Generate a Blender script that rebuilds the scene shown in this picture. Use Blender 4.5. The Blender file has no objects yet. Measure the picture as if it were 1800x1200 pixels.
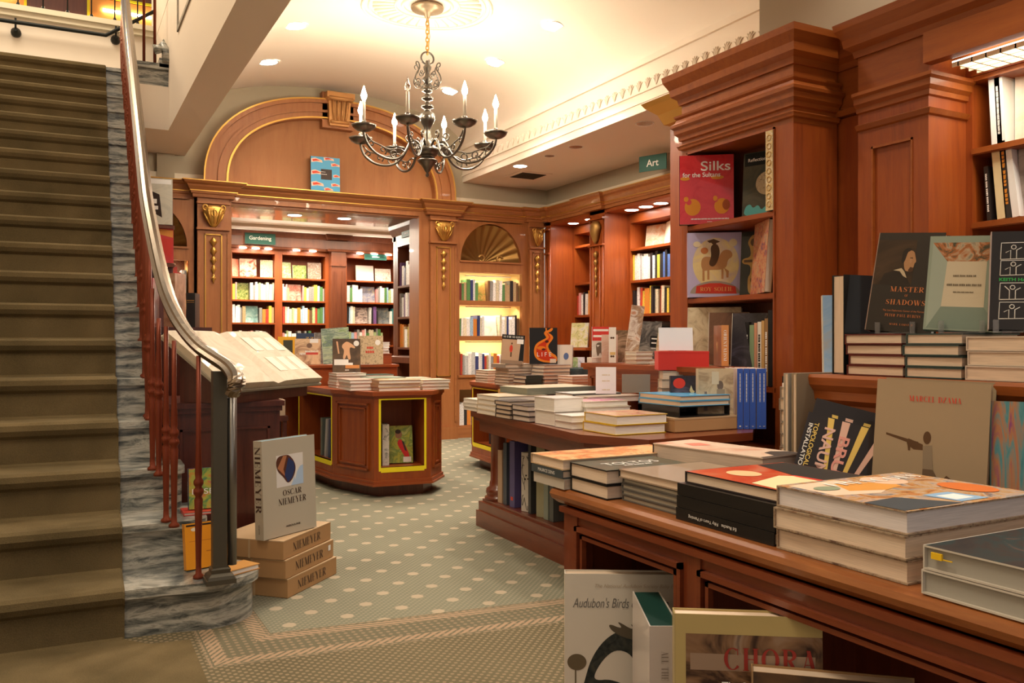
import bpy, math, random
from mathutils import Matrix, Vector
R = math.radians
rnd = random.Random(7)
SC = bpy.context.scene
COL = SC.collection
EYE, YAW, F = 1.12, R(28), 1500.0

# ---------------------------------------------------------------- camera
cd = bpy.data.cameras.new('camera'); cam = bpy.data.objects.new('camera', cd); COL.objects.link(cam)
cam.location = (0, 0, EYE); cam.rotation_euler = (R(90), 0, -YAW)
cd.sensor_width = 36; cd.lens = 36 * F / 1800; cd.clip_start = .05; cd.clip_end = 80
SC.camera = cam
# ---------------------------------------------------------------- world and exposure
w = bpy.data.worlds.new('world'); SC.world = w; w.use_nodes = True
bg = w.node_tree.nodes['Background']; bg.inputs[0].default_value = (1, .88, .78, 1); bg.inputs[1].default_value = .24
SC.view_settings.view_transform = 'Standard'; SC.view_settings.look = 'None'
SC.view_settings.exposure = 1.3; SC.view_settings.gamma = 1
SC.view_settings.use_curve_mapping = False
try:
    SC.cycles.max_bounces = 6; SC.cycles.sample_clamp_indirect = 4; SC.cycles.use_denoising = True
except Exception: pass
WARM = (1, .87, .74)
def light(kind, loc, power, color=WARM, rot=(0, 0, 0), size=.1, sizey=None, spot=120, blend=.6, name='lamp'):
    l = bpy.data.lights.new(name, kind); l.energy = power; l.color = color
    if kind == 'AREA':
        l.size = size
        if sizey: l.shape = 'RECTANGLE'; l.size_y = sizey
    elif kind == 'SPOT':
        l.spot_size = R(spot); l.spot_blend = blend; l.shadow_soft_size = size
    else: l.shadow_soft_size = size
    o = bpy.data.objects.new(name, l); COL.objects.link(o); o.location = loc; o.rotation_euler = rot
    return o
P_DOWN, P_CHAND, P_FILL = 74, 4.6, 34

# ---------------------------------------------------------------- pixel -> place helpers (a point of the photograph at a known height or depth)
def _dir(px):
    u = (px - 900) / F
    return math.sin(YAW) + u * math.cos(YAW), math.cos(YAW) - u * math.sin(YAW)
def at(px, py, z):
    D = F * (EYE - z) / (py - 600); a, b = _dir(px); return (D * a, D * b, z)
def atY(px, py, y):
    a, b = _dir(px); D = y / b; return (D * a, y, EYE - (py - 600) / F * D)
def atX(px, py, x):
    a, b = _dir(px); D = x / a; return (x, D * b, EYE - (py - 600) / F * D)
def atD(px, py, D):
    a, b = _dir(px); return (D * a, D * b, EYE - (py - 600) / F * D)

# ---------------------------------------------------------------- materials
MC = {}
def mat(name, col, rough=.5, metal=0, spec=.22, coat=0, emit=None, es=0):
    key = (name, tuple(col), rough, metal, es)
    if key in MC: return MC[key]
    m = bpy.data.materials.new(name); m.use_nodes = True
    b = m.node_tree.nodes['Principled BSDF']
    b.inputs['Base Color'].default_value = (*col, 1); b.inputs['Roughness'].default_value = rough
    b.inputs['Metallic'].default_value = metal; b.inputs['Specular IOR Level'].default_value = spec
    b.inputs['Coat Weight'].default_value = coat
    if emit: b.inputs['Emission Color'].default_value = (*emit, 1); b.inputs['Emission Strength'].default_value = es
    MC[key] = m; return m
def nt(name, rough=.5, metal=0, coat=0, spec=.5):
    m = bpy.data.materials.new(name); m.use_nodes = True; t = m.node_tree
    b = t.nodes['Principled BSDF']; b.inputs['Roughness'].default_value = rough; b.inputs['Metallic'].default_value = metal
    b.inputs['Coat Weight'].default_value = coat; b.inputs['Specular IOR Level'].default_value = spec
    return m, t, b
def N(t, typ, **kw):
    n = t.nodes.new(typ)
    for k, v in kw.items():
        if k.startswith('i_'):
            kk = k[2:]; kk = int(kk) if kk.isdigit() else kk.replace('_', ' ')
            n.inputs[kk].default_value = v
        else: setattr(n, k, v)
    return n
def ramp(t, fac, stops, interp='LINEAR'):
    r = t.nodes.new('ShaderNodeValToRGB'); e = r.color_ramp; e.interpolation = interp
    while len(e.elements) < len(stops): e.elements.new(.5)
    for el, (p, c) in zip(e.elements, stops): el.position = p; el.color = (*c, 1)
    t.links.new(fac, r.inputs[0]); return r.outputs[0]
def coords(t, kind='Object', scale=(1, 1, 1), rot=(0, 0, 0)):
    c = t.nodes.new('ShaderNodeTexCoord'); m = t.nodes.new('ShaderNodeMapping')
    m.inputs['Scale'].default_value = scale; m.inputs['Rotation'].default_value = rot
    t.links.new(c.outputs[kind], m.inputs[0]); return m.outputs[0]
def bump(t, b, h, strength=.2, dist=.01):
    n = N(t, 'ShaderNodeBump'); n.inputs['Strength'].default_value = strength; n.inputs['Distance'].default_value = dist
    t.links.new(h, n.inputs['Height']); t.links.new(n.outputs[0], b.inputs['Normal'])
def wood(name, dark, mid, light_, scale=(9, 9, .7), rough=.46, coat=.12):
    m, t, b = nt(name, rough, coat=coat)
    v = coords(t, 'Object', scale)
    n1 = N(t, 'ShaderNodeTexNoise', i_Scale=3.0, i_Detail=6.0, i_Roughness=.6, i_Distortion=.6); t.links.new(v, n1.inputs['Vector'])
    v2 = coords(t, 'Object', tuple(s * 6 for s in scale))
    n2 = N(t, 'ShaderNodeTexNoise', i_Scale=5.0, i_Detail=2.0); t.links.new(v2, n2.inputs['Vector'])
    mx = N(t, 'ShaderNodeMath', operation='MULTIPLY_ADD'); t.links.new(n2.outputs[0], mx.inputs[0]); mx.inputs[1].default_value = .25
    t.links.new(n1.outputs[0], mx.inputs[2])
    c = ramp(t, mx.outputs[0], [(.34, dark), (.58, mid), (.92, light_)])
    t.links.new(c, b.inputs['Base Color']); bump(t, b, n2.outputs[0], .06, .004)
    return m
# cherry: aisle cases and tables; honey: the lighter panelling of the arch wall; mahogany: stand by the stair
CH = wood('cherry_wood', (.18, .032, .004), (.265, .050, .005), (.33, .074, .007))
CHH = wood('cherry_wood_horizontal', (.18, .032, .004), (.265, .050, .005), (.33, .074, .007), (.7, .7, 9))
CHY = wood('cherry_wood_long', (.20, .045, .005), (.285, .068, .007), (.35, .094, .011), (9, .7, 9))
HO = wood('honey_wood', (.24, .082, .020), (.32, .115, .032), (.37, .145, .044))
HOH = wood('honey_wood_horizontal', (.24, .082, .020), (.32, .115, .032), (.37, .145, .044), (.6, 8, 8))
DK = wood('dark_mahogany', (.035, .008, .006), (.075, .017, .011), (.11, .028, .016), rough=.33)
DKC = wood('dark_cherry_wood', (.07, .018, .007), (.13, .034, .012), (.17, .05, .018), rough=.4)
TBL = wood('table_cherry', (.10, .019, .007), (.16, .032, .010), (.21, .05, .015), (.7, .7, 8), rough=.3, coat=.4)
TBLV = wood('table_cherry_upright', (.10, .019, .007), (.16, .032, .010), (.21, .05, .015), (8, 8, .7), rough=.3, coat=.4)
NOSE = wood('worn_table_edge', (.15, .040, .008), (.26, .080, .016), (.36, .13, .032), (6, .9, 6), rough=.42, coat=.2)
GILT = mat('gilding', (.62, .36, .09), .38, .85)
GILTD = mat('aged_gilding', (.40, .23, .07), .45, .7)
PLAS = mat('cream_plaster', (.82, .72, .60), .8)
GREYP = mat('greige_wall_paint', (.40, .345, .25), .85)
TRIMW = mat('ivory_trim', (.72, .64, .50), .6)
PEW = mat('pewter', (.15, .135, .115), .30, 1)
IRON = mat('black_iron', (.02, .022, .02), .45, .6)
REDI = mat('oxblood_iron', (.17, .034, .014), .35, .25)
BRONZE = mat('bronze_rail', (.21, .165, .12), .27, .95)
STEEL = mat('newel_grey_metal', (.23, .22, .20), .3, .8)
YEL = mat('yellow_edging_tape', (.86, .72, .02), .5)
GREEN = mat('sign_green', (.03, .115, .09), .5)
WHITE = mat('white', (.85, .84, .80), .5)
BLACK = mat('black', (.012, .011, .011), .4)
BULB = mat('lamp_glow', (1, .9, .7), .5, emit=(1, .86, .62), es=60)
DISC = mat('downlight_glow', (1, .95, .85), .5, emit=(1, .93, .82), es=14)
GLASSM, _t, _b = nt('clear_glass', .03); _b.inputs['Transmission Weight'].default_value = 1; _b.inputs['IOR'].default_value = 1.45
ACR, _t, _b = nt('clear_acrylic', .05); _b.inputs['Transmission Weight'].default_value = .9; _b.inputs['IOR'].default_value = 1.3

def marble():
    m, t, b = nt('grey_veined_marble', .28, coat=.2)
    v = coords(t, 'Object', (2.2, 2.2, 11), (.0, .22, .0))
    n = N(t, 'ShaderNodeTexNoise', i_Scale=1.5, i_Detail=12.0, i_Roughness=.75, i_Distortion=3.2); t.links.new(v, n.inputs['Vector'])
    w_ = N(t, 'ShaderNodeTexWave', bands_direction='Z', i_Scale=.5, i_Distortion=9.0, i_Detail=8.0, i_Detail_Scale=2.2); t.links.new(v, w_.inputs['Vector'])
    a = N(t, 'ShaderNodeMath', operation='MULTIPLY_ADD'); t.links.new(w_.outputs['Fac'], a.inputs[0]); a.inputs[1].default_value = .22; t.links.new(n.outputs[0], a.inputs[2])
    t.links.new(ramp(t, a.outputs[0], [(.40, (.035, .042, .042)), (.50, (.13, .135, .12)), (.60, (.26, .26, .225)), (.70, (.44, .42, .36)), (.80, (.22, .215, .18))]), b.inputs['Base Color'])
    return m
MARB = marble()
def carpet(name, base, base2):
    m, t, b = nt(name, .95, spec=.1)
    v = coords(t, 'Object', (1, 1, 1))
    n = N(t, 'ShaderNodeTexNoise', i_Scale=3.0, i_Detail=5.0); t.links.new(v, n.inputs['Vector'])
    n2 = N(t, 'ShaderNodeTexNoise', i_Scale=260.0, i_Detail=2.0); t.links.new(v, n2.inputs['Vector'])
    a = N(t, 'ShaderNodeMath', operation='MULTIPLY_ADD'); t.links.new(n2.outputs[0], a.inputs[0]); a.inputs[1].default_value = .5; t.links.new(n.outputs[0], a.inputs[2])
    t.links.new(ramp(t, a.outputs[0], [(.5, base2), (.95, base)]), b.inputs['Base Color'])
    bump(t, b, n2.outputs[0], .5, .004); return m
RUN = carpet('olive_stair_carpet', (.165, .120, .058), (.085, .064, .030))
def dots(t, v, pitch, rad, off=0, soft=.15):
    """mask of round dots on a square grid"""
    s = N(t, 'ShaderNodeVectorMath', operation='MULTIPLY_ADD'); s.inputs[1].default_value = (1 / pitch, 1 / pitch, 0); s.inputs[2].default_value = (off, off, 0); t.links.new(v, s.inputs[0])
    f = N(t, 'ShaderNodeVectorMath', operation='FRACTION'); t.links.new(s.outputs[0], f.inputs[0])
    c = N(t, 'ShaderNodeVectorMath', operation='SUBTRACT'); c.inputs[1].default_value = (.5, .5, 0); t.links.new(f.outputs[0], c.inputs[0])
    l = N(t, 'ShaderNodeVectorMath', operation='LENGTH'); t.links.new(c.outputs[0], l.inputs[0])
    r = N(t, 'ShaderNodeMapRange'); r.inputs['From Min'].default_value = rad / pitch * (1 + soft); r.inputs['From Max'].default_value = rad / pitch * (1 - soft)
    t.links.new(l.outputs['Value'], r.inputs['Value']); return r.outputs[0]
def fmax(t, a, b_):
    n = N(t, 'ShaderNodeMath', operation='MAXIMUM'); t.links.new(a, n.inputs[0]); t.links.new(b_, n.inputs[1]); return n.outputs[0]
def mixc(t, fac, a, b_):
    n = N(t, 'ShaderNodeMix', data_type='RGBA'); t.links.new(fac, n.inputs[0])
    for s, x in ((6, a), (7, b_)):
        if isinstance(x, tuple): n.inputs[s].default_value = (*x, 1)
        else: t.links.new(x, n.inputs[s])
    return n.outputs[2]
def shop_carpet(name, base, dot, medal=True, small=.030, off=0):
    m, t, b = nt(name, .95, spec=.1)
    v = coords(t, 'Object')
    n = N(t, 'ShaderNodeTexNoise', i_Scale=200.0, i_Detail=3.0); t.links.new(v, n.inputs['Vector'])
    n3 = N(t, 'ShaderNodeTexNoise', i_Scale=1.2, i_Detail=3.0); t.links.new(v, n3.inputs['Vector'])
    bc = ramp(t, n3.outputs[0], [(.3, tuple(x * .86 for x in base)), (.7, tuple(x * 1.1 for x in base))])
    d = fmax(t, dots(t, v, small, small * .20), dots(t, v, small, small * .20, .5))
    bc = mixc(t, d, bc, tuple(a * .58 + c * .42 for a, c in zip(base, dot)))
    if medal:
        big = fmax(t, dots(t, v, .235, .027, .07, .12), dots(t, v, .235, .027, .57, .12))
        bc = mixc(t, big, bc, dot)
    t.links.new(bc, b.inputs['Base Color']); bump(t, b, n.outputs[0], .35, .003); return m
CARP = shop_carpet('sage_medallion_carpet', (.18, .178, .125), (.38, .31, .215))
CARP2 = shop_carpet('olive_dotted_carpet', (.125, .105, .060), (.42, .30, .19), False, .034)
def border_mat():
    m, t, b = nt('carpet_border_leaf_band', .95, spec=.1)
    tc = N(t, 'ShaderNodeTexCoord'); s = N(t, 'ShaderNodeSeparateXYZ'); t.links.new(tc.outputs['UV'], s.inputs[0])
    # v: 0..1 across; u in metres.  leaf braids near both edges, dotted middle
    a = N(t, 'ShaderNodeMath', operation='SUBTRACT'); t.links.new(s.outputs[1], a.inputs[0]); a.inputs[1].default_value = .5
    ab = N(t, 'ShaderNodeMath', operation='ABSOLUTE'); t.links.new(a.outputs[0], ab.inputs[0])     # 0 middle .5 edge
    bandm = ramp(t, ab.outputs[0], [(.0, (0, 0, 0)), (.24, (1, 1, 1)), (.43, (0, 0, 0)), (.46, (.7, .7, .7)), (.485, (0, 0, 0))], 'CONSTANT')
    ch = N(t, 'ShaderNodeMath', operation='MULTIPLY_ADD'); t.links.new(ab.outputs[0], ch.inputs[0]); ch.inputs[1].default_value = .35; t.links.new(s.outputs[0], ch.inputs[2])
    sn = N(t, 'ShaderNodeMath', operation='MULTIPLY'); t.links.new(ch.outputs[0], sn.inputs[0]); sn.inputs[1].default_value = 2 * math.pi / .036
    s2 = N(t, 'ShaderNodeMath', operation='SINE'); t.links.new(sn.outputs[0], s2.inputs[0])
    mr = N(t, 'ShaderNodeMapRange'); mr.inputs['From Min'].default_value = -.7; mr.inputs['From Max'].default_value = .2; t.links.new(s2.outputs[0], mr.inputs['Value'])
    mu = N(t, 'ShaderNodeMath', operation='MULTIPLY'); t.links.new(mr.outputs[0], mu.inputs[0]); t.links.new(bandm, mu.inputs[1])
    v = coords(t, 'Object'); d = dots(t, v, .03, .008)
    d2 = N(t, 'ShaderNodeMath', operation='MULTIPLY'); t.links.new(d, d2.inputs[0]); d2.inputs[1].default_value = .55
    f = fmax(t, mu.outputs[0], d2.outputs[0])
    t.links.new(mixc(t, f, (.135, .12, .075), (.34, .235, .15)), b.inputs['Base Color']); return m
BORD = border_mat()
def pages(name='page_edges', c=(.76, .60, .45)):
    m, t, b = nt(name, .8, spec=.2)
    v = coords(t, 'Object', (14, 14, 700))
    n = N(t, 'ShaderNodeTexNoise', i_Scale=1.0, i_Detail=3.0); t.links.new(v, n.inputs['Vector'])
    t.links.new(ramp(t, n.outputs[0], [(.3, tuple(x * .8 for x in c)), (.65, c)]), b.inputs['Base Color']); return m
PG = pages(); PGW = pages('white_page_edges', (.90, .85, .77))
def busy(name, cols, scale=12, rough=.4, dist=1.5, coord='Object', stretch=(1, 1, 1), coat=.1):
    """a printed picture: blotches of the given colours"""
    m, t, b = nt(name, rough, coat=coat, spec=.2)
    v = coords(t, coord, stretch)
    n = N(t, 'ShaderNodeTexNoise', i_Scale=float(scale), i_Detail=4.0, i_Roughness=.6, i_Distortion=float(dist)); t.links.new(v, n.inputs['Vector'])
    k = len(cols); st = [(.30 + .42 * i / max(1, k - 1), c) for i, c in enumerate(cols)]
    t.links.new(ramp(t, n.outputs[0], st), b.inputs['Base Color']); return m

# ---------------------------------------------------------------- mesh builder
class MB:
    def __init__(s): s.v = []; s.f = []; s.m = []; s.sm = []
    def add(s, vs, fs, mi=0, smooth=False):
        o = len(s.v); s.v += [tuple(v) for v in vs]
        for f in fs: s.f.append(tuple(i + o for i in f)); s.m.append(mi); s.sm.append(smooth)
        return s
    def box(s, x0, x1, y0, y1, z0, z1, mi=0, bev=0):
        if x0 > x1: x0, x1 = x1, x0
        if y0 > y1: y0, y1 = y1, y0
        if z0 > z1: z0, z1 = z1, z0
        if bev:   # chamfered in plan and top
            b = min(bev, (x1 - x0) / 3, (y1 - y0) / 3, (z1 - z0) / 3)
            ring = lambda d, z: [(x0 + d, y0 + d, z), (x1 - d, y0 + d, z), (x1 - d, y1 - d, z), (x0 + d, y1 - d, z)]
            vs = ring(b, z0) + ring(0, z0 + b) + ring(0, z1 - b) + ring(b, z1)
            fs = [(3, 2, 1, 0), (12, 13, 14, 15)]
            for k in range(3):
                for i in range(4): j = (i + 1) % 4; fs.append((k * 4 + i, k * 4 + j, k * 4 + 4 + j, k * 4 + 4 + i))
            return s.add(vs, fs, mi)
        vs = [(x0, y0, z0), (x1, y0, z0), (x1, y1, z0), (x0, y1, z0), (x0, y0, z1), (x1, y0, z1), (x1, y1, z1), (x0, y1, z1)]
        return s.add(vs, [(3, 2, 1, 0), (4, 5, 6, 7), (0, 1, 5, 4), (1, 2, 6, 5), (2, 3, 7, 6), (3, 0, 4, 7)], mi)
    def prism(s, pts, z0, z1, mi=0):
        """polygon in xy (counterclockwise) raised from z0 to z1"""
        n = len(pts); vs = [(x, y, z0) for x, y in pts] + [(x, y, z1) for x, y in pts]
        return s.add(vs, [tuple(range(n))[::-1], tuple(range(n, 2 * n))] + [(i, (i + 1) % n, n + (i + 1) % n, n + i) for i in range(n)], mi)
    def rings(s, rings, mi=0, smooth=True, cap=True, close=True):
        n = len(rings[0]); o = len(s.v); s.v += [tuple(p) for r in rings for p in r]
        for k in range(len(rings) - 1):
            for i in range(n if close else n - 1):
                j = (i + 1) % n
                s.f.append((o + k * n + i, o + k * n + j, o + (k + 1) * n + j, o + (k + 1) * n + i)); s.m.append(mi); s.sm.append(smooth)
        if cap:
            s.f.append(tuple(o + i for i in range(n))[::-1]); s.f.append(tuple(o + (len(rings) - 1) * n + i for i in range(n)))
            s.m += [mi, mi]; s.sm += [False, False]
        return s
    def lathe(s, prof, cx=0, cy=0, n=20, mi=0, smooth=True):
        return s.rings([[(cx + r * math.cos(2 * math.pi * i / n), cy + r * math.sin(2 * math.pi * i / n), z) for i in range(n)] for r, z in prof], mi, smooth)
    def tube(s, pts, r, n=8, mi=0, cap=True, close=False):
        pts = [Vector(p) for p in pts]; rs = []; up = None; K = len(pts)
        for k, p in enumerate(pts):
            if close: d = pts[(k + 1) % K] - pts[k - 1]
            else: d = pts[min(k + 1, K - 1)] - pts[max(k - 1, 0)]
            d.normalize()
            if up is None: up = Vector((0, 0, 1)) if abs(d.z) < .9 else Vector((1, 0, 0))
            a = d.cross(up)
            if a.length < 1e-4: a = d.orthogonal()
            a.normalize(); b = a.cross(d).normalized(); up = b
            rr = r[k] if isinstance(r, (list, tuple)) else r
            rs.append([p + a * (math.cos(2 * math.pi * i / n) * rr) + b * (math.sin(2 * math.pi * i / n) * rr) for i in range(n)])
        if close: rs.append(rs[0]); cap = False
        return s.rings(rs, mi, True, cap)
    def sweep(s, path, prof, mi=0, closed=False):
        """profile [(out, z)] carried along an xy path, mitred; out is to the right of travel"""
        K = len(path); rs = []
        for k in range(K):
            def nrm(a, b):
                d = Vector((b[0] - a[0], b[1] - a[1])); d.normalize(); return Vector((d.y, -d.x))
            if closed: n1, n2 = nrm(path[k - 1], path[k]), nrm(path[k], path[(k + 1) % K])
            else:
                n1 = nrm(path[k - 1], path[k]) if k > 0 else nrm(path[0], path[1])
                n2 = nrm(path[k], path[k + 1]) if k < K - 1 else n1
            m = n1 + n2; m = m / max(.25, m.dot(n1)) if m.length > 1e-6 else n1
            rs.append([(path[k][0] + m.x * o, path[k][1] + m.y * o, z) for o, z in prof])
        if closed: rs.append(rs[0])
        return s.rings(rs, mi, False, not closed)
    def build(s, name, mats, parent=None, loc=None, rot=None):
        me = bpy.data.meshes.new(name); me.from_pydata(s.v, [], s.f)
        for m in (mats if isinstance(mats, (list, tuple)) else [mats]): me.materials.append(m)
        me.polygons.foreach_set('material_index', s.m); me.polygons.foreach_set('use_smooth', s.sm); me.update()
        return link(name, me, parent, loc, rot)
def link(name, data, parent=None, loc=None, rot=None):
    o = bpy.data.objects.new(name, data); COL.objects.link(o)
    if parent is not None: o.parent = parent
    if loc is not None: o.location = loc
    if rot is not None: o.rotation_euler = rot
    return o
def tag(o, label=None, cat=None, group=None, kind=None):
    if label: o['label'] = label
    if cat: o['category'] = cat
    if group: o['group'] = group
    if kind: o['kind'] = kind
    return o
def thing(name, label, cat, loc=(0, 0, 0), rotz=0, group=None):
    o = link(name, None, None, loc, (0, 0, rotz)); o.empty_display_size = .05
    return tag(o, label, cat, group)
def struct(name, mb, m, label=None):
    return tag(mb.build(name, m), label, None, None, 'structure')
def copy_tree(o, parent=None):
    c = o.copy(); COL.objects.link(c); c.parent = parent
    for ch in list(o.children): copy_tree(ch, c)
    return c
def mat4(o, M): o.matrix_world = M; return o

# ---------------------------------------------------------------- lettering
TXT = {}
def text_mesh(s, bold=0.0):
    k = (s, bold)
    if k not in TXT:
        c = bpy.data.curves.new('lettering', 'FONT'); c.body = s; c.size = 1; c.extrude = .0; c.offset = bold; c.align_x = 'LEFT'
        o = bpy.data.objects.new('t', c); COL.objects.link(o); bpy.context.view_layer.update()
        me = bpy.data.meshes.new_from_object(o); bpy.data.objects.remove(o)
        xs = [v.co.x for v in me.vertices] or [0]; ys = [v.co.y for v in me.vertices] or [0]
        TXT[k] = (me, min(xs), max(xs), min(ys), max(ys))
    return TXT[k]
# a small high-contrast serif capital alphabet: strokes (points, widths) in a unit-high box; V thick, T hair
V_, T_ = .17, .035
def arc(cx, cy, rx, ry, a0, a1, n=14, thick=V_, thin=T_):
    p, w_ = [], []
    for i in range(n + 1):
        a = R(a0 + (a1 - a0) * i / n); p.append((cx + rx * math.cos(a), cy + ry * math.sin(a))); w_.append(thin + (thick - thin) * abs(math.cos(a)) ** 1.5)
    return p, w_
def st(*p, w=V_): return list(p), [w] * len(p)
def srf(x, y, w=.14): return st((x - w, y), (x + w, y), w=T_)
def serif_glyphs():
    G = {}
    G['N'] = (.74, [st((.12, 0), (.12, 1), w=T_), st((.10, 1), (.62, 0), w=V_), st((.62, 0), (.62, 1), w=T_), srf(.12, 0), srf(.62, 1), st((0, 1), (.16, 1), w=T_)])
    G['I'] = (.34, [st((.17, 0), (.17, 1)), srf(.17, 0), srf(.17, 1)])
    G['E'] = (.62, [st((.17, 0), (.17, 1)), st((0, 0), (.55, 0), w=T_), st((0, 1), (.55, 1), w=T_), st((.2, .5), (.42, .5), w=T_), st((.55, 0), (.55, .28), w=T_), st((.55, 1), (.55, .74), w=T_), st((.42, .38), (.42, .62), w=T_)])
    G['F'] = (.58, G['E'][1][:1] + [srf(.17, 0)] + G['E'][1][2:4] + G['E'][1][5:])
    G['L'] = (.58, [st((.17, 0), (.17, 1)), srf(.17, 1), st((0, 0), (.52, 0), w=T_), st((.52, 0), (.52, .28), w=T_)])
    G['M'] = (.90, [st((.12, 0), (.12, 1), w=T_), st((.10, 1), (.42, 0), w=V_), st((.42, 0), (.72, 1), w=T_), st((.74, 0), (.74, 1)), srf(.12, 0, .1), srf(.74, 0), st((0, 1), (.14, 1), w=T_), st((.7, 1), (.88, 1), w=T_)])
    G['Y'] = (.74, [st((.10, 1), (.36, .45)), st((.62, 1), (.38, .45), w=T_), st((.37, 0), (.37, .5)), srf(.37, 0), srf(.1, 1), srf(.62, 1, .1)])
    G['R'] = (.74, [st((.17, 0), (.17, 1)), srf(.15, 0), st((0, 1), (.3, 1), w=T_), arc(.30, .76, .26, .24, 90, -90), st((.2, .52), (.3, .52), w=T_), st((.34, .52), (.60, .03)), st((.58, .02), (.72, .02), w=T_)])
    G['P'] = (.66, [st((.17, 0), (.17, 1)), srf(.17, 0), st((0, 1), (.3, 1), w=T_), arc(.30, .74, .26, .26, 90, -90), st((.2, .48), (.3, .48), w=T_)])
    G['B'] = (.66, G['P'][1][:1] + [st((0, 0), (.3, 0), w=T_), st((0, 1), (.3, 1), w=T_), arc(.28, .77, .22, .23, 90, -90), arc(.30, .27, .26, .27, 90, -90), st((.2, .54), (.3, .54), w=T_)])
    G['D'] = (.76, [st((.17, 0), (.17, 1)), st((0, 0), (.3, 0), w=T_), st((0, 1), (.3, 1), w=T_), arc(.28, .5, .36, .5, 90, -90)])
    G['O'] = (.80, [arc(.38, .5, .31, .49, 0, 360, 24)])
    G['C'] = (.72, [arc(.38, .5, .31, .49, 55, 320, 20), st((.60, .68), (.60, .98), w=T_)])
    G['G'] = (.76, G['C'][1] + [st((.60, .06), (.60, .42)), st((.46, .42), (.72, .42), w=T_)])
    G['S'] = (.58, [([(.48, .80), (.38, .95), (.22, .95), (.10, .80), (.14, .64), (.30, .50), (.44, .36), (.46, .18), (.34, .04), (.18, .04), (.07, .20)], [T_, T_, .05, .10, V_, V_, V_, .10, .05, T_, T_]), st((.49, .72), (.49, .98), w=T_), st((.06, .02), (.06, .28), w=T_)])
    G['A'] = (.76, [st((.12, 0), (.38, 1), w=T_), st((.36, 1), (.60, 0)), st((.20, .34), (.50, .34), w=T_), srf(.12, 0, .1), srf(.60, 0)])
    G['V'] = (.74, [st((.10, 1), (.36, 0)), st((.38, 0), (.62, 1), w=T_), srf(.1, 1), srf(.62, 1, .1)])
    G['W'] = (1.0, [st((.10, 1), (.32, 0)), st((.34, 0), (.52, 1), w=T_), st((.50, 1), (.70, 0)), st((.72, 0), (.90, 1), w=T_), srf(.1, 1), srf(.9, 1, .1), srf(.5, 1)])
    G['T'] = (.70, [st((.34, 0), (.34, 1)), srf(.34, 0), st((.04, 1), (.64, 1), w=T_), st((.04, 1), (.04, .76), w=T_), st((.64, 1), (.64, .76), w=T_)])
    G['H'] = (.80, [st((.17, 0), (.17, 1)), st((.60, 0), (.60, 1)), st((.17, .5), (.6, .5), w=T_), srf(.17, 0), srf(.17, 1), srf(.6, 0), srf(.6, 1)])
    G['U'] = (.76, [([(.16, 1), (.16, .3), (.24, .08), (.38, .02), (.54, .10), (.60, .3), (.60, 1)], [V_, V_, .1, .05, T_, T_, T_]), srf(.16, 1), srf(.6, 1, .1)])
    G['K'] = (.76, [st((.17, 0), (.17, 1)), srf(.17, 0), srf(.17, 1), st((.22, .42), (.58, 1), w=T_), st((.32, .56), (.60, 0)), srf(.6, 0, .12), srf(.58, 1, .1)])
    G['Z'] = (.64, [st((.06, 1), (.56, 1), w=T_), st((.52, 1), (.08, 0)), st((.06, 0), (.56, 0), w=T_), st((.06, 1), (.06, .78), w=T_), st((.56, 0), (.56, .22), w=T_)])
    G[' '] = (.4, []); G['.'] = (.24, [st((.12, 0), (.12, .12), w=.12)])
    return G
GL = serif_glyphs()
def serif_mesh(s):
    k = ('serif', s)
    if k not in TXT:
        b = MB(); x = 0
        for ch in s:
            wd, strokes = GL.get(ch, GL['I']); 
            for si, (p, ws) in enumerate(strokes):
                L, Rr = [], []; z = .0002 * si
                for i in range(len(p)):
                    a = Vector(p[max(0, i - 1)]); c = Vector(p[min(len(p) - 1, i + 1)]); d = (c - a).normalized()
                    n = Vector((-d.y, d.x)) * ws[i] / 2
                    if len(p) == 2 and ws[0] > .1 and abs(d.y) > .5: n = Vector((-math.copysign(ws[i] / 2, d.y), 0))
                    q = Vector(p[i]); L.append(q + n); Rr.append(q - n)
                vs = [(x + v.x, v.y, z) for v in L] + [(x + v.x, v.y, z) for v in Rr]; m_ = len(p)
                b.add(vs, [(i, m_ + i, m_ + i + 1, i + 1) for i in range(m_ - 1)])
            x += wd + .08
        me = bpy.data.meshes.new('lettering'); me.from_pydata(b.v, [], b.f)
        TXT[k] = (me, 0, x - .08, 0, 1)
    return TXT[k]
def dash_mesh(s):
    """print too small to read in the photograph: a row of short strokes"""
    k = ('dash', s)
    if k not in TXT:
        b = MB(); x = 0; r = random.Random(len(s) * 13)
        for q in range(len(s)):
            w_ = r.uniform(.35, .7); b.add([(x, 0, 0), (x + w_, 0, 0), (x + w_, r.uniform(.7, 1), 0), (x, 1, 0)], [(0, 1, 2, 3)]); x += w_ + (.45 if q % 4 == 3 else .15)
        me = bpy.data.meshes.new('lettering'); me.from_pydata(b.v, [], b.f); TXT[k] = (me, 0, x, 0, 1)
    return TXT[k]
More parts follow.
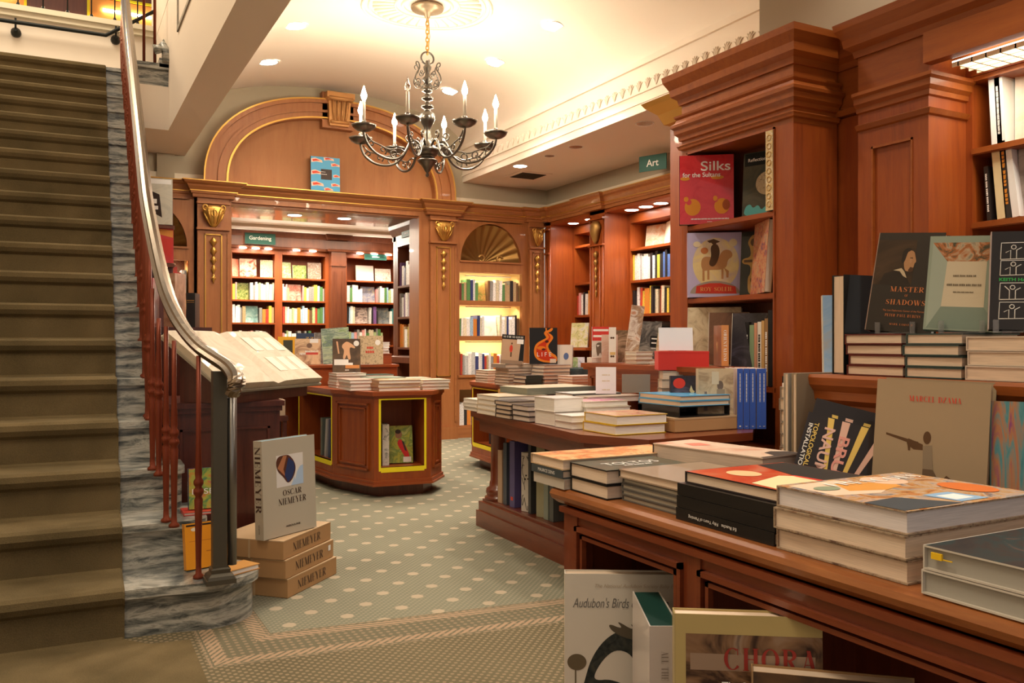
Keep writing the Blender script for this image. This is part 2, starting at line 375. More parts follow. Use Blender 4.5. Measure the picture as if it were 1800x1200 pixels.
def letter(parent, s, m, x, y, z, width=None, height=None, name='cover_title', M=None, serif=False, bold=0.0, align='C', sx=1.0):
    """lettering laid on the parent's local XY plane (or plane M); x,y is the centre (or left) of the line"""
    me, x0, x1, y0, y1 = dash_mesh(s) if s.startswith('~') else serif_mesh(s) if serif else text_mesh(s, bold)
    W, H = max(x1 - x0, 1e-3), max(y1 - y0, 1e-3)
    if s.startswith('~') and width and not height: kx = width / W; ky = min(kx * 1.2, width * .10)
    elif width and height: kx, ky = width / W, height / H
    elif width: kx = ky = width / W
    else: kx = ky = height / H
    kx *= sx
    key = (id(me), m.name); 
    if ('mm', key) not in TXT:
        c = me.copy(); c.materials.clear(); c.materials.append(m); TXT[('mm', key)] = c
    me2 = TXT[('mm', key)]
    ox = -(x0 + x1) / 2 * kx if align == 'C' else -x0 * kx
    T = Matrix.Translation((x + ox, y - (y0 + y1) / 2 * ky, z)) @ Matrix.Diagonal((kx, ky, 1, 1))
    o = link(name, me2, parent); o.matrix_local = (M @ T) if M is not None else T
    return o
# ================================================================ THE ROOM
YB, XR = 9.06, 5.25            # back wall plane, right bookcase plane
ZC = 2.72                      # cornice top
# ---- floor: carpet, its leaf border and the plain entrance carpet
fl = bpy.data.meshes.new('floor')
I0, I1, I2 = (.72, 4.4), (.72, 3.33), (5.6, 2.76)       # inner edge of the border
O0, O1, O2 = (.46, 4.4), (.46, 3.07), (5.6, 2.46)       # outer edge
Vf = [(-3, -2.5), (5.7, -2.5), O2, O1, O0, (-3, 4.4), I2, I1, I0, (5.7, 14), (-3, 14)]
Ff = [((0, 1, 2, 3), 1), ((0, 3, 4, 5), 1), ((3, 2, 6, 7), 2), ((3, 7, 8, 4), 2), ((7, 6, 9, 8), 0), ((5, 4, 8, 10), 0), ((8, 9, 10), 0)]
fl.from_pydata([(x, y, 0) for x, y in Vf], [], [f for f, _ in Ff])
for m in (CARP, CARP2, BORD): fl.materials.append(m)
uvl = fl.uv_layers.new(name='UVMap')
for p, (f, mi) in zip(fl.polygons, Ff):
    p.material_index = mi
    for li in p.loop_indices:
        vi = fl.loops[li].vertex_index; x, y = Vf[vi]
        inner = vi in (6, 7, 8)
        uvl.data[li].uv = ((x if f == (3, 2, 6, 7) else y), 1.0 if inner else 0.0)
tag(link('floor', fl), 'sage green carpet with pale medallions and a leafy border band', None, None, 'structure')
# ---- back wall (plaster above, openings for the passage and the two niches)
wb = MB()
wb.box(.857, 5.9, YB + .04, YB + .3, ZC - .02, 4.1)
wb.box(-2.5, .857, YB + .04, YB + .3, ZC - .02, 2.98)
wb.box(.857, 1.02, YB - .0, YB + .05, ZC, 2.98)
struct('wall_back', wb, GREYP)
# ---- right upper wall, and the nearer mass the tall case stands against
wr = MB(); wr.box(5.32, 5.9, 4.2, YB + .05, ZC - .05, 3.0); wr.box(5.88, 6.0, 3.9, YB + .3, 0, ZC - .05)
wr.box(3.42, 5.9, -2.5, 3.52, 2.4, 3.95)
struct('wall_right', wr, GREYP)
# ivory strip above the cornice
s = MB(); path = [(-.6, YB + .04), (5.32, YB + .04), (5.32, 4.3)]
s.sweep(path, [(0, ZC), (.03, ZC), (.03, ZC + .075), (0, ZC + .085)])
struct('trim_1', s, TRIMW)
# ---- ceiling: barrel vault between two dropped soffits, cross soffit at the stairwell
XL0, XL1, XV0, XV1 = .857, 1.12, 1.12, 4.18
ZS, ZV, RISE = 2.98, 3.38, .47
def vault_z(x): return ZV + RISE * math.sqrt(max(0, 1 - ((x - 2.65) / 1.53) ** 2))
c = MB()
YN = -2.5
n = 28; prof = [(2.65 - 1.53 * math.cos(math.pi * i / n), ZV + RISE * math.sin(math.pi * i / n)) for i in range(n + 1)]
rs = [[(x, y, z) for x, z in prof] for y in (YN, YB + .06)]
c.rings(rs, 0, True, cap=False, close=False)
c.box(XV1, 5.9, 3.5, YB + .1, ZS, ZV + .6)          # right soffit
c.box(XL0, XV0, YN, YB + .1, ZS, ZV + .75)            # left soffit beam
c.box(XV0, XV0 + .03, YN, YB + .05, ZV - .05, ZV + .02)
c.box(XV1 - .025, XV1, 3.5, YB + .05, ZV - .03, ZV + .02)
c.box(XV1 - .012, XV1, 3.5, YB + .05, ZS + .07, ZS + .085)
c.box(XV1 - .02, XV1, 3.5, YB + .05, ZV - .25, ZV - .235)
c.box(.58, XL0, 8.06, YB + .1, ZS, 3.36); c.box(-2.5, .58, 8.46, YB + .1, ZS, 3.36)              # cross soffit under the landing
struct('ceiling', c, PLAS)
fz = MB()                                               # small anthemion relief along the beam
for i in range(46):
    y = 3.7 + i * .115; z0 = ZV - .225
    for a in (-40, -20, 0, 20, 40):
        dx, dz = math.sin(R(a)) * .085, math.cos(R(a)) * .085
        fz.tube([(XV1 - .003, y, z0), (XV1 - .007, y + dx * .5, z0 + dz * .8), (XV1 - .003, y + dx * .9, z0 + dz)], [.003, .006, .002], 5)
struct('trim_2', fz, PLAS, 'low relief of palmettes along the cream beam')
md = MB()                                               # ceiling medallion
for r, h in ((.52, .03), (.47, .018), (.26, .02), (.2, .028)):
    pts = [(2.65 + r * math.cos(2 * math.pi * i / 40), 6.45 + r * 1.0 * math.sin(2 * math.pi * i / 40)) for i in range(40)]
    md.tube([(x, y, vault_z(x) - .004) for x, y in pts], h * .5, 6, close=True)
for i in range(32):
    a = 2 * math.pi * i / 32
    p0 = (2.65 + .27 * math.cos(a), 6.45 + .27 * math.sin(a)); p1 = (2.65 + .44 * math.cos(a), 6.45 + .44 * math.sin(a))
    md.tube([(p0[0], p0[1], vault_z(p0[0]) - .002), (p1[0], p1[1], vault_z(p1[0]) - .002)], [.006, .018], 6)
tag(md.build('ceiling_medallion', PLAS), 'round cream plaster medallion on the vault above the chandelier', 'ceiling medallion')
# ---- downlights
def downlight(x, y, z, r, label, group, on=True, power=None, tilt=(0, 0, 0), spot=125):
    t = thing('downlight', label, 'ceiling light', (x, y, z), 0, group)
    t.rotation_euler = tilt
    b = MB(); b.rings([[(rr * math.cos(2 * math.pi * i / 20), rr * math.sin(2 * math.pi * i / 20), zz) for i in range(20)] for rr, zz in ((r, .0), (r * 1.16, -.003), (r * 1.18, .004), (r, .006))], cap=False)
    b.build('trim_ring', WHITE, t)
    b = MB(); b.lathe([(r, -.001), (r, .002)], n=20); b.build('lamp_lens', DISC if on else mat('lamp_reflector', (.45, .40, .32), .25, .8), t)
    if power:
        l = light('SPOT', (0, 0, -.02), power, rot=(0, 0, 0), size=r, spot=spot, name='down_spot'); l.parent = t
    return t
vl = [(1.75, 8.2), (1.75, 7.15), (3.63, 8.2), (3.63, 7.15), (3.63, 6.1), (1.75, 6.1)]
nm = {(1.75, 8.2): 'round recessed light on the vault left of the chandelier, nearest the arch', (1.75, 7.15): 'round recessed light on the left of the vault, one further from the arch',
      (3.63, 8.2): 'round recessed light just right of the chandelier candles', (3.63, 7.15): 'round recessed light on the right of the vault, between the chandelier and beam', (3.63, 6.1): 'nearest recessed light on the right of the vault'}
for (x, y) in vl[:5]:
    dz = 1e-3; sl = math.atan((vault_z(x + dz) - vault_z(x - dz)) / (2 * dz))
    downlight(x, y, vault_z(x) - .006, .085, nm[(x, y)], 'round lights recessed in the vault', power=P_DOWN * (.45 if y > 8 else 1), tilt=(0, -sl * .6, 0), spot=112)
for (x, y, on, r, lb) in ((4.33, 7.96, True, .07, 'bright round light in the right soffit beside the vent'), (4.35, 7.38, False, .05, 'small dim round light in the soffit beyond the vent'), (4.37, 6.92, False, .065, 'dim round light in the middle of the soffit'), (4.42, 5.9, False, .07, 'dim round light in the soffit nearest the tall bookcase')):
    downlight(x, y, ZS - .001, r, lb, 'lights recessed in the right soffit', on, power=18 if on else 12)
for (x, y) in ((2.0, 3.6), (2.9, 4.6), (2.3, 1.2), (2.9, 2.2), (1.9, 4.9), (3.0, .4)):     # added fill spots without fixtures, out of view, to brighten the near end
    l = light('SPOT', (x, y, vault_z(x) - .05), P_FILL * (1.3 if y > 4 else 1), size=.09, spot=112, name='down_spot')
v = thing('ceiling_vent', 'dark square air vent in the soffit at the corner', 'vent', (4.64, 8.35, ZS))
b = MB(); b.box(-.2, .2, -.2, .2, -.008, .0); b.build('vent_frame', PLAS, v)
b = MB()
for i in range(9): b.box(-.15, .15, -.15 + i * .034, -.135 + i * .034, -.014, -.008)
b.build('grille', mat('vent_dark', (.06, .05, .035), .7), v)

# ================================================================ BACK WALL JOINERY
def pilaster(x0, x1, label, full=True, ya=YB, gilt=True, proud=.07):
    t = thing('pilaster', label, 'pilaster', ((x0 + x1) / 2, ya, 0), 0, 'panelled pilasters with gilded ornament'); w2 = (x1 - x0) / 2
    b = MB(); b.box(-w2, w2, -proud, .05, .0, ZC - .16); b.box(-w2 - .015, w2 + .015, -proud - .02, .05, 0, .14)
    b.build('shaft', HO, t)
    b = MB()   # raised panel frame
    a, z0, z1 = w2 * .55, .72, 2.20
    for q, zz0, zz1 in ((a, z0, z1),):
        b.box(-q, -q + .012, -proud - .012, -proud, zz0, zz1); b.box(q - .012, q, -proud - .012, -proud, zz0, zz1)
        b.box(-q, q, -proud - .012, -proud, zz1 - .012, zz1); b.box(-q, q, -proud - .012, -proud, zz0, zz0 + .012)
    b.build('panel_moulding', GILT if gilt else HO, t)
    b = MB()   # lateral beads
    for sx in (-1, 1):
        b.box(sx * w2 - .02 * (sx > 0), sx * w2 + .02 * (sx < 0), -proud - .012, -proud, .2, 2.2)
    b.box(-w2 * 1.05, w2 * 1.05, -proud - .03, 0, 2.24, 2.262); b.box(-w2 * 1.05, w2 * 1.05, -proud - .03, 0, 2.50, 2.518)
    b.build('capital_band', HOH, t)
    # cartouche: shield with scrolled shoulders
    b = MB(); s_ = w2 / .16
    rs = []
    for z, r, d in ((2.265, .02, .02), (2.29, .045, .035), (2.33, .06, .05), (2.38, .085, .06), (2.42, .115, .055), (2.455, .105, .06), (2.47, .09, .05), (2.485, .05, .03)):
        rs.append([(r * s_ * math.cos(2 * math.pi * i / 14), -proud - .012 - d * (.5 + .5 * math.cos(2 * math.pi * i / 14 - math.pi / 2 + math.pi)) * .9, z) for i in range(14)])
    b.rings(rs)
    for sx in (-1, 1):
        sp = []
        for i in range(15):
            a = i / 14 * 1.7 * math.pi; rr = .034 * (1 - i / 20)
            sp.append((sx * (.085 * s_ + rr * math.sin(a)), -proud - .05, 2.45 - rr * math.cos(a) + .012))
        b.tube(sp, .008, 6)
        b.tube([(sx * .11 * s_, -proud - .03, 2.43), (sx * .075 * s_, -proud - .045, 2.35), (sx * .03 * s_, -proud - .03, 2.28)], [.006, .012, .006], 6)
    for q in (-.05, 0, .05): b.tube([(q * .5 * s_, -proud - .045, 2.30), (q * s_ * 1.1, -proud - .075, 2.39), (q * s_ * 1.3, -proud - .06, 2.45)], [.004, .012, .006], 6)
    b.tube([(.028 * math.cos(k * math.pi / 5), -proud - .07, 2.40 + .036 * math.sin(k * math.pi / 5)) for k in range(10)], .006, 5, close=True)
    b.build('cartouche', GILT, t)
    b = MB()   # bell-flower drop
    z = 2.17
    for k in range(5):
        r = .034 - .004 * k
        b.rings([[(rr * math.cos(2 * math.pi * i / 9), -proud - .012 + min(0, rr * .9 * math.sin(2 * math.pi * i / 9)), zz) for i in range(9)] for rr, zz in ((.004, z), (r * .7, z - .022), (r * 1.1, z - .05), (r * .35, z - .085), (.003, z - .10))])
        for sx in (-1, 1): b.tube([(0, -proud - .02, z - .03), (sx * r * 1.0, -proud - .02, z - .055), (sx * r * 1.25, -proud - .016, z - .04)], [.008, .007, .003], 5)
        z -= .092
    b.build('flower_drop', GILT, t)
    return t
pilaster(1.225, 1.53, 'honey pilaster with gilded shield, left of the passage opening')
pilaster(3.73, 4.05, 'honey pilaster with gilded shield, between passage and shell niche')
pilaster(5.02, 5.22, 'narrow pilaster with gilded shield in the room corner, right of the shell niche', gilt=False)
# door casing of the passage
b = MB(); b.box(1.53, 1.56, YB - .03, YB + 1.09, 0, 2.54); b.box(3.62, 3.73, YB - .03, YB + .3, 0, 2.54)
b.box(3.60, 3.63, YB - .05, YB, 0, 2.54); b.box(1.53, 3.73, YB - .03, YB + .3, 2.54, ZC - .1)
struct('door_1', b, HO, 'honey wood casing of the wide passage opening under the arch')
# cornice carried over pilasters and round the corner along the right bookcases
P0 = YB
def stepped(segs):
    return segs
path = [(-.6, P0), (1.2, P0), (1.2, P0 - .08), (1.555, P0 - .08), (1.555, P0), (3.70, P0), (3.70, P0 - .08), (4.08, P0 - .08), (4.08, P0), (5.0, P0), (5.0, P0 - .06), (XR - .04, P0 - .06),
        (XR - .04, 8.88), (XR, 8.88), (XR, 8.04), (XR - .05, 8.04), (XR - .05, 7.71), (XR, 7.71), (XR, 5.98), (XR - .05, 5.98), (XR - .05, 5.66), (XR, 5.66), (XR, 4.5)]
pr = [(-.02, ZC - .16), (.02, ZC - .16), (.025, ZC - .13), (.04, ZC - .125), (.045, ZC - .10), (.075, ZC - .06), (.08, ZC - .045), (.11, ZC - .03), (.125, ZC - .008), (.12, ZC), (-.02, ZC)]
b = MB(); b.sweep(path, pr)
struct('trim_3', b, HOH, 'stepped honey wood cornice along the back wall and right bookcases')
b = MB(); b.sweep(path, [(.126, ZC - .012), (.131, ZC - .012), (.131, ZC - .004), (.126, ZC - .004)]); b.sweep(path, [(.046, ZC - .103), (.052, ZC - .103), (.052, ZC - .094), (.046, ZC - .094)])
struct('trim_4', b, GILT, 'thin gilded beads on the cornice')
# frieze under the cornice
b = MB(); b.box(-.6, 5.3, P0 - .0, P0 + .04, ZC - .2, ZC - .02); struct('trim_5', b, HOH)
# ---- arch surround above the cornice
ar = thing('arch_surround', 'large honey wood arch with gilded inner bead above the passage', 'arch', (2.65, YB, ZC))
def arch_ring(a0, b0, a1, b1, y0, y1, n=40):
    rs = []
    for i in range(n + 1):
        t = math.pi * i / n; cs, sn = math.cos(t), math.sin(t); cs, sn = math.copysign(abs(cs) ** .86, cs), max(sn, 0) ** .86
        rs.append([(-a0 * cs, y0, b0 * sn), (-a1 * cs, y0, b1 * sn), (-a1 * cs, y1, b1 * sn), (-a0 * cs, y1, b0 * sn)])
    return rs
b = MB(); b.rings(arch_ring(1.36, .97, 1.13, .77, -.10, .038), smooth=False); b.rings(arch_ring(1.37, .98, 1.32, .935, -.13, -.10), smooth=False); b.rings(arch_ring(1.24, .865, 1.21, .84, -.115, -.10), smooth=False)
b.build('arch_ring', HO, ar)
b = MB(); b.rings(arch_ring(1.155, .79, 1.135, .775, -.118, -.095), smooth=False); b.rings(arch_ring(1.375, .985, 1.36, .97, -.135, -.125), smooth=False); b.build('gilded_bead', GILT, ar)
b = MB(); pts = [(-1.14 * math.copysign(abs(math.cos(math.pi * i / 40)) ** .86, math.cos(math.pi * i / 40)), .78 * max(0, math.sin(math.pi * i / 40)) ** .86) for i in range(41)]
b.rings([[(x, .0, z) for x, z in pts], [(x, .03, z) for x, z in pts]], smooth=False); b.build('lunette_panel', wood('figured_honey_panel', (.24, .088, .022), (.32, .125, .035), (.36, .15, .045), (4, 4, .5), rough=.6, coat=0), ar)
b = MB()
b.rings([[(sx, y, z) for sx, y in ((-w_, 0), (-w_, -d), (w_, -d), (w_, 0))] for w_, d, z in ((.10, .15, .70), (.11, .16, .73), (.12, .17, .95), (.15, .22, .98), (.15, .22, 1.04))], smooth=False)
for sx in (-.06, -.02, .02, .06): b.tube([(sx, -.165, .75), (sx * 1.2, -.19, .85), (sx * 1.35, -.185, .96)], .014, 6)
b.tube([(-.13, -.21, .975), (.13, -.21, .975)], .022, 8); b.tube([(-.10, -.17, .735), (.10, -.17, .735)], .018, 8)
b.build('keystone', mat('gilded_keystone', (.50, .25, .09), .4, .35), ar)
b = MB(); b.box(-.17, .17, -.10, 0, .68, 1.06); b.build('keystone_block', HO, ar)

# ---- niche cases in the back wall
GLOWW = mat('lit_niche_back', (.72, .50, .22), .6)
def niche_case(cx, label):
    t = thing('niche_bookcase', label, 'bookcase', (cx, YB, 0)); hw = .49
    b = MB()
    o = .415
    b.box(-hw, -o, -.02, .04, .0, 2.56); b.box(o, hw, -.02, .04, 0, 2.56)
    for z0, z1 in ((2.53, 2.56), (1.93, 2.06), (.56, .73), (0, .13)): b.box(-o, o, -.02, .04, z0, z1)
    # spandrels round the shell arch
    for sx in (-1, 1):
        pts = [(sx * o, 2.06)] + [(sx * .40 * math.cos(a), 2.06 + .45 * math.sin(a)) for a in [math.pi / 2 * i / 12 for i in range(13)]] + [(0, 2.54), (sx * o, 2.54)]
        vs = [(x, -.02, z) for x, z in pts] + [(x, .04, z) for x, z in pts]; n_ = len(pts)
        b.add(vs, [tuple(range(n_)), tuple(range(n_, 2 * n_))[::-1]] + [(i, (i + 1) % n_, n_ + (i + 1) % n_, n_ + i) for i in range(n_)])
    b.build('face_frame', HO, t)
    for q in ((o, .035, 2.045, 2.065), (o + .02, .035, .70, .73), (o + .03, .04, 0, .12)):
        b = MB(); b.box(-q[0], q[0], -q[1], -.02, q[2], q[3]); b.build('moulding', HOH, t)
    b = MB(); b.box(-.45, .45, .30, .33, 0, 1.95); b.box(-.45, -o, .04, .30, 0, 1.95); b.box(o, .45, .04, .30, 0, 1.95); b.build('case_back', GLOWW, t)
    for z in (1.545, 1.13): 
        b = MB(); b.box(-o, o, -.02, .30, z, z + .055); b.build('shelf', HOH, t)
    b = MB(); b.box(-o, o, -.0, .30, .71, .73); b.box(-o, o, .0, .30, .12, .14); b.build('shelf', HOH, t)
    # scallop shell
    b = MB(); K, M_ = 45, 10; rs = []
    for j in range(M_ + 1):
        rr = j / M_; ring = []
        for i in range(K + 1):
            a = math.pi * i / K; fl_ = math.cos(a * 22) * .5 + .5
            depth = .05 + .14 * math.sin(rr * math.pi / 2) ** .8 - .035 * fl_ * rr
            d2 = .24 - depth if rr < .85 else .24 - depth + (rr - .85) * .6
            sc = 1 + .03 * fl_ * rr
            ring.append((.03 * math.cos(a) + .385 * rr * math.cos(a) * sc, max(.012, .23 * (1 - rr ** 1.6) + .01 + .03 * fl_ * rr), 2.075 + .42 * rr * math.sin(a) * sc))
        rs.append(ring)
    b.rings(rs, close=False, cap=False)
    for sx in (-1, 1): b.tube([(sx * (.12 + .035 * math.cos(q * .5)), .0, 2.10 + .035 * math.sin(q * .5)) for q in range(12)], .014, 6)
    b.build('shell', GILTD, t)
    b = MB(); b.box(-.42, .42, .26, .30, 2.06, 2.54); b.box(-.42, .42, .02, .30, 2.05, 2.062); b.build('niche_back', DKC, t)
    for z in (1.90, 1.535, 1.12):
        b = MB(); b.box(-.3, .3, .05, .07, z - .01, z + .0); b.build('strip_light', BULB, t) if False else b.build('strip_light', WHITE, t)
        l = light('AREA', (0, .09, z - .02), 2.0, (1, .84, .56), size=.7, sizey=.05, name='shelf_lamp', rot=(R(25), 0, 0)); l.parent = t
    return t
niche_case(4.53, 'bookcase niche with gilded scallop shell and lit yellow shelves in the back wall')
niche_case(.735, 'niche bookcase behind the stair stand, left of the passage')
b = MB(); b.box(-.6, .24, YB - .02, YB + .04, 0, 2.56); b.box(1.20, 1.25, YB - .02, YB + .04, 0, 2.56); struct('wall_left', b, HO)
b = MB(); b.box(4.02, 4.06, YB - .02, YB + .04, 0, 2.56); struct('wall_corner', b, HO)

# ---- passage ceiling and inner room
b = MB(); b.box(1.4, 3.9, YB + .3, 10.12, 2.545, 2.6); b.box(1.4, 5.4, 10.12, 10.15, 2.545, 2.9)
struct('ceiling_passage', b, wood('polished_brown_ceiling', (.14, .085, .055), (.19, .12, .08), (.23, .15, .10), (9, .3, 1), rough=.22, coat=.4))
b = MB(); b.box(.8, 5.4, 10.15, 13.4, 2.80, 2.85); b.box(.8, 5.4, 12.5, 13.4, 2.76, 2.80); b.box(.8, 5.4, 10.15, 10.5, 2.74, 2.8); struct('ceiling_inner', b, PLAS)
b = MB(); b.box(.8, 5.4, 13.38, 13.5, 0, 2.9); b.box(.75, .8, 9.3, 13.4, 0, 2.9); b.box(5.3, 5.4, 10.2, 13.4, 0, 2.9); b.box(.75, 1.53, YB + .3, YB + .36, 0, 2.8); b.box(4.0, 5.4, YB + .36, YB + .42, 0, 2.8)
struct('wall_inner', b, DKC)
for (px, py, lb) in ((518, 378, 'left of the two round lights in the brown passage ceiling'), (605, 384, 'right of the two round lights in the brown passage ceiling')):
    p = at(px, py, 2.545); downlight(p[0], p[1], 2.543, .075, lb, 'lights in the passage ceiling', power=15, spot=95)
l = light('AREA', (3.2, 11.8, 2.72), 48, (1, .84, .62), size=2.6, sizey=1.6, name='inner_room_lamp')
# ---- inner bookcases (three bays)
def bay_case(name, x0, x1, y, zs, ztop, zhead, label, group, wm, depth=.32, lamp=None, facing='-Y', zbot=0.0, post=.055, head_h=.0, shelfm=None):
    """bookcase in local coords: width along x, front at y=0 facing -Y"""
    t = thing(name, label, 'bookcase', (x0, y, 0), 0, group); W = x1 - x0
    b = MB(); b.box(0, post, 0, depth, zbot, zhead); b.box(W - post, W, 0, depth, zbot, zhead); b.build('side_panel', wm, t)
    b = MB(); b.box(post, W - post, depth - .02, depth, zbot, zhead); b.build('back_panel', wm, t)
    b = MB(); b.box(post, W - post, 0, depth - .02, ztop, zhead); b.box(post, W - post, -.012, 0, ztop, ztop + .02); b.build('head_rail', wm, t)
    for z in zs:
        b = MB(); b.box(post, W - post, 0, depth - .02, z - .028, z); b.box(post, W - post, -.008, 0, z - .024, z - .004); b.build('shelf', shelfm or wm, t)
    if lamp:
        lm = MB(); lm.box(post + .05, W - post - .05, -.02, .02, zhead - .0, zhead + .015); lm.build('strip_light', WHITE, t)
        l = light('AREA', (W / 2, -.30, zhead + .06), lamp, (1, .90, .74), size=W * .8, sizey=.06, name='case_lamp', rot=(R(-32), 0, 0)); l.parent = t
    return t
ZG = [2.08, 1.74, 1.40, 1.06, .72, .38, .10]
gcases = []
for x0, x1, lb in ((2.20, 2.93, 'cherry bookcase under the Gardening sign'), (2.93, 3.70, 'cherry bookcase between the Gardening sign and the dark column'), (3.93, 4.86, 'cherry bookcase right of the dark column in the far room')):
    gcases.append(bay_case('built_in_bookcase', x0, x1, 13.0, ZG, 2.43, 2.50, lb, 'bookcases in the far room', CH, lamp=13))
b = MB(); b.box(.8, 5.3, 12.93, 13.33, 2.50, 2.80); struct('trim_6', b, DKC, 'dark fascia above the far bookcases')
b = MB(); b.sweep([(.8, 12.93), (3.66, 12.93), (3.66, 12.86), (3.97, 12.86), (3.97, 12.93), (5.3, 12.93)], [(0, 2.68), (.02, 2.68), (.05, 2.75), (.06, 2.80), (0, 2.80)])
b.sweep([(.8, 12.93), (3.66, 12.93), (3.66, 12.86), (3.97, 12.86), (3.97, 12.93), (5.3, 12.93)], [(0, 2.50), (.02, 2.50), (.025, 2.53), (0, 2.54)])
struct('trim_7', b, DKC)
t = thing('dark_column', 'dark panelled column between the far bookcases', 'column', (3.815, 12.93, 0)); b = MB(); b.box(-.115, .115, -.07, .3, 0, 2.50); b.build('shaft', DKC, t)
b = MB(); b.box(-.125, .125, -.085, 0, 2.28, 2.31); b.box(-.125, .125, -.085, 0, 0, .15); b.box(-.07, -.055, -.08, 0, .3, 2.2); b.box(.055, .07, -.08, 0, .3, 2.2); b.build('moulding', DKC, t)
b = MB(); b.box(1.5, 2.2, 13.0, 13.3, 0, 2.5); struct('wall_inner_panel', b, DKC)
# round glowing spots of the shelf lights under the fascia
for (xa, xb, k, where) in ((2.30, 2.85, 3, 'over the first Gardening bay'), (3.05, 3.55, 2, 'over the second Gardening bay'), (4.05, 4.75, 3, 'over the bay right of the column')):
    for i in range(k):
        x = xa + (xb - xa) * (i + .5) / k; t = thing('shelf_light', (('left', 'right') if k == 2 else ('left', 'middle', 'right'))[i] + ' small round shelf light ' + where, 'shelf light', (x, 12.90, 2.50), 0, 'shelf lights ' + where)
        bb = MB(); bb.lathe([(.05, .002), (.055, -.006), (.05, -.012)], n=14); bb.build('lamp_lens', DISC, t)
def sign(x, y, z, w_, h_, text, label, rotz=0):
    t = thing('shelf_sign', label, 'sign', (x, y, z), rotz); b = MB(); b.box(-w_ / 2, w_ / 2, -.012, 0, -h_ / 2, h_ / 2); b.build('sign_board', GREEN, t)
    letter(t, text, WHITE, 0, 0, 0, height=h_ * (.22 if text[0] == '~' else .45), name='sign_lettering', M=Matrix.Translation((0, -.0135, 0)) @ Matrix.Rotation(R(90), 4, 'X'), bold=.01)
sign(2.63, 12.86, 2.635, .44, .16, 'Gardening', 'green Gardening sign on the fascia of the far room')
sign(4.42, 12.90, 2.45, .36, .09, '~~~~~~~~~', 'small green sign over the bay right of the dark column')
# dark case inside the passage, facing left
pc = bay_case('passage_bookcase', 0, .82, 0, [1.80, 1.42, 1.05, .40], 2.28, 2.36, 'dark bookcase end lining the right side of the passage', None, DKC, depth=.34)
pc.location = (3.70, 10.02, 0); pc.rotation_euler = (0, 0, R(-90))
b = MB(); b.sweep([(3.72, 10.15), (3.72, 9.2)], [(0, 2.36), (.02, 2.36), (.02, 2.42), (.07, 2.50), (.08, 2.545), (0, 2.545)]); b.sweep([(3.72, 10.15), (3.72, 9.2)], [(0, .86), (.05, .86), (.05, .93), (0, .95)])
struct('trim_8', b, DKC)
b = MB(); b.box(3.72, 4.1, 9.2, 10.15, 2.36, 2.545); b.box(3.70, 4.05, 10.03, 10.12, 0, 2.545); struct('wall_passage', b, DKC)
sign(3.695, 9.62, 2.42, .34, .09, '~~~~~~~~', 'green sign on the dark case in the passage', R(-90))

# ================================================================ RIGHT BOOKCASES (x = 5.25 pilasters, shelves at 5.55)
XS = 5.56
def right_pilaster(y0, y1, label, cart=True):
    t = thing('pilaster', label, 'pilaster', (XR, (y0 + y1) / 2, 0), R(-90), 'panelled pilasters with gilded ornament'); w2 = (y1 - y0) / 2
    b = MB(); b.box(-w2, w2, 0, .34, 0, 2.56); b.box(-w2 - .0, w2 + .0, -.02, .1, 0, .15); b.build('shaft', CH, t)
    b = MB(); 
    for sx in (-1, 1):
        b.tube([(sx * w2 * .45, -.004, .4), (sx * w2 * .45, -.004, 2.2)], .012, 6); b.tube([(sx * w2 * .85, -.004, .2), (sx * w2 * .85, -.004, 2.5)], .012, 6)
    b.build('reeding', CH, t)
    if cart:
        b = MB(); rs = []
        for z, r, d in ((2.20, .02, .02), (2.23, .045, .04), (2.28, .065, .06), (2.33, .085, .07), (2.37, .105, .06), (2.41, .09, .06), (2.44, .06, .03)):
            rs.append([(r * .9 * math.cos(2 * math.pi * i / 12), -.01 - max(0, d * math.sin(2 * math.pi * i / 12)), z) for i in range(12)])
        b.rings(rs); b.build('cartouche', GILTD, t)
        b = MB(); z = 2.12
        for k in range(6):
            r = .036 - .004 * k; b.rings([[(rr * math.cos(2 * math.pi * i / 8), -.01 - max(0, rr * math.sin(2 * math.pi * i / 8)), zz) for i in range(8)] for rr, zz in ((.004, z), (r, z - .03), (r * .9, z - .05), (.004, z - .09))]); z -= .085
        b.build('flower_drop', GILTD, t)
    b = MB(); b.box(-w2 * 1.0, w2 * 1.0, -.03, 0, 2.17, 2.19); b.box(-w2 * 1.0, w2 * 1.0, -.03, 0, 2.46, 2.48); b.build('capital_band', CHH, t)
right_pilaster(8.88, 9.0, 'plain cherry pilaster closing the right bookcases at the corner', False)
right_pilaster(7.73, 8.02, 'cherry pilaster with aged gilt shield between the two right bookcase bays')
right_pilaster(5.68, 5.96, 'cherry pilaster on the right wall behind the tall bookcase')
def right_case(y0, y1, zs, ztop, label, posts=()):
    """shelving facing -X; local x runs towards the camera"""
    t = thing('built_in_bookcase', label, 'bookcase', (XS, y1, 0), R(-90), 'bookcases along the right wall'); W = y1 - y0; p = .05
    b = MB(); b.box(0, p, 0, .30, 0, 2.52); b.box(W - p, W, 0, .30, 0, 2.52)
    for q in posts: b.box(q - .03, q + .03, -.0, .30, 0, 2.52)
    b.build('side_panel', CH, t)
    b = MB(); b.box(p, W - p, .28, .30, 0, 2.52); b.build('back_panel', CH, t)
    b = MB(); b.box(p, W - p, 0, .28, ztop, 2.52); b.build('head_rail', CHH, t)
    for z in zs:
        b = MB(); b.box(p, W - p, .003, .28, z - .028, z); b.build('shelf', CHH, t)
    return t
right_case(8.02, 8.88, [2.28, 1.83, 1.44, 1.05, .66, .25], 2.42, 'cherry bookcase bay in the far corner of the right wall')
right_case(5.96, 7.73, [2.14, 1.79, 1.42, 1.05, .66, .25], 2.42, 'cherry bookcase bays behind the tall bookcase on the right wall', posts=(.78,))
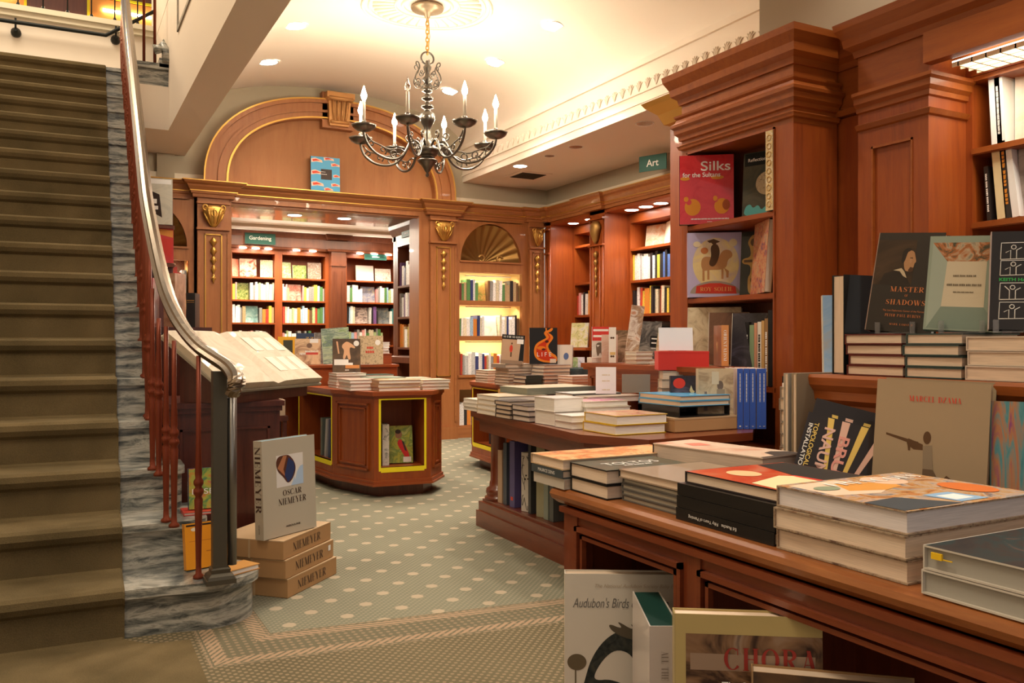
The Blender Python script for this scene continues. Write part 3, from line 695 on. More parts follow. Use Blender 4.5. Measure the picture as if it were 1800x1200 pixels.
b = MB(); b.box(XR, 5.88, 4.5, 9.05, 2.525, ZC - .02); struct('trim_9', b, CHH, 'lintel over the right bookcases')
for (y, lb) in ((8.62, 'far'), (8.25, 'near')):
    downlight(5.41, y, 2.523, .06, f'{lb} round light in the lintel of the corner bay', 'round lights in the right lintel', power=9)
for y in (7.45, 7.2, 6.95, 6.55):
    downlight(5.41, y, 2.523, .07, {7.45: 'farthest', 7.2: 'second farthest', 6.95: 'third farthest', 6.55: 'nearest'}[y] + ' of the four round lights in the lintel by the Art sign', 'round lights over the Art bays', power=10)
sign(5.06, 6.62, 2.84, .30, .15, 'Art', 'green Art sign hanging above the right bookcases', R(-68))
# wing behind the tall case with its gilded cornice end
b = MB(); b.sweep([(5.3, 4.55), (3.62, 4.55), (3.62, 4.1)][::-1], [(0, ZC - .16), (-.03, ZC - .15), (-.06, ZC - .08), (-.12, ZC - .03), (-.14, ZC), (0, ZC)])
struct('trim_10', b, GILT); 
b = MB(); b.box(3.62, 5.6, 4.1, 4.55, 0, ZC); struct('wall_wing', b, CH)

# ================================================================ TALL CASE ON THE RIGHT
tc = thing('tall_bookcase', 'tall cherry bookcase with heavy stepped crown, holding the red silks book', 'bookcase', (3.04, 3.72, 0), R(-90))
# local x: from far end (0) to near end (.93); local y: into the case; crown top 2.62
W, Dp = .81, .29
for _x0, _x1 in ((0, .045), (W - .115, W)):
    b = MB(); b.box(_x0, _x1, 0, Dp, 0, 2.15); b.build('side_panel', CH, tc)
b = MB(); b.box(.045, W - .115, Dp - .03, Dp, 0, 2.15); b.build('back_panel', DKC, tc)
b = MB(); b.box(0, W, 0, Dp, 2.1505, 2.47); b.build('frieze', CHY, tc)
crn = MB(); pth = [(0, Dp), (0, 0), (W, 0), (W, Dp)][::-1]
pth = [(W, Dp), (W, 0), (0, 0), (0, Dp)]
def ring_prof(p): return [(-o, z) for o, z in p]
crn.sweep(pth[::-1], [(o, z) for o, z in ((0, 2.42), (.012, 2.42), (.018, 2.45), (.045, 2.47), (.05, 2.505), (.075, 2.55), (.08, 2.58), (-.0, 2.58))])
crn.sweep(pth[::-1], [(0, 2.22), (.012, 2.225), (.014, 2.245), (.03, 2.26), (.032, 2.285), (.045, 2.295), (.046, 2.31), (.028, 2.322), (.02, 2.34), (.03, 2.35), (.032, 2.36), (0, 2.37)])
crn.sweep(pth[::-1], [(0, 2.17), (.014, 2.175), (.016, 2.185), (.022, 2.193), (0, 2.205)])
crn.box(.001, W - .001, .001, Dp, 2.47, 2.575)
crn.build('crown_moulding', CHY, tc)
bb = MB(); z = .05
bb.box(.045, .055, -.006, 0, .8, 2.15); bb.box(W - .125, W - .115, -.006, 0, .8, 2.15); bb.box(.045, W - .115, -.006, 0, 2.14, 2.15); bb.build('bead', CH, tc)
TS = [1.75, 1.355, .90, .60]
for z in TS:
    bb = MB(); bb.box(.045, W - .115, .005, Dp - .03, z - .03, z); bb.box(.045, W - .115, -.004, .006, z - .026, z - .004); bb.build('shelf', CHH, tc)
# wall run towards the camera: recessed panel, pilaster, near bookcase
b = MB(); b.box(3.345, 3.5, 2.725, 3.72, 0, 2.195); b.box(3.84, 3.9, -.2, 3.84, 0, 2.62)
struct('wall_right_panelling', b, CH, 'cherry panelling beside the tall bookcase')
b = MB()
b.box(3.34, 3.5, -.5, 2.92, 2.10, 2.5)
b = MB(); cp = [(3.34, 2.93), (3.34, 2.74), (3.26, 2.74), (3.26, 2.36), (3.20, 2.36), (3.20, -.5)]
cp = [(3.34, 2.93), (3.34, 2.72), (3.25, 2.72), (3.25, -.5)]
b.sweep(cp, [(-.3, 2.421), (.012, 2.421), (.018, 2.45), (.045, 2.47), (.05, 2.505), (.075, 2.55), (.08, 2.58), (-.3, 2.58)])
b.sweep(cp[:3] + [(3.25, 2.36)], [(-.05, 2.2), (.0, 2.2), (.0, 2.421), (-.05, 2.421)])
struct('trim_11', b, CHY, 'cherry cornice running forward from the tall bookcase')
b = MB(); b.sweep([(3.34, 2.93), (3.34, 2.72)], [(0, 2.2), (.02, 2.2), (.02, 2.23), (0, 2.24)]); b.sweep([(3.25, 2.72), (3.25, 2.36), (3.5, 2.36)], [(0, 2.16), (.012, 2.165), (.014, 2.185), (.03, 2.20), (.032, 2.225), (.045, 2.235), (.046, 2.25), (0, 2.262)])
b.sweep([(3.25, 2.72), (3.25, 2.36), (3.5, 2.36)], [(0, 2.08), (.012, 2.085), (.024, 2.105), (0, 2.115)])
struct('trim_12', b, CHY)
pl_ = thing('pilaster', 'broad cherry pilaster with a sunk panel, left of the near lit bookcase', 'pilaster', (3.25, 2.72, 0), R(-90))
b = MB(); b.box(0, .36, .012, .25, 0, 2.2); b.box(0, .075, 0, .012, 0, 2.2); b.box(.285, .36, 0, .012, 0, 2.2); b.box(.075, .285, 0, .012, 2.0, 2.2); b.box(.075, .285, 0, .012, 0, .9); b.build('shaft', CH, pl_)
b = MB(); 
for a in (.075, .277): b.box(a, a + .008, -.004, .012, .9, 2.0)
b.box(.075, .285, -.004, .012, 1.99, 2.0); b.build('panel_moulding', CHY, pl_)
# near bookcase: front at x=3.50, from y 2.36 towards the camera
nb = thing('built_in_bookcase', 'cherry bookcase at the right edge, lit by a louvred lamp', 'bookcase', (3.50, 2.36, 0), R(-90))
b = MB(); b.box(0, .03, 0, .3, 0, 2.335); b.build('side_panel', CH, nb); b = MB(); b.box(2.2, 2.25, 0, .3, 0, 2.335); b.build('side_panel', CH, nb)
b = MB(); b.box(.03, 2.2, .28, .30, 0, 2.335); b.build('back_panel', DKC, nb)
b = MB(); b.box(.03, 2.2, 0, .28, 2.24, 2.335); b.box(.03, 2.2, -.014, 0, 2.24, 2.26); b.box(.03, 2.2, -.008, 0, 2.265, 2.275); b.build('head_rail', CHY, nb)
NS = [1.955, 1.635, 1.30, .95]
for z in NS:
    b = MB(); b.box(.03, 2.2, 0, .28, z - .03, z); b.box(.03, 2.2, -.008, 0, z - .026, z - .004); b.build('shelf', CHY, nb)
b = MB(); b.box(3.27, 3.82, -.2, 2.36, 2.335, 2.42); b.box(3.215, 3.27, -.2, 2.36, 2.29, 2.419); b.box(3.255, 3.5, 2.361, 2.70, 2.2, 2.42); struct('trim_13', b, CHY, 'fascia over the near bookcase')
lf = thing('louvre_light', 'fluorescent light with white louvre grid at the top right', 'ceiling light', (3.375, 2.28, 2.287))
b = MB(); b.box(-.085, .085, -2.2, 0, -.006, 0); b.build('lamp_tube', mat('fluorescent_glow', (1, .97, .9), .5, emit=(1, .94, .80), es=2.2), lf)
b = MB()
for i in range(36): b.box(-.085, .085, -.03 - i * .06, -.024 - i * .06, -.025, -.006)
for x in (-.085, -.03, .025, .08): b.box(x, x + .005, -2.2, 0, -.025, -.006)
b.build('louvre_grid', mat('louvre_cream', (.9, .82, .6), .3), lf)
l = light('AREA', (3.375, 1.3, 2.25), 4.5, (1, .92, .76), size=.15, sizey=1.9, name='louvre_lamp')
b = MB(); b.tube([(3.33, 2.9, 2.587), (3.31, 2.8, 2.62), (3.30, 2.7, 2.625), (3.33, 2.55, 2.59)], .005, 6)
tag(b.build('cable', BLACK), 'thin dark cable lying on the cornice by the tall bookcase', 'cable')

# ================================================================ STAIRCASE
RI, TR, K0Y = .187, .270, 3.525
STROT = R(1.8)       # the flight leans slightly right as it rises
st_ = thing('staircase', 'grey marble staircase with olive carpet runner rising at the left', 'staircase', (.24, K0Y, 0), -STROT)
NST = 19; XM = .145; XW = -2.2
def step_right(k): return {1: .33, 2: .30, 3: .235}.get(k, XM)
for k in range(1, NST + 1):
    y0 = (k - 1) * TR; z1 = k * RI; b = MB()
    yb = y0 + TR * (2 if k < NST else 1.2) + .02
    if k == 1:
        pts = [(XW, 0.0), (.10, 0)]
        cx, cy = .27, .14
        pts += [(cx + .19 * math.cos(a) * 1.05, cy + .17 * math.sin(a)) for a in [R(-90 + 14 * i) for i in range(0, 11)]]
        pts += [(XM + .02, .33), (XM + .02, .56), (XW, .56)]
        b.prism(pts, 0, z1 - .035)
        pts2 = [(x + (.02 if x > .1 else 0), y - (.025 if y < .14 else 0)) for x, y in pts]
        b.prism(pts2, z1 - .035, z1)
    else:
        xr = step_right(k)
        if k <= 3:
            pts = [(XW, y0), (xr - .06, y0)] + [(xr - .06 + .06 * math.cos(a), y0 + .06 + .06 * math.sin(a)) for a in [R(-90 + 18 * i) for i in range(1, 6)]] + [(xr, yb - .14), (XW, yb - .14)]
        else: pts = [(XW, y0), (xr, y0), (xr, yb), (XW, yb)]
        b.prism(pts, max(0, z1 - RI * 1.9), z1 - .03)
        b.prism([(x + (.012 if x > 0 else 0), y - (.02 if y < y0 + .06 else 0)) for x, y in pts], z1 - .03, z1)
    o = b.build('marble_step', MARB, st_); o.location.x = (k - 1) * 0.0
# carpet runner, rounded nosings, running onto the floor
prof = [(-.10, .006), (-.045, .006)]
for k in range(1, NST + 1):
    y0 = (k - 1) * TR; z1 = k * RI
    prof += [(y0 - .012, z1 - RI + (.02 if k > 1 else .012)), (y0 - .014, z1 - .06), (y0 - .032, z1 - .045), (y0 - .043, z1 - .022), (y0 - .038, z1 + .002), (y0 - .022, z1 + .013), (y0 + .01, z1 + .012), (y0 + TR - .03, z1 + .012)]
b = MB(); xr0 = -.02
b.rings([[(XW, y, z) for y, z in prof], [(xr0 - .008, y, z) for y, z in prof], [(xr0, y, z - .006) for y, z in prof], [(xr0, y + .006, z - .014) for y, z in prof]], smooth=False, close=False, cap=False)
b.build('carpet_runner', RUN, st_)
b = MB(); b.prism([(XW, -4.2), (.30, -4.2), (.20, -.14), (.06, -.12), (-.02, -.03), (XW, -.03)], .002, .007); b.build('floor_runner', RUN, st_)
# landing and stairwell
b = MB(); b.box(.55, XL0, 8.06, 9.36, 3.36, 3.53); b.box(.57, XL0, 8.03, 9.36, 3.50, 3.55)
b.box(-2.3, .57, 8.42, 9.38, 3.36, 3.55); struct('floor_landing', b, MARB)
b = MB(); b.tube([(.84, 8.03, 3.56), (.84, 8.05, 3.66), (.80, 8.05, 3.74), (.76, 8.05, 3.70), (.78, 8.05, 3.65)], .04, 8); b.box(.78, .86, 8.03, 8.4, 3.52, 3.6)
struct('trim_14', b, MARB, 'carved marble scroll at the end of the landing')
b = MB(); b.box(-2.6, .857, 9.38, 9.6, 3.3, 4.22); b.box(XL0, XL0 + .26, YN, 9.6, 4.14, 7.0); b.box(-2.6, -2.3, -1, 9.6, 0, 7.0); struct('wall_stairwell', b, PLAS)
b = MB(); b.box(-2.3, .857, 9.33, 9.40, 4.20, 4.25); b.box(-2.3, .857, 9.30, 9.4, 4.25, 4.30); struct('trim_15', b, mat('ivory_edge', (.75, .68, .52), .5))
b = MB(); b.box(XL0 - .006, XL0, 7.3, 7.9, 3.7, 7.0) if False else b.box(XL0 - .012, XL0, 5.0, 7.35, 3.62, 3.65)
b.box(XL0 - .012, XL0, 7.33, 7.36, 3.62, 7.0); struct('trim_16', b, mat('grey_panel_bead', (.30, .27, .22), .6))
# upper floor glimpsed over the stairwell wall
b = MB(); b.box(-2.6, 2, 9.6, 12.3, 4.1, 4.22); struct('floor_upper', b, DKC)
up = thing('upper_bookcase', 'dark wood cases with glowing amber panels on the upper floor', 'bookcase', (-2.4, 12.0, 4.22))
b = MB(); b.box(0, 4.2, 0, .3, 0, 2.3); b.build('carcass', DKC, up)
AMB = mat('amber_backing', (.75, .30, .06), .3)
for x0, x1 in ((1.05, 1.75 + .28), (2.75, 3.6), (-.3, .65)):
    b = MB(); b.box(x0, x1, -.012, 0, .76, 1.24); b.build('lit_panel', AMB, up)
    b = MB()
    for q in ((x0 - .03, x0, .73, 1.28), (x1, x1 + .03, .73, 1.28), (x0, x1, 1.25, 1.28)): b.box(q[0], q[1], -.02, 0, q[2], q[3])
    b.build('yellow_edging', YEL, up)
    l = light('AREA', ((x0 + x1) / 2, -.35, 1.3), 16, (1, .70, .36), size=.7, sizey=.1, rot=(R(-35), 0, 0), name='upper_case_lamp'); l.parent = up
    b = MB(); b.tube([(x0 + .15, -.03, 1.10), (x1 - .1, -.03, 1.10)], .016, 8); b.build('lamp_tube', DISC, up)
ru = thing('upper_railing', 'black iron railing on the upper floor above the stair', 'railing', (-2.3, 9.42, 4.22))
b = MB(); b.box(0, 3.1, -.014, .014, .08, .10); b.box(0, 3.1, -.02, .02, .90, .93); b.build('rail_bar', IRON, ru)
for i in range(15):
    x = .07 + i * .21; b = MB(); b.tube([(x, 0, 0), (x, 0, .92)], .007, 6); b.lathe([(.012, .10), (.018, .12), (.012, .14)], x, 0, 8); b.build('baluster', IRON, ru)
hr = thing('wall_handrail', 'black wall handrail on round brackets at the top of the stair', 'handrail')
p = [atY(-60, 16, 9.30), atY(0, 34, 9.30), atY(190, 63, 9.30), atY(225, 44, 9.05), atY(308, 3, 8.5)]
p = [atY(-80, 22, 9.28), atY(0, 35, 9.28), atY(186, 62, 9.28), atY(304, 4, 9.1)]
b = MB(); b.tube(p, .019, 8); b.build('rail_bar', IRON, hr)
for px, py in ((28, 57), (203, 70)):
    q = atY(px, py, 9.36); b = MB(); b.rings([[(q[0] + r * math.cos(2 * math.pi * i / 14), y, q[2] + r * math.sin(2 * math.pi * i / 14)) for i in range(14)] for r, y in ((.045, 9.38), (.042, 9.34), (.02, 9.31), (.012, 9.28))])
    b.tube([(q[0], 9.30, q[2]), (q[0], 9.28, q[2] + .05), (q[0], 9.28, q[2] + .11)], .01, 6); b.build('bracket', IRON, hr)
light('AREA', (-.9, 1.6, 5.6), 56, (1, .84, .62), size=1.6, sizey=1.6, name='stairwell_fill')  # added fill, out of view, brightens the foreground and lower stairs
light('AREA', (-.6, 7.6, 6.2), 46, (1, .84, .62), size=1.5, sizey=1.5, name='stairwell_fill')  # unseen area fill lighting the upper flight

# ---- bannister: bronze rail, newel, turned balusters
ba = thing('bannister', 'bronze stair handrail with oxblood iron balusters and square newel post', 'bannister')
def stw(lx, ly, z):  # staircase local -> world
    c_, s__ = math.cos(-STROT), math.sin(-STROT); return (.24 + lx * c_ - ly * s__, K0Y + lx * s__ + ly * c_, z)
xo = XM - .03
rail = [atD(410, 694, 3.20), atD(417, 680, 3.19), atD(415, 664, 3.22), atD(402, 648, 3.27), atD(376, 632, 3.33), atD(345, 610, 3.42), atD(310, 563, 3.57), atD(285, 500, 3.75)]
for k in range(5, 24): rail.append(stw(xo, (k - 1) * TR, k * RI + .85))
def smooth_path(p, it=2):
    for _ in range(it):
        q = [p[0]]
        for a, c_ in zip(p[:-1], p[1:]):
            q += [tuple(.75 * u + .25 * v_ for u, v_ in zip(a, c_)), tuple(.25 * u + .75 * v_ for u, v_ in zip(a, c_))]
        p = q + [p[-1]]
    return p
rail = smooth_path(rail)
# moulded section: flattened ring with side grooves
b = MB(); pts = [Vector(p_) for p_ in rail]; rs = []
sec = [(-.030, -.004), (-.033, .010), (-.020, .018), (-.016, .027), (.0, .032), (.016, .027), (.020, .018), (.033, .010), (.030, -.004), (.018, -.014), (0, -.018), (-.018, -.014)]
for k, p_ in enumerate(pts):
    d = (pts[min(k + 1, len(pts) - 1)] - pts[max(k - 1, 0)]).normalized(); side = d.cross(Vector((0, 0, 1)))
    side = side.normalized() if side.length > .15 else Vector((1, 0, 0)); upv = side.cross(d).normalized()
    rs.append([p_ + side * a * 1.0 + upv * c_ for a, c_ in sec])
b.rings(rs, smooth=False); b.build('handrail', BRONZE, ba)
e = atD(408, 690, 3.20); b = MB(); b.lathe([(.001, e[2] - .02), (.016, e[2] - .016), (.02, e[2]), (.012, e[2] + .015), (.001, e[2] + .02)], e[0], e[1], 12); b.build('rail_finial', BRONZE, ba)
nx, ny, _z = at(386, 1022, RI)
b = MB(); b.box(nx - .028, nx + .024, ny - .026, ny + .026, RI + .04, 1.005)
b.build('newel_post', mat('newel_dark_metal', (.085, .075, .055), .4, .5), ba)
b = MB(); b.lathe([(.018, .25), (.018, 1.0)], nx + .046, ny - .004, 12); b.box(nx + .022, nx + .05, ny - .015, ny + .015, .9, .93); b.build('newel_tube', STEEL, ba)
b = MB(); b.box(nx - .055, nx + .055, ny - .05, ny + .05, RI, RI + .018); b.rings([[(nx + r * sx, ny + r * sy, z) for sx, sy in ((-1, -1), (1, -1), (1, 1), (-1, 1))] for r, z in ((.05, RI + .018), (.046, RI + .03), (.034, RI + .04), (.036, RI + .055), (.028, RI + .06))], smooth=False); b.build('newel_base', mat('newel_dark_metal', (.085, .075, .055), .4, .5), ba)
def rail_z(x, y):
    best = min(rail, key=lambda q: (q[0] - x) ** 2 + (q[1] - y) ** 2); return best[2] - .015
def baluster(x, y, z0):
    z1 = rail_z(x, y); b = MB(); h = z1 - z0
    if h < .3: return
    pr_ = [(.021, 0), (.021, .012), (.012, .022), (.0105, .06), (.014, .28), (.0165, .36), (.012, .375), (.020, .39), (.020, .405), (.012, .418), (.019, .432), (.019, .446), (.012, .46), (.014, .48), (.0095, .62), (.009, 1.0)]
    sc = .86
    b.lathe([(r, z0 + (zz * sc if zz < .7 else h)) for r, zz in pr_], x, y, 10); b.build('baluster', REDI, ba)
q = at(349, 1016, RI); baluster(q[0], q[1], RI)
for (px, py, k) in ((306, 926, 2), (292, 917, 2), (279, 836, 3), (268, 826, 3)):
    q = at(px, py, k * RI); baluster(q[0], q[1], k * RI)
for k in range(4, NST + 1):
    for dy in (.04, .13, .22):
        q = stw(xo, (k - 1) * TR + dy, 0); baluster(q[0], q[1], k * RI)
for px in (253, 272):   # tall thin posts of the next flight
    q = atY(px, 110, 8.10); b = MB(); b.lathe([(.012, 3.55), (.012, 4.4), (.02, 4.42), (.012, 4.44), (.012, 5.2)], q[0], q[1], 8); b.build('baluster', REDI, ba)

# ================================================================ CHANDELIER
ch = thing('chandelier', 'eight-armed pewter chandelier with candle lamps hanging under the vault', 'chandelier', (2.65, 6.45, 0))
b = MB(); b.lathe([(.001, 3.85), (.10, 3.845), (.135, 3.83), (.13, 3.815), (.06, 3.80), (.03, 3.78), (.02, 3.75), (.001, 3.745)], n=28); b.build('canopy', mat('canopy_bronze', (.33, .25, .16), .4, .6), ch)
b = MB()
for i in range(9):
    z = 3.735 - i * .033; pts = []
    for q in range(12):
        a = 2 * math.pi * q / 12; u_, v_ = .013 * math.cos(a), .023 * math.sin(a)
        pts.append((u_, 0, z + v_) if i % 2 else (0, u_, z + v_))
    b.tube(pts, .0045, 5, close=True)
b.tube([(.012, .005, 3.74), (.02, .0, 3.6), (.005, 0, 3.45)], .003, 5)
b.build('chain', GILT, ch)
b = MB(); b.tube([(.055 * math.cos(2 * math.pi * q / 20), 0, 3.42 + .05 * math.sin(2 * math.pi * q / 20)) for q in range(20)], .008, 6, close=True)
stem = [(.001, 2.455), (.012, 2.46), (.016, 2.475), (.008, 2.49), (.022, 2.505), (.03, 2.52), (.045, 2.545), (.075, 2.575), (.085, 2.59), (.07, 2.60), (.052, 2.612), (.05, 2.625), (.075, 2.63), (.095, 2.66), (.10, 2.685), (.07, 2.70),
        (.04, 2.72), (.03, 2.76), (.034, 2.79), (.026, 2.82), (.03, 2.86), (.052, 2.90), (.064, 2.93), (.06, 2.965), (.03, 2.99), (.024, 3.005), (.05, 3.02), (.052, 3.035), (.02, 3.055), (.02, 3.075), (.045, 3.085), (.05, 3.10), (.02, 3.12), (.022, 3.14),
        (.042, 3.15), (.044, 3.17), (.018, 3.185), (.02, 3.215), (.042, 3.235), (.045, 3.25), (.02, 3.275), (.018, 3.30), (.03, 3.33), (.034, 3.35), (.018, 3.37), (.014, 3.40), (.001, 3.405)]
b.lathe(stem, n=24); b.build('stem', PEW, ch)
def spiral(cx, cz, r0, turns, a0, sgn=1, n=14, y=0):
    return [(cx + r0 * (1 - .75 * i / n) * math.cos(a0 + sgn * turns * 2 * math.pi * i / n), y, cz + r0 * (1 - .75 * i / n) * math.sin(a0 + sgn * turns * 2 * math.pi * i / n)) for i in range(n + 1)]
b = MB(); sc = MB()
for i in range(6):
    a = R(60 * i + 15); ca, sa = math.cos(a), math.sin(a)
    crv = [(.02, 3.22), (.05, 3.18), (.10, 3.19), (.125, 3.235), (.105, 3.29), (.075, 3.325), (.085, 3.37), (.11, 3.375), (.115, 3.35), (.10, 3.34)]
    sc.tube(smooth_path([(x * ca, x * sa, z) for x, z in crv], 2), .0055, 5)
    sc.tube([(x * ca, x * sa, z) for x, _, z in spiral(.085, 3.215, .028, 1.1, 0)], .0045, 5)
    sc.tube([(x * ca, x * sa, z) for x, _, z in spiral(.055, 3.30, .022, 1.1, 3)], .0045, 5)
sc.build('scroll_crown', PEW, ch)
for i in range(8):
    a = R(30 + 45 * i) + R(180) + 0
    # azimuth measured from the side that faces the camera
    az = math.atan2(-6.45, -2.65) + R(-15 + 45 * i) if True else a
    ca, sa = math.cos(az), math.sin(az)
    arm = [(.075, 2.70), (.11, 2.66), (.16, 2.60), (.24, 2.565), (.32, 2.57), (.40, 2.60), (.47, 2.66), (.53, 2.66) if False else (.50, 2.70)]
    arm = [(.06, 2.69), (.10, 2.74), (.155, 2.735), (.185, 2.66), (.24, 2.585), (.33, 2.555), (.44, 2.575), (.53, 2.64), (.565, 2.72), (.565, 2.75)]
    b = MB(); b.tube(smooth_path([(x * ca, x * sa, z) for x, z in arm], 2), .0105, 7)
    for (cx, cz, r0, a0, sg) in ((.30, 2.61, .04, 4.5, 1), (.40, 2.625, .034, 4.2, -1), (.50, 2.66, .030, 5.4, 1), (.15, 2.78, .035, 5.0, 1)):
        b.tube([(x * ca, x * sa, z) for x, _, z in spiral(cx, cz, r0, 1.0, a0, sg)], .006, 5)
    b.tube(smooth_path([(x * ca, x * sa, z) for x, z in ((.20, 2.63), (.26, 2.66), (.34, 2.63), (.42, 2.66), (.50, 2.68), (.545, 2.73))], 2), .0065, 5)
    arm_o = b.build('arm', PEW, ch)
    x, y = .565 * ca, .565 * sa
    b = MB(); n_ = 24; rs = []
    for r, z in ((.012, 2.742), (.05, 2.752), (.085, 2.775), (.098, 2.795), (.094, 2.797), (.06, 2.775), (.02, 2.768)):
        rs.append([(x + r * (1 + .03 * math.cos(8 * 2 * math.pi * q / n_)) * math.cos(2 * math.pi * q / n_), y + r * (1 + .03 * math.cos(8 * 2 * math.pi * q / n_)) * math.sin(2 * math.pi * q / n_), z) for q in range(n_)])
    b.rings(rs); b.lathe([(.02, 2.768), (.016, 2.80), (.022, 2.815), (.018, 2.83)], x, y, 12); b.build('drip_pan', PEW, arm_o)
    b = MB(); b.lathe([(.013, 2.825), (.013, 2.985), (.009, 2.99)], x, y, 12); b.build('candle_sleeve', mat('candle_ivory', (.86, .80, .68), .5), arm_o)
    lit = i != 0
    b = MB(); b.lathe([(.008, 2.985), (.020, 3.005), (.024, 3.025), (.016, 3.055), (.005, 3.09), (.001, 3.10)] if True else [], x, y, 12)
    b.build('bulb', BULB if lit else GLASSM, arm_o)
    if lit:
        l = light('POINT', (x, y, 3.12), P_CHAND, (1, .85, .66), size=.035, name='candle_lamp'); l.parent = ch
# ================================================================ TABLES
def edge_frame(p, q):
    """matrix whose local x runs p->q, local -y points out of the table (right of travel... outline is counterclockwise)"""
    d = Vector((q[0] - p[0], q[1] - p[1])); a = math.atan2(d.y, d.x)
    return Matrix.Translation((p[0], p[1], 0)) @ Matrix.Rotation(a, 4, 'Z'), d.length
def inset(pts, d):
    n = len(pts); out = []
    for k in range(n):
        a, b_, c_ = Vector(pts[k - 1]), Vector(pts[k]), Vector(pts[(k + 1) % n])
        n1 = (b_ - a).normalized(); n1 = Vector((-n1.y, n1.x)); n2 = (c_ - b_).normalized(); n2 = Vector((-n2.y, n2.x))
        m = n1 + n2; m = m / m.dot(n1); out.append(tuple(b_ + m * d))
    return out
def face_part(t, kind, p, q, z0, z1, wm, tape=None):
    M, L = edge_frame(p, q); P = M.inverted(); b = MB()
    def add(name, b_, m):
        o = b_.build(name, m, t); o.matrix_local = M; return o
    if kind == 'panel':
        b.box(0, L, 0, .025, z0, z1); add('side_panel', b, wm)
        b = MB()
        a = min(.055, L * .18)
        for i_, w_ in ((a, .016), (a + .035, .01)):
            b.box(i_, i_ + w_, -.012, 0, z0 + .05 + i_, z1 - i_); b.box(L - i_ - w_, L - i_, -.012, 0, z0 + .05 + i_, z1 - i_)
            b.box(i_, L - i_, -.012, 0, z1 - i_ - w_, z1 - i_); b.box(i_, L - i_, -.012, 0, z0 + .05 + i_, z0 + .05 + i_ + w_)
        add('panel_moulding', b, wm)
    else:
        s = .05 if L < .6 else .035
        b.box(0, s, 0, .025, z0, z1); b.box(L - s, L, 0, .025, z0, z1); b.box(s, L - s, 0, .025, z1 - .03, z1); b.box(s, L - s, 0, .025, z0, z0 + .13)
        b.box(s - .02, s, .025, .36, z0, z1); b.box(L - s, L - s + .02, .025, .36, z0, z1)
        if L > .8: b.box(L / 2 - .012, L / 2 + .012, 0, .36, z0, z1)
        add('open_front', b, wm)
        b = MB(); b.box(s, L - s, .34, .36, z0, z1); add('back_panel', b, wm)
        b = MB(); b.box(s, L - s, .0, .34, z0 + .11, z0 + .13); add('shelf', b, wm)
        if tape:
            b = MB(); w_ = .016
            b.box(s - w_, s, -.002, 0, z0 + .13 - w_ * 1.6, z1 - .03 + w_ * .6); b.box(L - s, L - s + w_, -.002, 0, z0 + .13 - w_ * 1.6, z1 - .03 + w_ * .6)
            b.box(s, L - s, -.002, 0, z0 + .13 - w_ * 2.2, z0 + .13); b.box(s, L - s, -.002, 0, z1 - .03, z1 - .03 + w_ * .6)
            if L > .8: b.box(L / 2 - .008, L / 2 + .008, -.002, 0, z0 + .13, z1 - .03)
            add('yellow_edging', b, tape)
def octa_table(label, pts, ztop, kinds, wm=CH, topm=CHH, name='display_table'):
    t = thing(name, label, 'table', (0, 0, 0), 0, None); n = len(pts)
    for k in range(n): face_part(t, kinds[k], pts[k], pts[(k + 1) % n], .085, ztop - .03, wm, YEL)
    b = MB(); b.prism(inset(pts, .07), 0, .09); b.build('plinth', DKC, t)
    b = MB(); b.prism(inset(pts, -.022), .085, .10); b.prism(inset(pts, -.012), .10, .125); b.build('base_moulding', CHH, t)
    b = MB(); b.prism(inset(pts, -.02), ztop - .03, ztop); b.prism(inset(pts, -.008), ztop - .045, ztop - .03); b.build('tabletop', topm, t)
    return t
OCT = [(1.99, 5.84), (2.41, 5.80), (2.59, 6.02), (2.62, 7.85), (1.70, 7.85), (1.83, 6.32)]
octa_table('octagonal cherry display table with yellow-edged openings in the middle of the shop', OCT, .76, ['open', 'panel', 'panel', 'panel', 'open', 'panel'])
TWIN = [(3.40, 5.35), (4.15, 5.35), (4.35, 5.6), (4.35, 7.2), (3.45, 7.2), (3.30, 6.98), (3.20, 5.6)]
octa_table('cherry display table with a yellow-edged opening, standing beyond the near book-covered table', TWIN, .76, ['panel', 'panel', 'panel', 'panel', 'panel', 'open', 'panel'])
cr = thing('riser_box', 'low cherry riser across the back of the octagonal table', 'riser', (1.74, 6.86, .7615)); b = MB(); b.box(0, .80, 0, .9, 0, .145); b.build('carcass', CHH, cr); b = MB(); b.box(-.015, .815, -.015, .915, .145, .165); b.build('top_board', CHH, cr)
# ---- middle table on columns
MT = [(2.12, 2.80), (2.70, 2.82), (2.98, 3.1), (2.98, 4.75), (2.32, 4.75), (2.12, 4.5), (1.98, 3.1)]
mt = thing('column_table', 'dark cherry table on round columns with clipped corners, covered in books', 'table')
b = MB(); b.prism(MT, .685, .72); b.prism(inset(MT, .02), .665, .685); b.build('tabletop', TBL, mt)
b = MB(); b.prism(inset(MT, .05), .60, .665); b.build('apron', TBL, mt)
PLN = [(2.36, 3.0), (2.68, 3.02), (2.9, 3.25), (2.9, 4.66), (2.25, 4.70), (2.22, 3.25)]
b = MB(); b.prism(PLN, 0, .095); b.prism(inset(PLN, .012), .095, .15); b.prism(inset(PLN, .03), .15, .167); b.build('plinth', TBL, mt)
for x, y in ((2.355, 4.60), (2.36, 3.28), (2.78, 4.55), (2.76, 3.3)):
    b = MB(); b.lathe([(.085, .167), (.085, .185), (.07, .19), (.078, .21), (.075, .235), (.058, .245), (.056, .27), (.05, .285), (.047, .57), (.055, .58), (.058, .60), (.065, .605), (.065, .63)], x, y, 20); b.build('column', TBLV, mt)
b = MB(); b.box(2.62, 2.86, 3.4, 4.5, .167, .60); b.build('core_panel', TBLV, mt)
b = MB(); b.box(2.35, 2.62, 3.62, 3.65, .167, .60)
for i in range(7): b.box(2.37, 2.60, 3.605, 3.62, .2 + i * .055, .235 + i * .055)
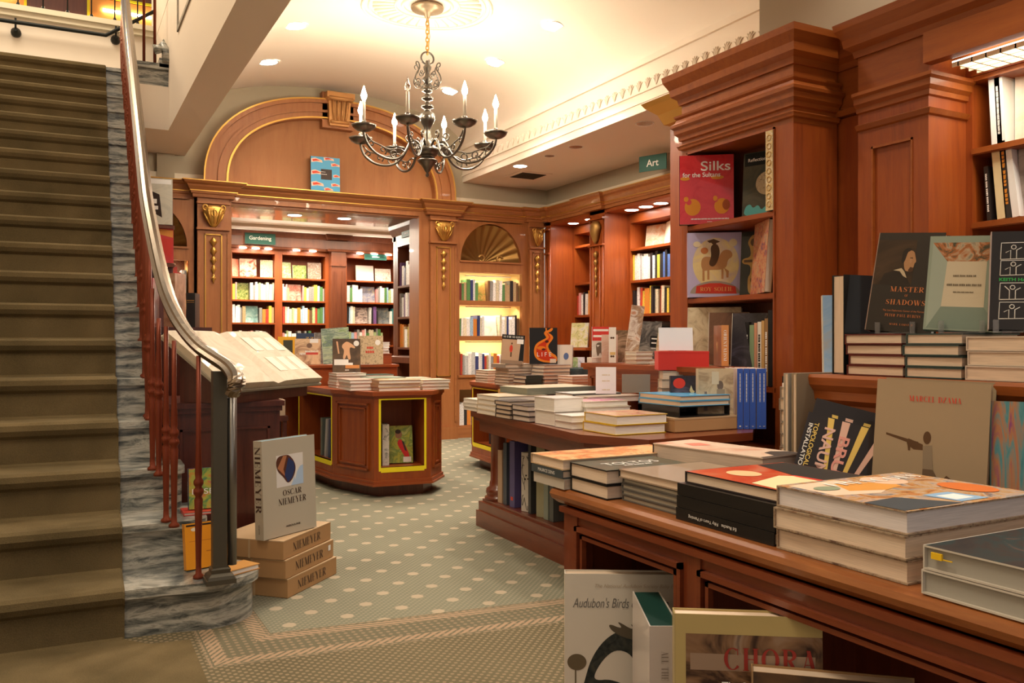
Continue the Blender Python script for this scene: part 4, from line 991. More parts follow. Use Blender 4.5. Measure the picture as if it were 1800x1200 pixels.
b.build('louvred_panel', TBLV, mt)
rs_ = thing('riser_box', 'panelled cherry riser standing on the column table', 'riser', (2.70, 3.16, .721))
b = MB(); b.box(.01, .26, .0, 1.0, 0, .24); b.build('carcass', CHH, rs_)
b = MB(); b.box(-.02, .28, -.03, 1.03, .25, .275); b.box(-.01, .27, -.02, 1.02, .238, .25); b.build('top_board', CHH, rs_)
b = MB()
for a, c_ in ((.04, .48), (.52, .96)):
    b.box(0, .01, a, a + .012, .03, .2); b.box(0, .01, c_ - .012, c_, .03, .2); b.box(0, .01, a, c_, .19, .2); b.box(0, .01, a, c_, .03, .04)
b.build('panel_moulding', CHH, rs_)
# ---- near table
ZT = .72; NX = 1.2
ft = thing('display_table', 'large dark cherry table in the right foreground with rounded worn edge', 'table')
b = MB(); b.box(NX + .02, 3.0, .35, 1.98, ZT - .035, ZT); b.build('tabletop', TBLV, ft)
b = MB(); nosing = [(0, ZT - .045), (.018, ZT - .04), (.032, ZT - .028), (.036, ZT - .016), (.032, ZT - .005), (.02, ZT + .001), (0, ZT + .002), (-.03, ZT + .0015), (-.03, ZT - .045)]
b.sweep([(NX + .03, .35), (NX + .03, 1.99), (3.0, 1.99)][::-1], [(o, z) for o, z in nosing]) ; b.build('worn_edge', NOSE, ft)
b = MB(); b.box(NX + .015, NX + .04, .35, 1.97, .633, ZT - .045); b.box(NX + .0, NX + .04, .35, 1.985, ZT - .06, ZT - .045); b.box(NX + .04, 2.9, 1.95, 1.97, .633, .68); b.build('apron', TBL, ft)
for y0, y1 in ((1.91, 1.975), (1.42, 1.475), (.35, .45)):
    b = MB(); b.box(NX + .01, NX + .06, y0, y1, .03, .66); b.build('post', TBLV, ft)
b = MB()
for ya, yb_ in ((1.475, 1.91), (.45, 1.42)):
    for d_, e in ((0, .012), (.02, .01)):
        b.box(NX + .0 + d_ * .3, NX + .02, ya + d_, ya + d_ + e, .1, .633 - d_); b.box(NX + d_ * .3, NX + .02, yb_ - d_ - e, yb_ - d_, .1, .633 - d_); b.box(NX + d_ * .3, NX + .02, ya + d_, yb_ - d_, .633 - d_ - e, .633 - d_)
b.build('opening_moulding', TBL, ft)
b = MB(); b.box(NX + .5, NX + .53, .4, 1.95, .05, .66); b.box(NX + .05, NX + .5, 1.925, 1.95, .05, .66); b.box(NX + .05, NX + .5, 1.43, 1.46, .05, .66); b.build('carcass', TBLV, ft)
b = MB(); b.box(NX - .30, NX + .53, .35, 2.0, 0, .085); b.build('plinth', TBL, ft)
r2 = thing('riser_box', 'long cherry riser with a moulded cap along the near table', 'riser', (1.85, .35, ZT + .002))
b = MB(); b.box(.03, .7, 0, 1.32, 0, .25); b.build('carcass', TBL, r2)
b = MB(); b.sweep([(.03, 0), (.03, 1.32), (.7, 1.32)][::-1], [(0, .20), (.006, .20), (.012, .225), (.03, .24), (.034, .262), (.05, .28), (.054, .30), (.05, .308), (0, .308)]); b.box(.03, .7, 0, 1.32, .25, .308); b.build('moulded_cap', CHY, r2)
ZR = ZT + .002 + .308
# ---- book stand by the stair
ls = thing('atlas_stand', 'dark mahogany cabinet stand beside the stair carrying the big open book', 'cabinet', (.46, 4.32, 0))
b = MB(); b.box(0, .52, 0, .62, .06, .80); b.box(.03, .49, .03, .6, 0, .06); b.build('carcass', DK, ls)
b = MB(); b.sweep([(0, 0), (0, .62), (.52, .62), (.52, 0)][::-1], [(0, .0), (0, .0)]) if False else b.box(-.02, .54, -.02, .64, .80, .825); b.box(-.01, .53, -.01, .63, .775, .80); b.build('top_board', DK, ls)
b = MB(); 
for x0, x1 in ((.05, .25), (.27, .47)):
    b.box(x0, x0 + .012, -.01, 0, .14, .70); b.box(x1 - .012, x1, -.01, 0, .14, .70); b.box(x0, x1, -.01, 0, .69, .70); b.box(x0, x1, -.01, 0, .14, .152)
b.build('panel_moulding', DK, ls)
b = MB(); _w = [(.73, 4.19), (1.20, 4.64), (1.02, 4.86), (.52, 4.40)]; _z = (.90, .90, 1.10, 1.10); b.add([(x - .46, y - 4.32, .826) for x, y in _w] + [(x - .46, y - 4.32, z) for (x, y), z in zip(_w, _z)], [(3, 2, 1, 0), (4, 5, 6, 7), (0, 1, 5, 4), (1, 2, 6, 5), (2, 3, 7, 6), (3, 0, 4, 7)]); b.build('sloped_desk', DK, ls)
# dark box and tower behind it, partly hidden by the rail
bx = thing('book_pedestal', 'dark wooden box behind the open book carrying two old bindings', 'box', (.42, 5.12, 0))
b = MB(); b.box(0, .34, 0, .45, 0, 1.17); b.build('carcass', DK, bx); b = MB(); b.box(-.015, .355, -.015, .465, 1.17, 1.20); b.build('top_board', DK, bx)
tw = thing('display_tower', 'narrow plum-coloured display case behind the bannister with picture books', 'bookcase', (.465, 5.72, 0))
b = MB(); b.box(0, .17, 0, .3, 0, 2.0); b.build('carcass', wood('plum_stained_wood', (.08, .03, .035), (.15, .06, .06), (.2, .09, .08)), tw)
for z in (1.60, 1.835): 
    b = MB(); b.box(0, .17, -.09, 0, z - .02, z); b.build('shelf', DKC, tw)
# black folding step stool between tables
sk = thing('step_ladder', 'black step stool standing behind the blue volumes', 'ladder', (2.73, 2.42, 0), R(-8))
b = MB(); b.box(0, .34, 0, .30, .90, .97); b.build('top_tray', BLACK, sk)
for x in (.0, .31):
    for y0 in (0, .27): b = MB(); b.box(x, x + .03, y0, y0 + .03, 0, .90); b.build('leg', BLACK, sk)
for z in (.22, .46, .68): b = MB(); b.box(.03, .31, .0, .2, z - .02, z); b.build('tread', BLACK, sk)
# ================================================================ BOOKS
KRAFT = mat('kraft_card', (.44, .25, .11), .75)
def C(*c): return mat('cover_colour', c, .35, coat=.3)
def book(label, w, d, t, M, cover, front=None, spine=None, side='L', pg=None, name='book', cat='book', group=None, bd=.003, inset_=.004, spec=None):
    """a closed book lying in local space: width x, height y, thickness z, front cover up; spine on side L R F or B"""
    pg = pg or PG; b = MB(); front = front or cover; spine = spine or cover
    b.box(0, w, 0, d, 0, bd, 0); 
    z0, z1 = t - bd, t
    b.box(0, w, 0, d, z0, z1, 0); b.m[-5] = 1                    # top face carries the front picture
    e = .0025
    if side == 'L': b.box(-e, 0, 0, d, 0, t, 2)
    elif side == 'R': b.box(w, w + e, 0, d, 0, t, 2)
    elif side == 'F': b.box(0, w, -e, 0, 0, t, 2)
    else: b.box(0, w, d, d + e, 0, t, 2)
    o = b.build(name, [cover, front, spine]); o.matrix_world = M; tag(o, label, cat, group)
    i = inset_; p = MB(); p.box(0 if side == 'L' else i, w - (0 if side == 'R' else i), 0 if side == 'F' else i, d - (0 if side == 'B' else i), bd, t - bd)
    p.build('page_block', pg, o)
    return o
def FL(x, y, z, ang=0): return Matrix.Translation((x, y, z)) @ Matrix.Rotation(R(ang), 4, 'Z')
def ST(x, y, z, ang=0, tilt=6, roll=0): return Matrix.Translation((x, y, z)) @ Matrix.Rotation(R(ang), 4, 'Z') @ Matrix.Rotation(R(roll), 4, 'Y') @ Matrix.Rotation(R(90 - tilt), 4, 'X')
def facing(px): return -(28 + math.degrees(math.atan((px - 900) / F)))
def stand(px, py, z, w, h, t, face=None, tilt=6, roll=0, D=None):
    """matrix for an upright book whose front-bottom-left corner shows at px,py on height z (or at depth D)"""
    q = at(px, py, z) if D is None else atD(px, py, D)
    a = facing(px + 20) if face is None else face
    ca, sa = math.cos(R(a)), math.sin(R(a)); ct = math.cos(R(tilt))
    return ST(q[0] - sa * t * ct, q[1] + ca * t * ct, q[2], a, tilt, roll)
POS = ['topmost', 'second from top', 'third from top', 'fourth from top', 'fifth from top', 'sixth from top', 'seventh from top']
def sd(px, D, z, t, face, tilt=8, roll=0):
    q = atD(px, 600, D); ct = math.cos(R(tilt)); return ST(q[0] - math.sin(R(face)) * t * ct, q[1] + math.cos(R(face)) * t * ct, z, face, tilt, roll)
def stack(desc, n, w, d, t, x, y, z, cover, ang=0, front=None, spine=None, side='B', pg=None, group=None, jit=.006, top=None):
    for k in range(n):
        pos = POS[n - 1 - k] if k < n - 1 else ('topmost' if n > 1 else '')
        if k == 0 and n > 2: pos = 'bottom one'
        lab = desc + (', ' + pos.replace(' from top', ' down').replace(' one', '') if n > 1 else '')
        j = lambda: rnd.uniform(-jit, jit)
        book(lab, w, d, t, FL(x + (j() if k else 0), y + (j() if k else 0), z + k * (t + .0008), ang + (rnd.uniform(-1, 1) if k else 0)), cover, front if k == n - 1 else None, spine, side, pg, 'stacked_book', 'book', group)
    return z + n * (t + .0008)
def poly(parent, name, shapes, w, d, t, curved=True):
    """flat printed shapes on the front cover; u,v run 0..1 from the lower left"""
    b = MB(); mats = []
    for k, (m, pts) in enumerate(shapes):
        if m not in mats: mats.append(m)
        if len(pts) in range(7, 40) and curved:
            for _ in range(2):
                pts = [p_ for i in range(len(pts)) for p_ in ((.75 * pts[i][0] + .25 * pts[(i + 1) % len(pts)][0], .75 * pts[i][1] + .25 * pts[(i + 1) % len(pts)][1]), (.25 * pts[i][0] + .75 * pts[(i + 1) % len(pts)][0], .25 * pts[i][1] + .75 * pts[(i + 1) % len(pts)][1]))]
        n = len(pts); zz = t + .0003 + .00012 * k
        b.add([(u * w, v * d, zz) for u, v in pts], [tuple(range(n))], mats.index(m))
    return b.build(name, mats, parent)
def ell(cx, cy, rx, ry, n=20, a0=0, a1=360): return [(cx + rx * math.cos(R(a0 + (a1 - a0) * i / n)), cy + ry * math.sin(R(a0 + (a1 - a0) * i / n))) for i in range(n if a1 - a0 == 360 else n + 1)]
def rect(x0, y0, x1, y1): return [(x0, y0), (x1, y0), (x1, y1), (x0, y1)]
def ink(*c): return mat('print_ink', c, .5)
SPM = lambda w, d, t: Matrix.Translation((-.0032, d / 2, t / 2)) @ Matrix.Rotation(R(-90), 4, 'Y') @ Matrix.Rotation(R(180), 4, 'Z')
def spine_letter(o, s, m, d, t, length, height, serif=False, x=0, flip=False, bold=0.0, side='L', w=0):
    """lettering along the spine (reads downwards when the book stands)"""
    if side == 'L': B = Matrix(((0, 0, -1, -.0034), (-1, 0, 0, d / 2 + x), (0, 1, 0, t / 2), (0, 0, 0, 1)))
    elif side == 'F': B = Matrix(((1, 0, 0, w / 2 + x), (0, 0, -1, -.0034), (0, 1, 0, t / 2), (0, 0, 0, 1)))
    if flip: B = B @ Matrix.Rotation(math.pi, 4, 'Z')
    return letter(o, s, m, 0, 0, 0, width=length, height=height, name='spine_title', M=B, serif=serif, bold=bold)
INKB, INKW, INKR = ink(.01, .01, .01), ink(.85, .83, .78), ink(.62, .07, .04)

# ---------------------------------------------------------------- rows of shelved books (spines outward)
def shelf_mat(pgm):
    m, t, b = nt('shelved_cover', .45, coat=.15)
    oi = N(t, 'ShaderNodeObjectInfo'); tc = N(t, 'ShaderNodeTexCoord'); s_ = N(t, 'ShaderNodeSeparateXYZ'); t.links.new(tc.outputs['Object'], s_.inputs[0])
    # a title block of contrasting ink down the middle of the spine, different on each book
    ad = N(t, 'ShaderNodeVectorMath', operation='ADD'); t.links.new(tc.outputs['Object'], ad.inputs[0])
    cb = N(t, 'ShaderNodeCombineXYZ'); mu = N(t, 'ShaderNodeMath', operation='MULTIPLY'); t.links.new(oi.outputs['Random'], mu.inputs[0]); mu.inputs[1].default_value = 37.0
    t.links.new(mu.outputs[0], cb.inputs[0]); t.links.new(mu.outputs[0], cb.inputs[2]); t.links.new(cb.outputs[0], ad.inputs[1])
    mp = N(t, 'ShaderNodeMapping'); mp.inputs['Scale'].default_value = (1.2, .1, 9); t.links.new(ad.outputs[0], mp.inputs[0])
    n = N(t, 'ShaderNodeTexNoise', i_Scale=2.2, i_Detail=2.0); t.links.new(mp.outputs[0], n.inputs['Vector'])
    r = N(t, 'ShaderNodeMapRange'); r.inputs['From Min'].default_value = .57; r.inputs['From Max'].default_value = .60; t.links.new(n.outputs[0], r.inputs['Value'])
    hsv = N(t, 'ShaderNodeHueSaturation'); hsv.inputs['Hue'].default_value = .62; hsv.inputs['Value'].default_value = .55; t.links.new(oi.outputs['Color'], hsv.inputs['Color'])
    f = N(t, 'ShaderNodeMath', operation='MULTIPLY'); t.links.new(r.outputs[0], f.inputs[0]); f.inputs[1].default_value = .75
    t.links.new(mixc(t, f.outputs[0], oi.outputs['Color'], hsv.outputs[0]), b.inputs['Base Color']); return m
SHM = shelf_mat(PG)
def unit_book():
    b = MB(); b.box(0, .07, 0, 1, 0, 1); b.box(.93, 1, 0, 1, 0, 1); b.box(.07, .93, 0, .02, 0, 1); b.box(.07, .93, .02, .985, .015, .985, 1)
    me = bpy.data.meshes.new('shelved_book'); me.from_pydata(b.v, [], b.f); me.materials.append(SHM); me.materials.append(PGW)
    me.polygons.foreach_set('material_index', b.m); return me
UB = unit_book()
PAL = {'white': (.82, .80, .76), 'cream': (.72, .63, .45), 'black': (.02, .02, .022), 'red': (.50, .035, .03), 'orange': (.68, .22, .04), 'yellow': (.75, .52, .07), 'green': (.10, .24, .07), 'pale green': (.42, .52, .25),
       'navy': (.03, .05, .16), 'blue': (.08, .17, .42), 'sky blue': (.35, .52, .66), 'grey': (.30, .29, .27), 'silver': (.52, .52, .50), 'brown': (.16, .075, .035), 'tan': (.45, .30, .16), 'pink': (.70, .30, .30), 'purple': (.17, .08, .24), 'teal': (.05, .26, .26), 'maroon': (.16, .02, .025)}
USED = set()
def uniq(lab, idx, n):
    if lab not in USED: USED.add(lab); return lab
    ow = ['first', 'second', 'third', 'fourth', 'fifth', 'sixth', 'seventh', 'eighth', 'ninth', 'tenth', 'eleventh', 'twelfth', 'thirteenth', 'fourteenth', 'fifteenth', 'sixteenth', 'seventeenth', 'eighteenth', 'nineteenth', 'twentieth']
    l2 = lab + (f', {ow[idx]} from left' if idx <= n / 2 else f', {ow[n - 1 - idx]} from right' if idx < n - 1 else ', rightmost'); USED.add(l2); return l2
def row(where, M, length, maxh, depth, colours, n=None, tmin=.022, tmax=.05, hmin=.72, group=None, faces=(), lean=True, seed=0, front=.02, maxn=99):
    """books standing along local +x of M, spines towards local -y. faces: {slot: (label, material, width)} face-out books"""
    r = random.Random(seed * 7 + 3); x = .004; items = []; k = 0
    faces = dict(faces)
    while x < length - tmin:
        if k in faces:
            lab, m, fw = faces[k]; items.append(('f', lab, m, fw, x)); x += fw + .008; k += 1; continue
        t_ = min(r.uniform(tmin, tmax), length - x - .002)
        if t_ < tmin * .8 or k >= maxn: break
        items.append(('s', r.choice(colours), t_, r.uniform(hmin, 1.0) * maxh, x)); x += t_ + .0015; k += 1
    out = []
    spn = [i for i in items if i[0] == 's']; n = len(items)
    for i, it in enumerate(items):
        if it[0] == 'f':
            _, lab, m, fw, xx = it; h = maxh * .93; th = .02
            o = book(lab, fw, h, th, M @ Matrix.Translation((xx, front + .05 + th, 0)) @ Matrix.Rotation(R(82), 4, 'X'), C(.6, .55, .45), m, None, 'L', PGW, 'face_out_book', 'book')
            out.append(o); continue
        _, cn, t_, h, xx = it
        size = ('tall ' if h > .93 * maxh else 'short ' if h < .80 * maxh else '') + ('slim ' if t_ < tmin + .3 * (tmax - tmin) else 'thick ' if t_ > tmin + .75 * (tmax - tmin) else '')
        nb = lambda j: (None if j < 0 or j >= n else (items[j][1] if items[j][0] == 's' else 'face-out'))
        a, c_ = nb(i - 1), nb(i + 1)
        rel = f'between {a} and {c_}' if a and c_ else (f'at left end by {c_}' if c_ else f'at right end by {a}')
        o = bpy.data.objects.new('shelved_book', UB); COL.objects.link(o)
        col = PAL[cn]; jt = r.uniform(.85, 1.15); o.color = (*[min(1, q * jt) for q in col], 1)
        ln = r.choice([0, 0, 0, 0, r.uniform(1, 3.0)]) if lean else 0
        o.matrix_world = M @ Matrix.Translation((xx, front + r.uniform(0, .015), .0)) @ Matrix.Rotation(R(ln * .6), 4, 'Y') @ Matrix.Diagonal((t_ * .98, depth * r.uniform(.85, 1), h, 1))
        tag(o, uniq(f'{size}{cn} book {rel}, {where}', i, n), 'book', group or ('books on ' + where)); out.append(o)
    return out
LIGHTMIX = ['white', 'white', 'white', 'cream', 'pale green', 'green', 'yellow', 'pink', 'sky blue', 'orange', 'silver', 'white', 'grey']
VIV = ['yellow', 'orange', 'green', 'white', 'pale green', 'cream', 'red', 'brown', 'sky blue', 'white', 'tan']
COOL = ['white', 'white', 'silver', 'grey', 'sky blue', 'navy', 'white', 'cream', 'purple', 'teal', 'black', 'white']
DARK = ['black', 'brown', 'navy', 'grey', 'tan', 'white', 'maroon', 'green', 'cream']
WARMM = ['white', 'cream', 'orange', 'tan', 'brown', 'white', 'grey', 'red', 'navy', 'silver']
b_garden = busy('garden_photo_cover', [(.03, .06, .01), (.14, .20, .04), (.35, .36, .10), (.55, .50, .25)], 22)
b_veg = busy('orchard_cover', [(.70, .55, .40), (.68, .50, .35), (.45, .07, .03), (.20, .10, .05)], 9)
b_lawn = busy('lawn_cover', [(.70, .72, .60), (.30, .40, .15), (.60, .55, .35)], 14)
b_city = busy('skyline_cover', [(.45, .38, .38), (.60, .48, .42), (.16, .12, .12), (.05, .05, .06)], 12, stretch=(1, 3, 1))
b_red = busy('red_garden_cover', [(.45, .03, .02), (.60, .30, .22), (.70, .62, .52)], 8)
b_pale = busy('pale_pink_cover', [(.75, .62, .55), (.80, .70, .62)], 6)
b_gold = busy('gold_floral_cover', [(.55, .38, .16), (.72, .60, .38), (.30, .20, .06)], 18)
b_teal = busy('teal_cover', [(.10, .26, .26), (.30, .48, .46), (.75, .78, .74)], 7)
G1, G2, G3 = 'in the bay under the Gardening sign', 'in the bay left of the dark column', 'in the bay right of the dark column'
def ginner(x0, z): return Matrix.Translation((x0 + .06, 13.0, z))
W1, W2, W3 = .73 - .12, .77 - .12, .93 - .12
def faceout(lab, m, x, y, z, w, h, ang=0, t=.02, tilt=7): return book(lab, w, h, t, ST(x, y, z, ang, tilt), C(.6, .55, .45), m, None, 'L', PGW, 'face_out_book', 'book')
faceout('red book turned sideways at the left of the top Gardening shelf', busy('red_flower_cover', [(.6, .08, .04), (.75, .45, .30)], 8), 2.27, 13.10, 2.08, .16, .27, 35)
faceout('cream cover with two red fruits on the top Gardening shelf', b_veg, 2.39, 13.14, 2.08, .24, .28)
faceout('pale gold botanical cover at the right of the top Gardening shelf', b_gold, 2.69, 13.14, 2.08, .18, .27, -12)
faceout('green and white cover left of the meadow book on the middle bay top shelf', b_lawn, 2.99, 13.12, 2.08, .17, .25, 15)
faceout('meadow cover in the middle of the second bay top shelf', b_garden, 3.17, 13.12, 2.08, .21, .21)
faceout('bark-brown cover at the right of the second bay top shelf', busy('bark_cover', [(.5, .35, .25), (.22, .13, .09), (.6, .48, .4)], 16), 3.41, 13.14, 2.08, .2, .26, -10)
faceout('plain pale pink cover standing on the top shelf right of the dark column', b_pale, 4.17, 13.12, 2.08, .29, .25)
faceout('brown blossom cover right of the pale pink one in the far room', busy('blossom_cover', [(.35, .24, .18), (.7, .6, .5), (.15, .1, .08)], 25), 4.49, 13.12, 2.08, .26, .21)
row('second Gardening shelf', ginner(2.20, 1.74), W1, .27, .2, LIGHTMIX, faces=[(2, ('mossy garden photograph cover among the spines under the Gardening sign', b_garden, .18))], seed=1)
row('third Gardening shelf', ginner(2.20, 1.40), W1, .27, .2, VIV + LIGHTMIX, faces=[(5, ('teal fountain cover among the spines on the third Gardening shelf', b_teal, .19))], seed=2)
row('low Gardening shelf', ginner(2.20, 1.06), W1, .24, .2, LIGHTMIX, seed=3, maxn=11)
row('second shelf left of dark column', ginner(2.93, 1.74), W2, .27, .2, LIGHTMIX + VIV, faces=[(4, ('red topped garden cover left of the dark column', b_red, .19))], seed=4)
row('third shelf left of dark column', ginner(2.93, 1.40), W2, .27, .2, VIV, seed=5)
row('low shelf left of dark column', ginner(2.93, 1.06), W2, .24, .2, LIGHTMIX, seed=6, maxn=12)
row('second shelf right of dark column', ginner(3.93, 1.74), W3, .27, .2, LIGHTMIX, faces=[(6, ('dusky landscape cover on the second shelf right of the dark column', busy('dusk_cover', [(.10, .12, .20), (.30, .28, .32), (.45, .42, .2)], 10), .22))], seed=7)
row('third shelf right of dark column', ginner(3.93, 1.40), W3, .28, .2, COOL, faces=[(4, ('pale skyline photograph cover right of the dark column', b_city, .22)), (9, ('dark skyline cover at the right of the third shelf', busy('dark_skyline_cover', [(.05, .07, .09), (.2, .22, .22), (.35, .3, .2)], 10), .20))], seed=8)
row('low shelf right of dark column', ginner(3.93, 1.06), W3, .27, .2, LIGHTMIX, seed=9, maxn=15)
# passage case (faces left)
for z, k, wh, cols in ((1.80, 11, 'top shelf of passage case', COOL), (1.42, 12, 'middle shelf of passage case', COOL + ['purple', 'red']), (1.05, 13, 'lowest shelf of passage case', ['orange', 'cream', 'tan', 'yellow', 'white', 'red'])):
    row(wh, Matrix.Translation((3.70, 9.97, z)) @ Matrix.Rotation(R(-90), 4, 'Z'), .70, .30, .22, cols, seed=k, tmin=.045, tmax=.085)
# shell niche
def niche(z, L=.83): return Matrix.Translation((4.53 - L / 2, YB, z))
row('top lit niche shelf', niche(1.60), .82, .255, .2, DARK + ['cream', 'white'], seed=21, faces=[(7, ('amber still life cover under the shell', busy('amber_cover', [(.35, .15, .03), (.6, .35, .1), (.2, .25, .05), (.7, .5, .2)], 10), .12))], hmin=.75)
row('middle lit niche shelf', niche(1.185), .82, .26, .2, ['white', 'cream', 'navy', 'green', 'brown', 'white', 'sky blue', 'black', 'orange'], seed=22, faces=[(9, ('white cover with a pale green stripe on the middle niche shelf', busy('white_green_cover', [(.85, .85, .8), (.8, .82, .75), (.45, .60, .25)], 4), .19))], hmin=.75)
row('lowest lit niche shelf', niche(.73), .82, .27, .2, WARMM, seed=23, hmin=.78)
row('opening below the niche', niche(.14), .45, .27, .2, ['white', 'cream', 'orange', 'brown', 'white', 'black'], seed=24, hmin=.85)
row('niche behind the rail', Matrix.Translation((.95, YB, 1.60)), .20, .27, .2, ['red', 'white', 'red', 'orange'], seed=25)
row('second shelf behind the rail', Matrix.Translation((.95, YB, 1.185)), .20, .27, .2, ['red', 'maroon', 'orange', 'white'], seed=26)
# right wall bays (shelves face left, local x runs towards the camera)
def rw(y, z): return Matrix.Translation((XS, y, z)) @ Matrix.Rotation(R(-90), 4, 'Z')
book('dark grey album standing alone on the top shelf of the corner bay', .3, .2, .03, Matrix.Translation((XS + .16, 8.42, 2.28)) @ Matrix.Rotation(R(-90), 4, 'Z') @ Matrix.Rotation(R(84), 4, 'X'), C(.06, .06, .055), name='face_out_book')
row('second corner bay shelf', rw(8.50, 1.83), .42, .34, .2, ['white', 'pink', 'red', 'white', 'cream'], seed=31, tmin=.03, tmax=.06)
row('third corner bay shelf', rw(8.82, 1.44), .72, .32, .2, ['white', 'tan', 'red', 'black', 'white', 'red', 'pink', 'orange'], seed=32, tmin=.03, tmax=.055)
for y, z, w_, h, ang, lab, m in ((7.60, 2.14, .33, .25, -78, 'pale autumn cover on the top shelf left of the white book, right wall', busy('autumn_cover', [(.75, .68, .55), (.62, .45, .30), (.65, .25, .10)], 9)), (7.26, 2.14, .20, .25, -112, 'cream portrait cover on the top shelf of the right wall', busy('cream_portrait_cover', [(.74, .66, .50), (.68, .58, .42), (.2, .14, .1)], 6)), (6.86, 2.14, .19, .25, -80, 'red and cream cover on the top shelf behind the tall bookcase', b_red)):
    book(lab, w_, h, .025, ST(XS + .16, y, z, ang, 7), C(.7, .65, .55), m, None, 'L', PGW, 'face_out_book')
row('second right wall shelf', rw(7.68, 1.79), .70, .29, .2, ['yellow', 'blue', 'purple', 'white', 'white', 'cream', 'white', 'silver', 'white', 'black', 'pink'], seed=33, hmin=.8)
row('third right wall shelf', rw(7.68, 1.42), .70, .30, .2, ['yellow', 'black', 'black', 'orange', 'red', 'cream', 'brown', 'black', 'white'], seed=34, hmin=.8)
row('low right wall shelf', rw(7.68, 1.05), .70, .29, .2, ['grey', 'white', 'black', 'silver'], seed=35, maxn=12)
row('second shelf beside the tall case', rw(6.90, 1.79), .24, .29, .2, ['white', 'pink', 'white', 'maroon', 'cream'], seed=36, hmin=.85)
row('third shelf beside the tall case', rw(6.90, 1.42), .24, .30, .2, ['green', 'red', 'teal', 'white', 'yellow'], seed=37, hmin=.8)
row('low shelf beside the tall case', rw(6.90, 1.05), .24, .29, .2, ['white', 'black', 'grey'], seed=38)

# ---------------------------------------------------------------- tall case: face-out books
def glyph_figure(cx, cy, s): return [(cx + s * x, cy + s * y) for x, y in ((-.5, -1), (-.1, -.1), (-.6, .3), (-.5, .4), (0, .2), (.5, .6), (.6, .5), (.15, 0), (.5, -1), (.3, -1), (0, -.3), (-.3, -1))]
z = 1.752
M = stand(1200, 384, 0, .285, .40, .04, face=-44, tilt=3, D=4.44)
REDB = busy('crimson_silk_cover', [(.52, .012, .02), (.62, .03, .035), (.58, .02, .03)], 9, .18, coat=.8)
o = book('glossy crimson book titled Silks for the Sultans, leaning out of the tall bookcase', .285, .375, .04, ST(3.0, 3.69, z, -38, 2), C(.06, .02, .02), REDB, None, 'L', name='picture_book')
ORG = ink(.68, .26, .03)
poly(o, 'cover_picture', [(ORG, ell(.24, .26, .15, .13)), (REDB, ell(.17, .34, .05, .045)), (ORG, ell(.12, .385, .045, .04)), (ORG, ell(.78, .27, .14, .12)), (REDB, ell(.66, .38, .05, .05)), (ORG, ell(.66, .39, .04, .04)), (ORG, ell(.7, .71, .12, .03)), (ORG, ell(.1, .70, .09, .03)), (ink(.35, .08, .02), ell(.86, .29, .07, .08))], .285, .355, .04)
letter(o, 'SILKS'.capitalize(), INKW, .19, .315, .0412, width=.155, height=.052, serif=False, bold=.008); letter(o, 'for the Sultans', INKW, .115, .268, .0412, width=.20, bold=.012); letter(o, '~~~~~~~~~~~~~~~~~~~~~~~~~~~~~~~~~~~~~~~~~~~~~', INKW, .16, .028, .0412, width=.20); letter(o, '~~~~', INKW, .16, .012, .0412, width=.03)
o = book('dark cover titled Reflections of Paradise with a round silver dish', .30, .355, .03, ST(3.20, 3.40, z, -72, 4), C(.01, .012, .012), busy('dark_green_brown_cover', [(.02, .035, .03), (.06, .055, .035), (.09, .08, .05)], 7), name='picture_book')
SIL = busy('silver_dish', [(.35, .27, .16), (.5, .42, .28), (.15, .10, .06)], 60)
poly(o, 'cover_picture', [(ink(.005, .007, .007), rect(.02, .80, .98, .985)), (SIL, ell(.44, .52, .2, .17, 28)), (ink(.08, .32, .30), [(.02, .05), (.05, .2), (.15, .24), (.2, .16), (.3, .22), (.36, .12), (.45, .2), (.5, .06)]), (ink(.08, .32, .30), ell(.82, .22, .06, .035)), (ink(.08, .32, .30), ell(.66, .17, .06, .05)), (INKW, rect(.35, .03, .52, .045))], .30, .355, .03)
letter(o, 'Reflections of Paradise', INKW, .14, .315, .0315, width=.23, bold=.005)
o = book('book with white and gold latticed spine at the top right of the tall bookcase', .22, .385, .045, Matrix.Translation((3.03, 3.075, z)) @ Matrix.Rotation(R(0), 4, 'Z') @ Matrix.Rotation(R(90), 4, 'X'), C(.45, .35, .18), None, busy('lattice_spine', [(.75, .70, .55), (.60, .42, .16), (.80, .76, .62)], 40), name='book')
b = MB()
for i in range(9):
    zc = .03 + i * .04; mm = .018 if i % 3 else .02
    b.tube([(-.004, zc + .014 * math.cos(q * math.pi / 4), .0225 + .014 * math.sin(q * math.pi / 4)) for q in range(8)], .0018, 4, close=True)
b.build('spine_pattern', ink(.50, .28, .07), o)
z = 1.357
LAV = mat('lavender_cover', (.50, .45, .66), .3, coat=.6)
o = book('lavender and yellow cover with a horseman above a red banner', .285, .35, .04, ST(3.03, 3.66, z, -36, 3), LAV, LAV, None, 'L', name='picture_book')
YW = busy('glow_yellow_ground', [(.62, .50, .50), (.80, .66, .30), (.86, .72, .36)], 5)
BRN, TANK, RED2 = ink(.10, .05, .02), ink(.50, .26, .10), ink(.60, .05, .025)
